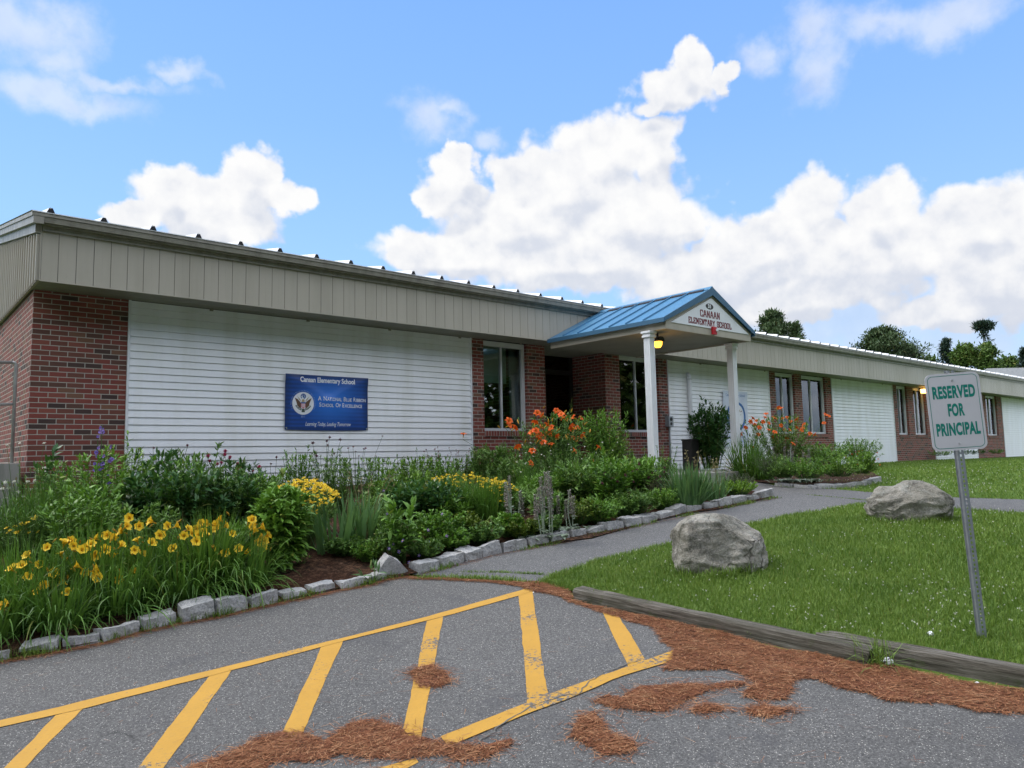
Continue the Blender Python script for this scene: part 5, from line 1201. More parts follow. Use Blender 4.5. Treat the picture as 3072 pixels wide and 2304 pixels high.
# 13 lamb's ear
def woolly(lab, pts, Y, seed, grp="woolly silver lamb's ears", zf=hb):
    c = np.mean([on_y(x, y, Y) for x, y in pts], 0); z0 = float(zf(c[0], Y)); r = empty('lambs_ear', (c[0], Y, z0), lab, "lamb's ear", grp); g = np.random.default_rng(seed); st = NM(); hd = NM(); lf = NM()
    for (x, y) in pts:
        top = on_y(x, y, Y+g.uniform(-.1, .1)); b = np.array([c[0]+(top[0]-c[0])*.6, top[1], z0]); tt = np.linspace(0, 1, 6)[:, None]; cv = b+(top-b)*tt; cv[:, :2] += g.normal(0, .012, 2)*np.sin(np.pi*tt)
        st.tube(cv, .006, .005, 5); n = 260; L_h = min(.26, (top[2]-z0)*.6); s_ = g.uniform(0, 1, n); P = top[None]-np.array([0, 0, 1.])*(s_*L_h)[:, None]; th = g.uniform(0, 6.28, n); rr = .018+.006*np.sin(s_*40)-.008*(1-s_)
        P = P+np.stack([np.cos(th)*rr*.6, np.sin(th)*rr*.6, 0*th], -1); D = unit(np.stack([np.cos(th), np.sin(th), .5+0*th], -1)); V, Q = strips(P, D, .017, .013, 0, 2, 'leaf', g=g); hd.add(V, Q)
        k = g.integers(3, 6); zz = g.uniform(.1, .6, k); P = b+(top-b)*zz[:, None]; th = g.uniform(0, 6.28, k); D = unit(np.stack([np.cos(th), np.sin(th), .5+0*th], -1)); V, Q = strips(P, D, .08, .02, .9, 4, 'leaf', g=g); lf.add(V, Q)
    n = 60; th = g.uniform(0, 6.28, n); P = np.stack([c[0]+g.normal(0, .12, n), Y+g.normal(0, .08, n), np.full(n, z0)], -1); D = unit(np.stack([np.cos(th), np.sin(th), .8+0*th], -1)); V, Q = strips(P, D, .15, .036, 1., 4, 'leaf', g=g); lf.add(V, Q)
    st.build('stems', L_['silver'], r); hd.build('flower_spikes', L_['woolly'], r); lf.build('foliage', L_['silver'], r); return r
def Yb(px, b, zf=hb): return float(G(px, b, zf)[1])
woolly('left group of silver woolly flower spikes, in front of the small coreopsis heap', [(1100, 1028), (1092, 1042), (1124, 1060), (1096, 1065), (1128, 1075)], Yb(1105, 1150), 1)
woolly('tallest group of silver woolly flower spikes at the middle of the path edge', [(1168, 1030), (1178, 1020), (1184, 1018), (1189, 1030), (1163, 1055), (1172, 1052), (1190, 1065), (1156, 1068), (1185, 1050)], Yb(1175, 1165), 2)
woolly('right group of silver woolly flower spikes bending over the path edge', [(1230, 1058), (1238, 1072), (1222, 1080), (1205, 1072)], Yb(1215, 1150), 3)
# 14 ground covers
GCV = [('geranium', 'dark geranium ground cover with small purple flowers beside the leaning corner stone', 870, 1150, 1222, 110, 'mid', (.045, .03), 100, 26),
       ('geranium', 'geranium ground cover under the dark peony, left of the tall leafy milkweed', 845, 1120, 1180, 100, 'mid', (.045, .03), 90, 24),
       ('geranium', 'light green geranium ground cover right of the tall leafy milkweed', 960, 1120, 1190, 140, 'phlox', (.05, .034), 120, 26),
       ('columbine', 'yellowish green columbine leaves spilling over the path edge left of the silver spikes', 1030, 1128, 1172, 110, 'yg', (.045, .034), 110, 26),
       ('columbine', 'yellowish green columbine leaves at the path edge right of the silver spikes', 1268, 1088, 1138, 120, 'yg', (.045, .03), 120, 24),
       ('geranium', 'low green cover below the milkweed at the path edge, nearer the porch', 1370, 1080, 1122, 110, 'mid', (.05, .03), 90, 24),
       ('lady_mantle', 'low round-leaved plant at the foot of the left silver spikes', 1120, 1125, 1168, 80, 'phlox', (.06, .05), 70, 16),
       ('dianthus', 'thin purplish plant between the silver spikes and the iris near the porch', 1420, 1045, 1090, 90, 'reddish', (.05, .010), 90, 22)]
for i, (nm_, lab, px, pt, b_, w_, mt, lf_, ns, pr) in enumerate(GCV):
    r, top, X, Y, ht = addbush(nm_, lab, nm_.replace('_', ' '), px, pt, (b_,), w_, mt, lf_, ns, pr, 100+i, flat=.6, bend=.3, lo=.4)
    if i in (0, 1, 2):
        fl = {0: [(850, 1175), (870, 1168), (862, 1192), (884, 1215), (905, 1200), (840, 1185)], 1: [(836, 1110), (829, 1060), (820, 1150)], 2: [(955, 1110), (925, 1145), (930, 1170), (948, 1185), (965, 1158)]}[i]
        cap(r, FM['daisy'], 'flower', fl, Y-.1, 1.2, .3, face=1.)
r, top, X, Y, ht = addbush('milkweed', 'single tall leafy milkweed with broad upright leaves near the leaning corner stone', 'milkweed', 885, 1105, (1228,), 66, 'phlox', (.17, .055), 12, 14, 120, flat=.7, bend=.6, lo=.15)
r, top, X, Y, ht = addbush('seedling', 'tiny weed with a few leaves on the bare soil', 'weed', 668, 1208, (1226,), 40, 'phlox', (.06, .02), 6, 6, 121, flat=.4)
r, top, X, Y, ht = addbush('seedling', 'low weed with long grey-green leaves leaning on the kerb beside the tilted stone', 'weed', 826, 1228, (1256,), 50, 'iris', (.13, .03), 6, 5, 122, flat=.4)
# 16 orange daylilies
OD1 = [(1098,911),(1098,920),(1110,926),(1202,888),(1209,893),(1160,894),(1174,898),(1220,905),(1230,906),(1241,903),(1253,905),(1180,920),(1183,928),(1193,925),(1157,932),(1165,940),(1172,944),(1187,941),(1196,938),(1206,944),(1163,950),(1150,936),(1226,944),(1236,948),(1246,950),(1261,942),(1238,924),(1248,926),(1120,968),(1150,976),(1239,975),(1291,968),(1145,1002),(1280,999),(1001,940),(1175,958),(1190,962),(1155,915),(1213,898),(1168,925)]
X, Y, ht, mpp = spot(1195, 895, Y=-3.3)
r, top = bush('orange_daylily', 'tall mass of orange daylilies in front of the entrance, left of the porch post', 'daylily', X, Y, .55, ht*.88, (.13, .022), 110, 22, 'lily', seed=130, flat=.8, bend=.9)
L, D = cap(r, FM['orange'], 'flower', OD1, Y-.1, 1., .45, face=.55, spread=.75, jit=.45); scapes(r, L, D, .06, r=.004)
cap(r, FM['obud'], 'bud', [(x+rng.uniform(-22, 22), y+rng.uniform(-16, 14)) for x, y in OD1[:30]], Y-.1, 1., .8, spread=.7, jit=.3)
fz = [(1110+rng.uniform(0, 230), 975+rng.uniform(-20, 50)) for _ in range(44)]
r, top, X, Y, ht = addbush('white_feverfew', 'loose feverfew with tiny white flowers below the tall orange daylilies', 'feverfew', 1215, 985, -4.0, 210, 'mid', (.05, .012), 120, 22, 131, flat=.8); L, D = cap(r, FM['umbel'], 'flower', fz, Y-.1, .55, .9); scapes(r, L, D, .01, r=.002)
r, top, X, Y, ht = addbush('phlox', 'rounded dark green bush between the orange daylilies and the left porch post', 'phlox', 1305, 905, -2.9, 110, 'phlox', (.11, .026), 110, 34, 132, flat=.75)
r, top, X, Y, ht = addbush('phlox', 'green bush below the first window, left of the orange daylilies', 'phlox', 1068, 972, -2.2, 90, 'mid', (.12, .035), 60, 24, 133, flat=.8)
r, top, X, Y, ht = addbush('phlox', 'low dark bush below the brick pier left of the first window', 'phlox', 1110, 1000, -3.0, 120, 'mid', (.11, .03), 70, 26, 134, flat=.8)
for i, (px, pt, b_, w_, mt, lab) in enumerate([(1335, 1010, 1105, 110, 'phlox', 'leafy milkweed stand in the middle of the path edge, right of the columbine'), (1400, 1005, 1085, 100, 'phlox', 'leafy milkweed with dull pink buds in front of the left porch post'), (1260, 1015, 1095, 100, 'mid', 'dark leafy plant between the silver spikes and the milkweed'), (1205, 1085, 1140, 80, 'mid', 'dark leafy cover at the foot of the tallest silver spikes')]):
    r, top, X, Y, ht = addbush('milkweed', lab, 'milkweed', px, pt, (b_,), w_, mt, (.12, .036), 70, 24, 140+i, flat=.8)
    if i < 2: cap(r, FM['dry'], 'flower', [(px+rng.uniform(-40, 40), pt+rng.uniform(-4, 40)) for _ in range(7)], Y-.1, 1., .7)
X, Y, ht, mpp = spot(1425, 975, Y=-4.6); r, top = bush('bee_balm', 'wispy plant with sparse leaves in front of the foot of the left porch post', 'bee balm', X, Y, .28, ht, (.05, .018), 26, 12, 'mid', seed=150, flat=.8, irregular=.5)
# 19 iris by the porch, dark shrub, lime cover, grey cover
iris('big bluish iris clump leaning over the path, in front of the porch step', 1505, 1000, 1096, 260, 160, .38, .026, 9)
iris('second bluish iris fan right behind the big one, before the right porch post', 1555, 1015, 1085, 110, 161, .34, .022, 5)
r, top, X, Y, ht = addbush('dark_shrub', 'dark glossy shrub beside the black pedestal, between the porch posts', 'shrub', 1535, 915, -2.6, 98, 'dark', (.13, .048), 150, 30, 162, flat=.8, irregular=.15, zf=lambda x, y: h(x, y)-.05)
r, top, X, Y, ht = addbush('lime_spirea', 'low lime green cover at the tip of the bed by the path', 'ground cover', 1615, 1048, (1076,), 90, 'lime', (.04, .018), 120, 26, 163, flat=.6, bend=.2, lo=.4)
r, top, X, Y, ht = addbush('thyme', 'low grey-purple flowering cover behind the lime green cover', 'thyme', 1612, 1030, (1064,), 90, 'greyshrub', (.025, .009), 110, 26, 164, flat=.6, bend=.2, lo=.4)
# second bed
z2 = lambda x, y: h(x, y)+.03
OD2 = [(1683,882),(1688,884),(1652,903),(1655,896),(1620,912),(1635,910),(1630,918),(1610,925),(1660,915),(1672,905),(1687,920),(1690,905),(1708,912),(1722,908),(1738,918),(1730,930),(1705,930),(1660,930),(1668,945),(1673,935),(1638,940),(1602,940),(1700,948),(1720,925),(1735,925),(1782,897),(1790,900),(1780,915),(1762,940),(1640,925),(1700,903),(1712,960),(1624,968),(1749,938),(1648,912),(1695,930),(1625,905)]
X, Y, ht, mpp = spot(1690, 905, Y=-2.6, zf=z2); r, top = bush('orange_daylily', 'orange daylilies in the far bed, right of the porch', 'daylily', X, Y, .62, ht*.92, (.13, .024), 110, 24, 'phlox', seed=170, flat=.8, bend=.7, zf=z2)
L, D = cap(r, FM['orange'], 'flower', OD2, Y-.2, .95, .45, face=.55, spread=.75, jit=.45); scapes(r, L, D, .06, r=.004)
X, Y, ht, mpp = spot(1625, 930, Y=-2.9, zf=z2); r, top = bush('coneflower', 'tall leafy plant with a sprinkling of orange at the right porch post', 'coneflower', X, Y, .3, ht, (.11, .03), 36, 16, 'mid', seed=171, flat=.85, irregular=.4, zf=z2)
for i, (px, pt, b_, lab) in enumerate([(1628, 955, 1034, 'fresh green daylily blades at the foot of the right porch post'), (1665, 980, 1036, 'fresh green daylily blades at the left end of the far bed')]):
    X, Y, ht, mpp = spot(px, pt, base=b_, zf=z2); clump('daylily', lab, 'daylily', X, Y+.15, 230, ht*1.3, .018, 0, 'lily', .38, 1.1, 7, 'daylily foliage in the far bed', 90+i, .18, zf=z2)
woolly('silver woolly spikes in the far bed, left group', [(1694, 965), (1703, 972), (1708, 960), (1712, 975), (1698, 985), (1670, 965)], Yb(1700, 1042, z2), 11, "woolly spikes in the far bed", z2)
woolly('silver woolly spikes in the far bed, right group', [(1747, 970), (1744, 985), (1735, 978), (1755, 1000)], Yb(1745, 1042, z2), 12, "woolly spikes in the far bed", z2)
r, top, X, Y, ht = addbush('grey_shrub', 'low greyish brown shrub at the left end of the far bed', 'shrub', 1690, 1002, (1046,), 90, 'greyshrub', (.03, .011), 120, 26, 175, zf=z2, flat=.7, bend=.2)
r, top, X, Y, ht = addbush('butterfly_weed', 'wide butterfly weed with flat orange flower heads at the right end of the far bed', 'butterfly weed', 1850, 966, -2.4, 112, 'bright', (.10, .022), 110, 28, 176, zf=z2, flat=.7, irregular=.4)
L, D = cap(r, FM['milk'], 'flower', [(1812+rng.uniform(0, 90), 972+rng.uniform(0, 34)) for _ in range(22)]+[(1878, 1000), (1890, 995), (1880, 985), (1865, 978)], Y-.2, 1.2, .9)
r, top, X, Y, ht = addbush('phlox', 'leafy green plants filling the middle of the far bed', 'phlox', 1775, 980, -3.1, 135, 'phlox', (.11, .026), 100, 28, 177, zf=z2, flat=.7, irregular=.45)
for i, (px, pt, b_, w_, mt, lab) in enumerate([(1765, 1012, 1050, 110, 'phlox', 'low bright green cover in front of the far bed, left half'), (1835, 1002, 1047, 110, 'bright', 'low bright green cover in front of the far bed, middle'), (1885, 1000, 1041, 70, 'bright', 'low bright green cover at the right tip of the far bed'), (1715, 1008, 1048, 80, 'mid', 'low dark cover in front of the far bed beside the grey shrub')]):
    addbush('ground_cover', lab, 'ground cover', px, pt, (b_,), w_, mt, (.06, .018), 110, 24, 180+i, zf=z2, flat=.5, bend=.3, lo=.2, irregular=.5)
# shoots along the far wall
for i, (px, pt, Yd, w_) in enumerate([(2068, 980, -.5, 16), (2084, 982, -.5, 14), (2100, 983, -.5, 12), (2118, 980, -.5, 16), (2032, 985, -.4, 60), (1795, 990, -1.5, 50), (2150, 982, -.5, 30)]):
    addbush('wall_weed', ['first leafy shoot against the farthest clapboards', 'second leafy shoot against the farthest clapboards', 'third and smallest leafy shoot against the farthest clapboards', 'fourth leafy shoot against the farthest clapboards', 'sprawling weeds at the wall foot behind the sign post', 'green weeds against the brick, left of the third clapboard panel', 'low weeds at the foot of the farthest clapboards'][i], 'weed', px, pt, Yd, w_, 'dark' if i < 4 else 'mid', (.12, .035), 10 if i < 4 else 30, 14, 190+i, zf=h, flat=.7)

# fillers: low leafy plants knit the bed together
FILL = [(762,1172,1208,80,'mid',.045,.03),(815,1188,1222,70,'phlox',.05,.02),(930,1178,1216,100,'mid',.045,.03),(992,1160,1198,90,'phlox',.05,.034),(1062,1145,1186,90,'mid',.05,.03),(1148,1135,1172,80,'yg',.045,.03),(1200,1128,1164,70,'mid',.05,.035),
 (1318,1092,1138,90,'phlox',.07,.024),(1395,1072,1118,90,'mid',.06,.02),(1452,1068,1106,70,'phlox',.06,.018),(820,1085,1150,90,'mid',.08,.026),(895,1085,1120,110,'mid',.10,.03),(985,1080,1135,100,'phlox',.09,.026),(1060,1065,1118,90,'bright',.08,.016),
 (1130,1060,1112,90,'mid',.09,.024),(1185,1040,1100,90,'phlox',.10,.02),(1235,1030,1080,100,'bright',.09,.018),(1300,1015,1070,90,'phlox',.10,.026),(1370,1010,1062,90,'mid',.10,.026),(1440,1000,1050,80,'phlox',.09,.02),(690,1085,1160,90,'mid',.09,.03),
 (560,1150,1245,90,'phlox',.12,.03),(1490,1050,1092,80,'mid',.07,.014),(300,1110,1215,150,'mid',.10,.034),(60,1100,1230,150,'grassy',.14,.010),(1345,960,1040,80,'bright',.09,.02),(1280,990,1050,90,'mid',.10,.026)]
WHERE = ['at the foot of the left iris fan', 'on the bare soil left of the leaning stone', 'right of the leaning corner stone', 'fourth tuft along the path edging', 'below the yellowish columbine', 'between the two groups of silver spikes', 'at the foot of the tallest silver spikes', 'right of the second columbine', 'below the leafy milkweed at the path', 'left of the big bluish iris', 'behind the left iris fan', 'behind the dark peony', 'in front of the long coreopsis patch', 'left of the silver spikes', 'behind the left silver spikes', 'behind the tallest silver spikes', 'below the tiny white feverfew flowers', 'below the rounded dark green bush', 'in front of the left porch post', 'left of the porch step', 'behind the coreopsis mound', 'between daylilies and broad-leaved plant', 'under the big bluish iris', 'behind the second daylily clump', 'behind the leftmost daylily clump', 'at the left foot of the porch', 'under the orange daylilies']
for i, (px, pt, b_, w_, mt, l0, l1) in enumerate(FILL):
    addbush('leafy_plant', 'low plant '+WHERE[i], 'plant', px, pt, (b_,), w_*1.15, mt, (l0, l1), 80, 22, 300+i, flat=.7, irregular=.35, lo=.2)
BACK = [(645,1000,-2.6,70,'phlox'),(735,1005,-2.7,80,'mid'),(815,1005,-2.8,90,'phlox'),(905,1000,-2.4,90,'bright'),(960,1008,-2.8,80,'phlox'),(1040,985,-2.2,70,'mid'),(395,1020,-3.2,110,'phlox'),(490,1030,-3.2,120,'mid'),(575,1045,-3.4,90,'phlox'),(130,1020,-2.6,90,'mid'),(1130,975,-2.6,90,'phlox')]
BW = ['left of the banner\'s lower right corner', 'below the banner\'s right edge', 'just right of the banner', 'midway between banner and window', 'before the right half of the clapboards', 'beside the brick pier', 'in the second row, left', 'in the second row, centre', 'in the second row, right', 'before the brick corner', 'under the first window']
for i, (px, pt, Yd, w_, mt) in enumerate(BACK):
    addbush('tall_perennial', 'loose tall perennial at the bed\'s back, '+BW[i], 'plant', px, pt, Yd, w_, mt, (.085, .02), 54, 24, 350+i, flat=.8, irregular=.45, lo=.15)

# ================================================================ STONES
def rough_block(L_, W_, H_, seed, amp=.012, round_=.25):
    """a quarried block: subdivided box, corners eased, surfaces chipped"""
    bm = bmesh.new(); bmesh.ops.create_cube(bm, size=1.); bmesh.ops.subdivide_edges(bm, edges=bm.edges[:], cuts=7, use_grid_fill=True)
    g = random.Random(seed); sk = g.uniform(-.10, .10); tl = g.uniform(-.12, .12)
    for v_ in bm.verts:
        p = v_.co.copy(); s = Vector((p.x*2, p.y*2, p.z*2)); sp = s.normalized()*max(abs(s.x), abs(s.y), abs(s.z)); m_ = p.lerp(sp*.5, round_*.45)
        q = Vector((m_.x*L_, m_.y*W_, m_.z*H_)); q.z += (m_.x*tl+m_.y*sk)*H_ if m_.z > 0 else 0
        n = mnoise.noise(q*9+Vector((seed*7.1, 0, 0))); n2 = mnoise.noise(q*26+Vector((0, seed*3.3, 0)))
        q += m_.normalized()*(n*amp*1.6+n2*amp*.7); v_.co = q
    me = bpy.data.meshes.new('stone'); bm.to_mesh(me); bm.free(); me.materials.append(M['granite'])
    for p in me.polygons: p.use_smooth = False
    return me
NUM = ['first', 'second', 'third', 'fourth', 'fifth', 'sixth', 'seventh', 'eighth', 'ninth', 'tenth', 'eleventh', 'twelfth', 'thirteenth', 'fourteenth', 'fifteenth', 'sixteenth', 'seventeenth', 'eighteenth', 'nineteenth', 'twentieth', 'twenty-first', 'twenty-second', 'twenty-third', 'twenty-fourth', 'twenty-fifth', 'twenty-sixth', 'twenty-seventh', 'twenty-eighth', 'twenty-ninth', 'thirtieth']
def stone(a, b, hgt, seed, label, group, W_=.15, push=.07, tilt=0.):
    a = Vector(a); b = Vector(b); d = b-a; L_s = d.length; n = Vector((-d.y, d.x)).normalized(); c = (a+b)/2+n*push
    me = rough_block(L_s*.94, W_, hgt+.10, seed); o = bpy.data.objects.new('edging_stone', me); col.objects.link(o)
    zc = (float(h(a.x, a.y))+float(h(b.x, b.y)))/2
    o.location = (c.x, c.y, zc+(hgt-.10)/2); o.rotation_euler = (random.Random(seed).uniform(-.06, .06), -math.atan2(float(h(b.x, b.y))-float(h(a.x, a.y)), L_s)+random.Random(seed+1).uniform(-.03, .03)+tilt, math.atan2(d.y, d.x))
    return tag(o, label, 'stone', group)
ROWA = [(-62,1443,28,1425,24), (35,1419,128,1407,30), (133,1405,221,1390,26), (222,1390,303,1366,30), (307,1366,387,1347,34), (390,1349,467,1333,48), (470,1334,537,1317,42), (541,1317,604,1303,32), (611,1301,667,1288,22), (673,1287,727,1275,24), (735,1275,788,1265,20), (793,1263,838,1251,18)]
for i, (x0, y0, x1, y1, hp) in enumerate(ROWA):
    a = G(x0, y0); b = G(x1, y1); dep = float(np.dot((a+b)/2-CAM, AX_F)); stone(a[:2], b[:2], hp*dep*K/F_PX*.82, i+1, ('tallest granite kerb stone, ' if i == 5 else 'granite kerb stone, ')+NUM[i]+' from the left photo edge along the parking lot', 'granite kerb stones along the parking lot')
_s0 = Vector(EDGE[0]); _s1 = Vector(EDGE[1]); _k = 0
while _k < 5: stone(_s0.lerp(_s1, _k/5+.005), _s0.lerp(_s1, (_k+1)/5-.005), .12, 60+_k, 'granite kerb stone past the left photo edge, %s from the end' % NUM[_k], 'granite kerb stones along the parking lot'); _k += 1
# the leaning corner stone
me = rough_block(.26, .17, .17, 99, .014, .5); o = bpy.data.objects.new('corner_stone', me); col.objects.link(o); c = G(858, 1246); o.location = (c[0], c[1]+.08, c[2]+.055); o.rotation_euler = (.1, .62, -.25)
tag(o, 'pale triangular stone tilted on its end where parking lot and path meet', 'stone')
def row(pts, n_, lens, group, pre, seed, hgt=.095, W_=.16):
    P = [Vector(p) for p in pts]; g = random.Random(seed); cum = [0]
    for a, b in zip(P[:-1], P[1:]): cum.append(cum[-1]+(b-a).length)
    def at(s):
        for i in range(len(P)-1):
            if s <= cum[i+1] or i == len(P)-2: return P[i].lerp(P[i+1], (s-cum[i])/(cum[i+1]-cum[i]))
    s = 0; k = 0
    while s < cum[-1]-.1 and k < 30:
        L_s = min(g.uniform(*lens), cum[-1]-s); stone(at(s), at(s+L_s), hgt*g.uniform(.8, 1.2), seed*100+k, '%s, %s stone from its left end' % (pre, NUM[k]), group, W_); s += L_s+g.uniform(.0, .02); k += 1
row(GP([(905,1242),(960,1228),(1050,1203),(1124,1188),(1195,1175),(1280,1158),(1340,1146),(1400,1131),(1480,1111),(1560,1098),(1675,1074)]), 30, (.22, .34), 'granite stones edging the bed along the path', 'granite edging along the path', 3)
row(GP([(1672,1050),(1730,1056),(1797,1058),(1850,1052),(1906,1040)]), 12, (.35, .6), 'granite stones edging the far bed', 'low granite edging of the far bed', 4, .06)

# ================================================================ BOULDERS
def boulder(name, label, gl, gr, ptop, base_mid, depth_f, seed, prof, zf):
    A = G(*gl, zf); B = G(*gr, zf); c = (A+B)/2; cm = G((gl[0]+gr[0])/2, base_mid, zf)
    wv = (B-A)[:2]; 
    vd = (c-CAM)[:2]; vd = vd/np.linalg.norm(vd); rt = np.array([vd[1], -vd[0]]); dep = float(np.dot(cm-CAM, AX_F))
    Wd = (gr[0]-gl[0])*dep*K/F_PX*.96; Ht = (base_mid-ptop)*dep*K/F_PX*1.0
    ctr = cm[:2]+vd*Wd*depth_f*.5
    bm = bmesh.new(); bmesh.ops.create_icosphere(bm, subdivisions=6, radius=1.)
    g = np.random.default_rng(seed); planes = [(unit(g.normal(size=3)*[1, 1, .8]), g.uniform(.84, 1.08)) for _ in range(18)]
    for v_ in bm.verts:
        p = v_.co; q = p.copy(); q /= (abs(q.x)**2.7+abs(q.y)**2.7+abs(q.z)**2.7)**(1/2.7)
        for nrm, dd in planes:
            e = q.dot(Vector(nrm))-dd
            if e > 0: q -= Vector(nrm)*e*.9
        x_, y_, z_ = q
        zz = (z_+.55)/1.55 if z_ > -.55 else (z_+.55)*.4
        t_ = prof(x_); z3 = zz*t_ if zz > 0 else zz*.3
        n1 = mnoise.fractal(Vector((x_*1.4, y_*1.4, z_*1.4))+Vector((seed, 0, 0)), 1., 2., 5); n2 = mnoise.ridged_multi_fractal(Vector((x_*1.6, y_*1.6, z_*2.6))+Vector((0, seed, 0)), 1., 2., 5, 1., 2.)-1.2
        k = 1+n1*.085+n2*.05
        X_ = x_*k*Wd/2; Y_ = y_*k*Wd*depth_f/2; Z_ = z3*Ht*(1+n1*.06+n2*.02)
        v_.co = (X_, Y_, Z_)
    xs_ = [v_.co.x for v_ in bm.verts]; zm = max(v_.co.z for v_ in bm.verts); sx = Wd/(max(xs_)-min(xs_)); sz_ = Ht/zm; ox = (max(xs_)+min(xs_))/2
    for v_ in bm.verts:
        X_, Y_, Z_ = (v_.co.x-ox)*sx, v_.co.y, v_.co.z*(sz_ if v_.co.z > 0 else 1); v_.co = (rt[0]*X_+vd[0]*Y_, rt[1]*X_+vd[1]*Y_, Z_)
    me = bpy.data.meshes.new(name); bm.to_mesh(me); bm.free(); me.materials.append(M['boulder']); me.polygons.foreach_set('use_smooth', [True]*len(me.polygons))
    o = bpy.data.objects.new(name, me); col.objects.link(o); o.location = (ctr[0], ctr[1], float(zf(ctr[0], ctr[1]))-.02); tag(o, label, 'boulder', 'boulders on the lawn'); return o, ctr, Wd
bd1 = boulder('boulder', 'nearer tall grey boulder with dark cracks, on the grass by the timbers', (1440,1225), (1665,1225), 1118, 1245, .8, 3, lambda x: .93+.08*math.cos((x+.35)*2.2), hl)
bd2 = boulder('boulder', 'farther long flat grey boulder on the grass beside the path', (1868,1118), (2060,1118), 1041, 1132, .75, 8, lambda x: .90+.10*math.cos((x-.1)*2.6)-.08*math.exp(-((x+.35)/.2)**2), hl)

# ================================================================ TIMBERS
def timber(a, b, w_, hgt, z0f, seed, label, crack=True):
    a = Vector((a[0], a[1])); b = Vector((b[0], b[1])); L_t = (b-a).length; nx = 150; ny = 8; g = random.Random(seed)
    bm = bmesh.new(); ring = []
    prof = [(-.5, 0), (-.5, .35), (-.5, .72), (-.46, .93), (-.36, 1.), (-.12, 1.0), (.12, 1.), (.36, 1.), (.46, .93), (.5, .7), (.5, .35), (.5, 0)]
    for i in range(nx+1):
        s_ = i/nx; rr = []
        for j, (u, v_) in enumerate(prof):
            p = Vector((s_*L_t-L_t/2, u*w_, v_*hgt)); q = Vector((p.x*1.1, p.y*16, p.z*16))+Vector((seed*5, 0, 0))
            n = mnoise.noise(q)*.010+mnoise.noise(Vector((p.x*5, p.y*30, p.z*30)))*.005
            hole = min(0, mnoise.noise(Vector((p.x*2.6, p.z*6+seed, p.y*6)))+.36)*.09
            e = min(s_, 1-s_)*L_t; end = 0
            if e < .06: end = (mnoise.noise(Vector((j*1.7, seed, s_*3)))-.1)*.03*(1-e/.06)
            d_ = Vector((0, u, v_-.5)).normalized(); rr.append(bm.verts.new(p+d_*(n+hole)+Vector((end, 0, 0))+Vector((0, math.sin(s_*3+seed)*.008, 0))))
        ring.append(rr)
    m_ = len(prof)
    for i in range(nx):
        for j in range(m_-1): bm.faces.new((ring[i][j], ring[i+1][j], ring[i+1][j+1], ring[i][j+1]))
    bm.faces.new(ring[0]); bm.faces.new(ring[-1][::-1]); bmesh.ops.recalc_face_normals(bm, faces=bm.faces)
    me = bpy.data.meshes.new('timber'); bm.to_mesh(me); bm.free(); me.materials.append(M['wood']); 
    o = bpy.data.objects.new('landscape_timber', me); col.objects.link(o); c = (a+b)/2; za, zb_ = z0f(a.x, a.y), z0f(b.x, b.y)
    o.location = (c.x, c.y, (za+zb_)/2-.03); o.rotation_euler = (0, -math.atan2(zb_-za, L_t), math.atan2((b-a).y, (b-a).x)); return tag(o, label, 'timber', 'weathered timbers between lawn and parking lot')
hz = lambda x, y: float(h(x, y))
ta, tb_ = G(1232,1296), G(1876,1438); tn = np.array([-(tb_-ta)[1], (tb_-ta)[0]]); tn = tn/np.linalg.norm(tn)
timber(ta[:2]+tn*.09, tb_[:2]+tn*.09, .135, .105, hz, 2, 'long weathered grey timber with split ends, from the path corner to the needles')
tc_, td_ = G(1758,1398), G(2212,1487); dd_ = (td_-tc_)[:2]/np.linalg.norm((td_-tc_)[:2])
timber(tc_[:2]+tn*.10, td_[:2]+dd_*.75+tn*.10, .135, .105, hz, 5, 'darker timber behind the first, running off the right photo edge')

# ================================================================ PINE NEEDLES
NEED = dict(
 N1=[(1152,1257),(1200,1262),(1226,1278),(1232,1299),(1358,1325),(1559,1368),(1631,1392),(1760,1417),(1870,1440),(1905,1436),(2234,1500),(2320,1520),(2320,1566),(2212,1541),(2158,1544),(2110,1536),(2038,1518),(1918,1515),(1871,1497),(1823,1493),(1765,1470),(1727,1467),(1708,1483),(1698,1513),(1612,1509),(1631,1475),(1612,1464),(1569,1448),(1507,1452),(1435,1449),(1440,1434),(1459,1402),(1430,1387),(1420,1363),(1406,1354),(1353,1346),(1344,1337),(1300,1326),(1262,1311),(1214,1292),(1165,1279),(1120,1268),(1060,1258)],
 N2=[(1286,1518),(1310,1506),(1344,1511),(1382,1487),(1440,1482),(1535,1478),(1612,1473),(1617,1480),(1545,1492),(1487,1511),(1440,1535),(1382,1539),(1325,1533)],
 N3=[(1497,1533),(1530,1526),(1564,1533),(1535,1538),(1507,1539)], N4=[(1614,1538),(1650,1526),(1679,1533),(1722,1535),(1684,1547),(1631,1547)],
 N5=[(1236,1574),(1262,1542),(1291,1540),(1310,1559),(1310,1578),(1334,1593),(1372,1607),(1377,1624),(1344,1634),(1291,1635),(1267,1617),(1233,1598)],
 N6=[(885,1454),(906,1441),(937,1438),(969,1459),(974,1475),(948,1488),(911,1485),(896,1470)],
 N7=[(385,1682),(406,1659),(469,1636),(521,1616),(573,1592),(651,1590),(703,1605),(729,1590),(755,1569),(802,1561),(859,1569),(885,1590),(953,1600),(1042,1616),(1104,1600),(1109,1610),(1042,1642),(990,1647),(953,1634),(875,1647),(781,1636),(729,1634),(651,1647),(588,1650),(562,1682)])
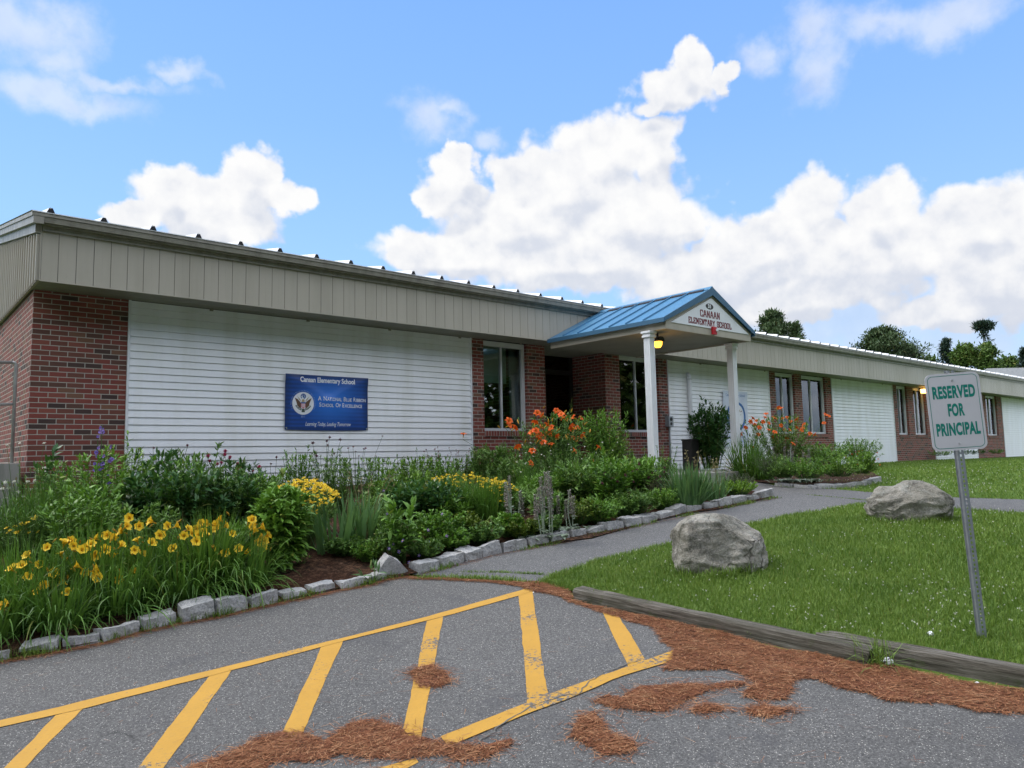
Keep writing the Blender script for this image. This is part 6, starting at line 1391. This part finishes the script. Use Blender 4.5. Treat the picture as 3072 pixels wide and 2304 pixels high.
for i, (k, pl) in enumerate(NEED.items()):
    P = wobble(GP(pl), .035, .05); g = np.random.default_rng(200+i); xs = np.array([p[0] for p in P]); ys = np.array([p[1] for p in P])
    ar = abs(np.sum(xs*np.roll(ys, -1)-ys*np.roll(xs, -1)))/2; n = int(min(60000, max(900, ar*21000)))
    X_ = g.uniform(xs.min()-.05, xs.max()+.05, n*4); Y_ = g.uniform(ys.min()-.05, ys.max()+.05, n*4); ins = inside(X_, Y_, P); dist = seg_dist(X_[:], Y_[:], P+[P[0]]) if n < 9000 else None
    keep = ins.copy()
    if dist is not None: keep |= (~ins) & (dist < .10) & (g.uniform(size=len(X_)) < .05*np.exp(-dist*22)*2.2); keep &= ~(ins & (dist < .02) & (g.uniform(size=len(X_)) < .5))
    X_, Y_ = X_[keep][:n], Y_[keep][:n]; nn = len(X_); th = g.normal(.4 if i else .1, 1.3, nn); pile = .005+.008*np.abs(np.sin(X_*9+i)*np.cos(Y_*11))
    D = np.stack([np.cos(th), np.sin(th), g.normal(0, .05, nn)], -1); Pn = np.stack([X_, Y_, h(X_, Y_)+.006+g.uniform(0, 1, nn)*pile], -1); Ln = g.uniform(.05, .11, nn); Pn = Pn-D*Ln[:, None]/2
    V, Q = strips(Pn, D, Ln, .0028, g.uniform(-.1, .15, nn), 2, 'needle', side=unit(np.cross(D, [0, 0, 1.])+g.normal(0, .25, (nn, 3))), g=g); nm = NM(); nm.add(V, Q)
    o = nm.build('pine_needles', M['needle']); tag(o, ['rust brown pine needles drifted thickly along the timbers', 'long drift of pine needles below the end of the yellow line', 'smallest scrap of pine needles between the two drifts on the asphalt', 'small pointed heap of pine needles on the open asphalt', 'two joined heaps of pine needles near the bottom of the photo', 'small round heap of pine needles on a yellow stripe', 'wide heap of pine needles along the bottom edge over the stripes'][i], 'pine needles', None, 'stuff')
    if ar > .1 or True:
        cx_, cy_ = xs.mean(), ys.mean()
        def shrink(p): return p
        so2 = sheet('needle_litter', P, .0115, M['needle_mat'] if 'needle_mat' in M else M['needle'], .3); so2.parent = o
# stray needles along kerbs and over the lot
def scatter_line(pts, n, wid, off0, name, label):
    g = np.random.default_rng(n); P = [np.array(p) for p in pts]; segs = [np.linalg.norm(b-a) for a, b in zip(P[:-1], P[1:])]; pr = np.array(segs)/sum(segs); k = g.choice(len(segs), n, p=pr); u = g.uniform(size=n)
    A = np.array([P[i] for i in k]); B = np.array([P[i+1] for i in k]); q = A+(B-A)*u[:, None]; nr = np.stack([-(B-A)[:, 1], (B-A)[:, 0]], -1); nr = nr/np.linalg.norm(nr, axis=1)[:, None]; q = q+nr*(off0-np.abs(g.normal(0, wid, n)))[:, None]
    th = np.arctan2((B-A)[:, 1], (B-A)[:, 0])+g.normal(0, .7, n); D = np.stack([np.cos(th), np.sin(th), 0*th], -1); Pn = np.stack([q[:, 0], q[:, 1], h(q[:, 0], q[:, 1])+.007+g.uniform(0, .008, n)], -1)
    V, Q = strips(Pn, D, g.uniform(.04, .09, n), .0028, .05, 2, 'needle', side=unit(np.cross(D, [0, 0, 1.])), g=g); nm = NM(); nm.add(V, Q); return tag(nm.build(name, M['needle']), label, 'pine needles', None, 'stuff')
scatter_line(EDGE, 5200, .035, .0, 'pine_needles', 'thin line of pine needles at the foot of the kerb stones')
scatter_line(GP([(880,1250),(960,1252),(1060,1258),(1172,1266),(1232,1292)]), 3200, .03, .03, 'pine_needles', 'line of pine needles in the joint between lot and path')
scatter_line(GP([(905,1243),(1050,1204),(1200,1176),(1400,1133),(1675,1077)]), 1800, .03, .0, 'pine_needles', 'sparse pine needles along the path edging')
g = np.random.default_rng(5); n = 420; q = np.array([G(g.uniform(0, 2212), g.uniform(1300, 1655))[:2] for _ in range(n)]); inl = inside(q[:, 0], q[:, 1], lot) & (seg_dist(q[:, 0], q[:, 1], EDGE) > .05); q = q[inl]; n = len(q)
th = g.uniform(0, 6.28, n); D = np.stack([np.cos(th), np.sin(th), 0*th], -1); Pn = np.stack([q[:, 0], q[:, 1], h(q[:, 0], q[:, 1])+.0115], -1); V, Q = strips(Pn, D, g.uniform(.03, .08, n), .0022, .0, 2, 'needle', side=unit(np.cross(D, [0, 0, 1.])), g=g); nm = NM(); nm.add(V, Q); tag(nm.build('pine_needles', M['needle']), 'single stray needles scattered over the asphalt', 'pine needles', None, 'stuff')

# ================================================================ GRASS
def grass(name, label, poly, n, zf, L_r, W_g, seed, ex=None, cams=1.0, mat='grass', maxd=99, dens_near=None):
    g = np.random.default_rng(seed); xs = [p[0] for p in poly]; ys = [p[1] for p in poly]; out_ = []; tot = 0
    while tot < n:
        m = n*3; X_ = g.uniform(min(xs), max(xs), m); Y_ = g.uniform(min(ys), max(ys), m); d = np.hypot(X_-CAM[0], Y_-CAM[1]); k = inside(X_, Y_, poly) & (d < maxd)
        az_ = np.arctan2(X_-CAM[0], Y_-CAM[1]); k &= (az_ > -.1) & (az_ < 1.5); k &= g.uniform(size=m) < np.clip((4.5/d)**2, 0, 1)*1.0 if dens_near else k
        if ex is not None: k &= ~ex(X_, Y_)
        out_.append(np.stack([X_[k], Y_[k]], -1)); tot += k.sum()
        if len(out_) > 60: break
    q = np.concatenate(out_)[:n]; n = len(q); d = np.hypot(q[:, 0]-CAM[0], q[:, 1]-CAM[1]); sc = np.clip(d/5., 1, 6)
    pt = np.array([mnoise.noise(Vector((x*1.7, y*1.7, 0))) for x, y in q]) if n < 140000 else np.zeros(n); le = np.abs(g.normal(0, .45, n)); th = g.uniform(0, 6.28, n)
    D = np.stack([np.cos(th)*np.sin(le), np.sin(th)*np.sin(le), np.cos(le)], -1); P = np.stack([q[:, 0], q[:, 1], zf(q[:, 0], q[:, 1])-.003], -1)
    V, Q = strips(P, D, g.uniform(*L_r, n)*(1+.5*pt)*np.clip(sc, 1, 1.5), W_g*sc, .8*g.uniform(.3, 1.5, n), 3, 'blade', g=g); nm = NM(); nm.add(V, Q); return tag(nm.build(name, L_[mat]), label, 'grass', None, 'stuff')
b_ex = lambda X_, Y_: (np.hypot(X_-bd1[1][0], Y_-bd1[1][1]) < bd1[2]*.38) | (np.hypot(X_-bd2[1][0], Y_-bd2[1][1]) < bd2[2]*.36)
LAWN_P = [p for p in LAWN_A]
grass('grass', 'mown green grass between the path and the timbers', LAWN_P, 200000, hl, (.018, .046), .0034, 1, b_ex, dens_near=True, maxd=16)
LB = P_UP2[1:]+[e1, (40, -.2), (16.9, -.05), (17.2, -2.6)]
grass('grass', 'mown green grass between the path and the building', LB, 70000, h, (.016, .035), .0036, 2, maxd=34, dens_near=True)
# clover heads
def clover(poly, n, zf, seed, label, maxd=40):
    g = np.random.default_rng(seed); q = []
    while len(q) < n:
        x, y = G(g.uniform(1190, 2230), g.uniform(1000 if zf is h else 1095, 1410 if zf is hl else 1085))[:2]
        if inside(np.array([x]), np.array([y]), poly)[0] and (mnoise.noise(Vector((x*.9, y*.9, 5)))+g.uniform(-.5, .35) > -.05) and not (zf is hl and b_ex(x, y)): q.append((x, y))
    q = np.array(q); n = len(q); d = np.hypot(q[:, 0]-CAM[0], q[:, 1]-CAM[1]); m = 9; C = np.stack([q[:, 0], q[:, 1], zf(q[:, 0], q[:, 1])+g.uniform(.045, .075, n)], -1); D = unit(g.normal(size=(n, m, 3))+[0, 0, .6]); sz = (.0085*np.clip(d/8, 1, 1.7))
    V, Q = strips(np.repeat(C, m, 0), D.reshape(-1, 3), np.repeat(sz, m), np.repeat(sz*.75, m), .1, 1, 'petal', g=g); nm = NM(); nm.add(V, Q); return tag(nm.build('clover', PT['white']), label, 'clover', None, 'stuff')
clover(LAWN_P, 430, hl, 3, 'white clover heads dotted over the near lawn'); clover(LB, 300, h, 4, 'white clover heads dotted over the far lawn')
# tufts and weeds along edges
def tufts(pts, n, name, label, L_r=(.03, .09), wid=.02, zf=h, seed=1, clusters=26):
    g = np.random.default_rng(seed); P = [np.array(p) for p in pts]; segs = [np.linalg.norm(b-a) for a, b in zip(P[:-1], P[1:])]; cum = np.cumsum([0]+segs); cs = g.uniform(0, cum[-1], clusters); s_ = np.clip(cs[g.integers(0, clusters, n)]+g.normal(0, .06, n), 0, cum[-1]*.999); k = np.searchsorted(cum, s_, 'right')-1; k = np.clip(k, 0, len(segs)-1)
    A = np.array([P[i] for i in k]); B = np.array([P[i+1] for i in k]); u = (s_-cum[k])/np.array(segs)[k]; q = A+(B-A)*u[:, None]+g.normal(0, wid, (n, 2)); le = np.abs(g.normal(0, .7, n)); th = g.uniform(0, 6.28, n); D = np.stack([np.cos(th)*np.sin(le), np.sin(th)*np.sin(le), np.cos(le)], -1)
    V, Q = strips(np.stack([q[:, 0], q[:, 1], zf(q[:, 0], q[:, 1])], -1), D, g.uniform(*L_r, n), .005, 1., 3, 'blade', g=g); nm = NM(); nm.add(V, Q); return tag(nm.build(name, L_['grass']), label, 'grass', None, 'stuff')
tufts(EDGE, 2600, 'grass', 'grass tufts at the foot of the kerb stones', seed=2)
tufts(GP([(900,1250),(960,1250),(1060,1253),(1172,1262)]), 1500, 'grass', 'grass tufts in the joint between lot and path', (.02, .06), .025, seed=3, clusters=20)
tufts(GP([(1000,1238),(1080,1238),(1170,1243)]), 700, 'grass', 'grass growing in the path crack at the path corner', (.015, .04), .012, seed=4, clusters=14)
tufts(GP([(905,1243),(1050,1204),(1200,1176),(1400,1133),(1675,1077)]), 2200, 'grass', 'grass tufts along the path edging stones', (.02, .07), .03, seed=5, clusters=30)
tufts(P_LO, 5000, 'grass', 'ragged grass fringe where the near lawn meets the path', (.02, .06), .03, seed=6, clusters=120)
tufts(P_UP2, 2600, 'grass', 'ragged grass fringe where the far lawn meets the path', (.02, .05), .04, seed=7, clusters=80)
tufts(TIMB[:4], 1500, 'grass', 'long grass behind the first timber', (.06, .14), .02, zf=lambda x, y: hl(x, y)-.02, seed=8, clusters=40) .location = (tn[0]*.2, tn[1]*.2, 0)
tufts(GP([(1868,1430),(1905,1440)]), 90, 'grass', 'few tall wild blades between the two timber ends', (.12, .26), .03, zf=h, seed=9, clusters=6)
# path crack strips of grass farther on
tufts(GP([(1745,1070),(1870,1082)]), 500, 'grass', 'thin line of grass in the path crack near the far boulder', (.015, .03), .01, seed=10, clusters=12)

# ================================================================ RESERVED SIGN
SG = dict(c=(3.342, -9.483, .666), a=R(-47.898), b=R(1.036), g=R(-2.958))
MS = Matrix.Translation(SG['c']) @ Matrix.Rotation(SG['a'], 4, 'Z') @ Matrix.Rotation(SG['b'], 4, 'X') @ Matrix.Rotation(SG['g'], 4, 'Y')
RS = empty('reserved_sign', tuple(MS @ Vector((0, .02, -1.27))), 'grey parking sign reading RESERVED FOR PRINCIPAL on a leaning perforated steel post', 'sign')
def rrect(w_, h_, r, n=6):
    p = []
    for cx_, cz_, a0 in ((w_/2-r, h_/2-r, 0), (-w_/2+r, h_/2-r, 90), (-w_/2+r, -h_/2+r, 180), (w_/2-r, -h_/2+r, 270)):
        for k in range(n+1): a = R(a0+90*k/n); p.append((cx_+math.cos(a)*r, cz_+math.sin(a)*r))
    return p
def local(mb): mb.v = [tuple(MS @ Vector(p)) for p in mb.v]; return mb
pl = rrect(.3048, .4572, .038); local(MB().prism(pl, 'y', -.0015, .0015)).build('sign_plate', M['sign_face'], RS)
o1, o2 = rrect(.279, .431, .029), rrect(.2725, .4245, .0262); mb = MB(); n = len(o1)
mb.add([(p[0], -.0022, p[1]) for p in o1]+[(p[0], -.0022, p[1]) for p in o2], [(i, (i+1) % n, n+(i+1) % n, n+i) for i in range(n)]); local(mb).build('sign_border', M['sign_green'], RS)
for s_, z_, sz, xs_ in (('RESERVED', .113, .079, .60), ('FOR', .006, .079, .60), ('PRINCIPAL', -.107, .079, .60)):
    me = text_mesh(s_, sz*1.22, .0045, xs_, .0, space=1.08); xs2 = [v_.co.x for v_ in me.vertices]; wd_ = max(xs2)-min(xs2); tgt = {'RESERVED': .238, 'FOR': .092, 'PRINCIPAL': .243}[s_]
    me.transform(Matrix.Scale(tgt/wd_, 4, (1, 0, 0))); place_text('lettering', me, MS @ Matrix.Translation((0, -.0024, z_)) @ Matrix.Rotation(R(90), 4, 'X'), M['sign_green'], RS)
for z_ in (.185, -.187): local(MB().tube([(0, -.007, z_), (0, -.0016, z_)], .0065, 10).tube([(0, -.010, z_), (0, -.0071, z_)], .004, 6)).build('bolt', M['screw'], RS)
po = MB(); zt_, zb_ = .245, -1.42; s0 = .016; hw = .0165; hl_w = .0052
# U-channel with a perforated web: rungs between the holes
yb_ = .004; z = zb_
po.box(-hw, yb_, zb_, -hl_w, yb_+.003, zt_).box(hl_w, yb_, zb_, hw, yb_+.003, zt_)
z = zb_
while z < zt_-.03: po.box(-hl_w, yb_+.0002, z, hl_w, yb_+.0028, z+.0105); z += .0254
for s_ in (-1, 1):
    po.add([(s_*hw, yb_, zb_), (s_*(hw+.004), yb_+.020, zb_), (s_*(hw+.004), yb_+.020, zt_), (s_*hw, yb_, zt_), (s_*(hw-.003), yb_+.003, zb_), (s_*(hw+.003), yb_+.022, zb_), (s_*(hw+.003), yb_+.022, zt_), (s_*(hw-.003), yb_+.003, zt_)], [(0,1,2,3),(4,7,6,5),(0,3,7,4),(1,5,6,2),(3,2,6,7)])
    po.box(min(s_*(hw+.003), s_*(hw+.011)), yb_+.020, zb_, max(s_*(hw+.003), s_*(hw+.011)), yb_+.023, zt_)
local(po).build('post', M['galv'], RS)

# ================================================================ LITTER
def crumple(name, label, px, py, size, mats, seed, zf=h):
    c = G(px, py, zf); bm = bmesh.new(); bmesh.ops.create_icosphere(bm, subdivisions=3, radius=size/2)
    for v_ in bm.verts: v_.co *= 1+.7*mnoise.noise(v_.co*60+Vector((seed, 0, 0))); v_.co.z *= .7
    me = bpy.data.meshes.new(name); bm.to_mesh(me); bm.free()
    for m in mats: me.materials.append(m)
    if len(mats) > 1:
        for i, p in enumerate(me.polygons): p.material_index = 1 if mnoise.noise(p.center*45+Vector((0, seed, 0))) > .18 else 0
    o = bpy.data.objects.new(name, me); col.objects.link(o); o.location = (c[0], c[1], c[2]+size*.28); return tag(o, label, 'litter')
crumple('crumpled_wrapper', 'crumpled white and purple wrapper on the needles by the timber end', 1919, 1437, .058, [M['white'], mat_plain('purple_print', (.10, .03, .12), .5, .05, 9)], 3)
crumple('paper_scrap', 'white paper scrap in the grass left of the sign post', 2010, 1372, .032, [M['white']], 5, hl)
crumple('paper_scrap', 'tiny white scrap on the pine needles near the right photo edge', 2110, 1477, .02, [M['white']], 8)

# ================================================================ TREES AND FAR HOUSE
T_ = dict(pine=mat_leaf('pine_foliage', (.035, .070, .028), (.10, .14, .055), .7, .05), dec=mat_leaf('deciduous_foliage', (.045, .095, .018), (.14, .21, .045), .7, .15), spruce=mat_leaf('spruce_foliage', (.015, .035, .028), (.04, .07, .045), .7, .05), bark=mat_plain('bark', (.09, .075, .06), .95, .15, 2))
def tree(name, label, px, ptop, dist, wpx, kind, seed, zlow=.35, n=9000, group=None):
    g = np.random.default_rng(seed); d = ray(px, ptop); d = d/np.dot(d, AX_F); top = CAM+d*dist; X, Y, H_ = top; rad = wpx*dist*K/F_PX/2; root = empty(name, (X, Y, -.1), label, 'tree', group)
    tr = NM(); tr.tube([(X, Y, -.1), (X+g.normal(0, .1), Y, H_*.5), (X, Y, H_*.97)], max(.12, H_*.022), .03, 7)
    cr = NM(); C = []; mid = {'pine': .62, 'dec': .66, 'spruce': .5, 'tuft': .9}[kind]; nb = {'pine': 150, 'dec': 80, 'spruce': 110, 'tuft': 44}[kind]
    for i in range(nb):
        u = i/nb; a = g.uniform(0, 6.28)
        if kind == 'dec': t_ = g.uniform(zlow, 1); rr = rad*math.sqrt(max(0, 1-((t_-mid)/(1-mid if t_ > mid else mid-zlow+.05))**2))*g.uniform(.3, 1.0); zc = H_*t_
        elif kind == 'pine': t_ = zlow+(1-zlow)*u; rr = rad*min(1., (1-t_)/(1-zlow)*2.0+.14)*g.uniform(.35, 1.12); zc = H_*t_
        elif kind == 'spruce': t_ = zlow+(1-zlow)*u; rr = rad*((1-t_)/(1-zlow))**.9*g.uniform(.5, 1.1); zc = H_*t_
        else: t_ = g.uniform(.958, .985) if i < 26 else g.uniform(.78, .93); rr = rad*(g.uniform(.2, 1.05)*(1 if t_ < .965 else .5) if i < 26 else g.uniform(.1, .55)); zc = H_*t_
        e = np.array([X+math.cos(a)*rr, Y+math.sin(a)*rr, zc+(rr*.15 if kind == 'pine' else (-rr*.25 if kind == 'spruce' else rr*.1))]); s_ = np.array([X, Y, max(H_*.2, zc-rr*.35)])
        tr.tube([s_, (s_+e)/2+[0, 0, rr*.05], e], max(.02, H_*.005), .012, 4); C.append((s_, e, rr))
    per = n//nb; sz = {'pine': .36, 'dec': .30, 'spruce': .30, 'tuft': .42}[kind]
    for s_, e, rr in C:
        w_ = {'pine': .085, 'dec': .17, 'spruce': .11, 'tuft': .16}[kind]*rad; k = per if not (kind == 'tuft' and e[2] < H_*.93) else per//10
        t_ = g.uniform(.35, 1.05, k)**.7; P = s_+(e-s_)*t_[:, None]+g.normal(0, 1, (k, 3))*[w_, w_, w_*(.42 if kind != 'dec' else .8)]; D = unit(g.normal(size=(k, 3))+(e-s_)/max(rr, .1)*.6+[0, 0, .25 if kind != 'spruce' else -.2]); sc_ = dist/60
        V, Q = strips(P, D, sz*sc_*g.uniform(.5, 1.2, k), sz*sc_*(.32 if kind != 'dec' else .6), .1, 2, 'leaf', g=g); cr.add(V, Q)
    tr.build('trunk', T_['bark'], root); cr.build('crown', T_['dec' if kind == 'dec' else ('spruce' if kind in ('spruce', 'tuft') else 'pine')], root); return root
TG = 'trees beyond the school roof'
tree('pine_tree', 'wide ragged pine just right of the blue porch roof', 1665, 676, 62, 130, 'pine', 1, .5, 20000, TG)
tree('pine_tree', 'small pine top leaning from the right side of the nearest pine', 1720, 700, 60, 60, 'pine', 2, .5, 6000, TG)
tree('pine_tree', 'broad pine above the middle of the far roof', 1903, 714, 66, 165, 'pine', 3, .5, 22000, TG)
tree('pine_tree', 'low pine shoulder right of the broad pine', 1962, 748, 66, 80, 'pine', 4, .5, 7000, TG)
tree('spruce_tree', 'small pointed spruce left of the leafy trees', 2042, 734, 78, 66, 'spruce', 5, .45, 9000, TG)
tree('deciduous_tree', 'rounded green deciduous tree right of the pointed spruce', 2085, 752, 76, 84, 'dec', 6, .3, 11000, TG)
tree('bare_trunk_tree', 'tall bare trunk topped with one tuft of dark foliage', 2122, 697, 80, 52, 'tuft', 7, .5, 4200, TG)
tree('deciduous_tree', 'rounded green deciduous tree standing under the tufted trunk', 2130, 748, 74, 60, 'dec', 8, .3, 9000, TG)
tree('deciduous_tree', 'paler deciduous tree left of the photo edge spruce', 2178, 778, 82, 76, 'dec', 9, .3, 8000, TG)
tree('spruce_tree', 'dark conifer cut by the right photo edge', 2212, 752, 72, 60, 'spruce', 10, .3, 9000, TG)
tree('deciduous_tree', 'low tree crowns just above the roof at the left foot of the pointed spruce', 2012, 776, 80, 50, 'dec', 11, .3, 5000, TG)
hp_ = CAM+ray(2172, 795)/np.dot(ray(2172, 795), AX_F)*64; HX, HY, HZ = hp_
HS = empty('neighbour_house', (HX, HY, -.1), 'house whose grey roof shows above the far right end of the school roof', 'house')
rv = np.array([AX_R[0], AX_R[1]]); rv /= np.linalg.norm(rv); fv = np.array([-rv[1], rv[0]])
def hpnt(u, v_, z): return (HX+rv[0]*u+fv[0]*v_, HY+rv[1]*u+fv[1]*v_, z)
mbh = MB(); zE2 = HZ-2.3
mbh.add([hpnt(-4.2, -3.6, zE2), hpnt(5.5, -3.6, zE2), hpnt(5.0, 0, HZ), hpnt(-1.6, 0, HZ), hpnt(-4.2, 3.6, zE2), hpnt(5.5, 3.6, zE2)], [(0, 1, 2, 3), (3, 2, 5, 4), (0, 3, 4), (1, 5, 2)])
mbh.build('roof', mat_plain('grey_shingle', (.22, .23, .23), .9, .15, 6), HS)
mbw = MB(); mbw.add([hpnt(u, v_, z) for z in (-.2, zE2-.02) for (u, v_) in ((-3.8, -3.2), (5.1, -3.2), (5.1, 3.2), (-3.8, 3.2))], [(0,1,5,4),(1,2,6,5),(2,3,7,6),(3,0,4,7)]); mbw.build('wall', M['siding'], HS)

# unseen wood behind the camera, reflected in window glass; thickened to shade the entry
g = np.random.default_rng(500); cr = NM()
for i, (X, Y, H_, rad) in enumerate([(-24, -14, 14, 6), (-20, -21, 16, 6), (-14, -27, 15, 6), (-7, -30, 17, 6), (0, -33, 18, 6), (7, -33, 16, 6), (14, -31, 17, 6), (21, -30, 16, 6), (28, -28, 16, 6), (36, -26, 15, 6), (46, -23, 15, 6), (-27, -6, 14, 6), (-25, 3, 14, 6), (-22, 12, 14, 5), (-30, -24, 17, 7), (-20, -33, 18, 7), (-8, -40, 19, 8), (8, -42, 19, 8), (24, -38, 18, 8)]):
    cr.tube([(X, Y, -2), (X, Y, H_*.9)], .28, .05, 7, 0); n = 5600; u = g.uniform(.06, 1, n); a = g.uniform(0, 6.28, n); sh_ = np.sqrt(np.clip(1-((u-.45)/.57)**2, .02, 1)) if i % 3 else np.clip(1.15-u, .1, 1)
    rr = rad*np.sqrt(g.uniform(0, 1, n))*sh_; P = np.stack([X+np.cos(a)*rr, Y+np.sin(a)*rr, H_*u], -1); V, Q = strips(P, unit(g.normal(size=(n, 3))), .95, .62, .2, 2, 'leaf', g=g); cr.add(V, Q, 1)
tag(cr.build('treeline', [T_['bark'], T_['dec']]), 'wood across the parking lot, unseen but for window reflections, thickened to shade the entrance', 'wood', None, 'stuff')

for (o_, ctr_, W2), nm2 in ((bd1, 'nearer'), (bd2, 'farther')):
    rr = [(ctr_[0]+math.cos(a)*W2*.5*1.0, ctr_[1]+math.sin(a)*W2*.42) for a in np.linspace(0, 2*math.pi, 25)]
    tufts(rr, 1500, 'grass', 'longer grass left standing round the foot of the %s boulder' % nm2, (.05, .12), .03, zf=hl, seed=31, clusters=60)
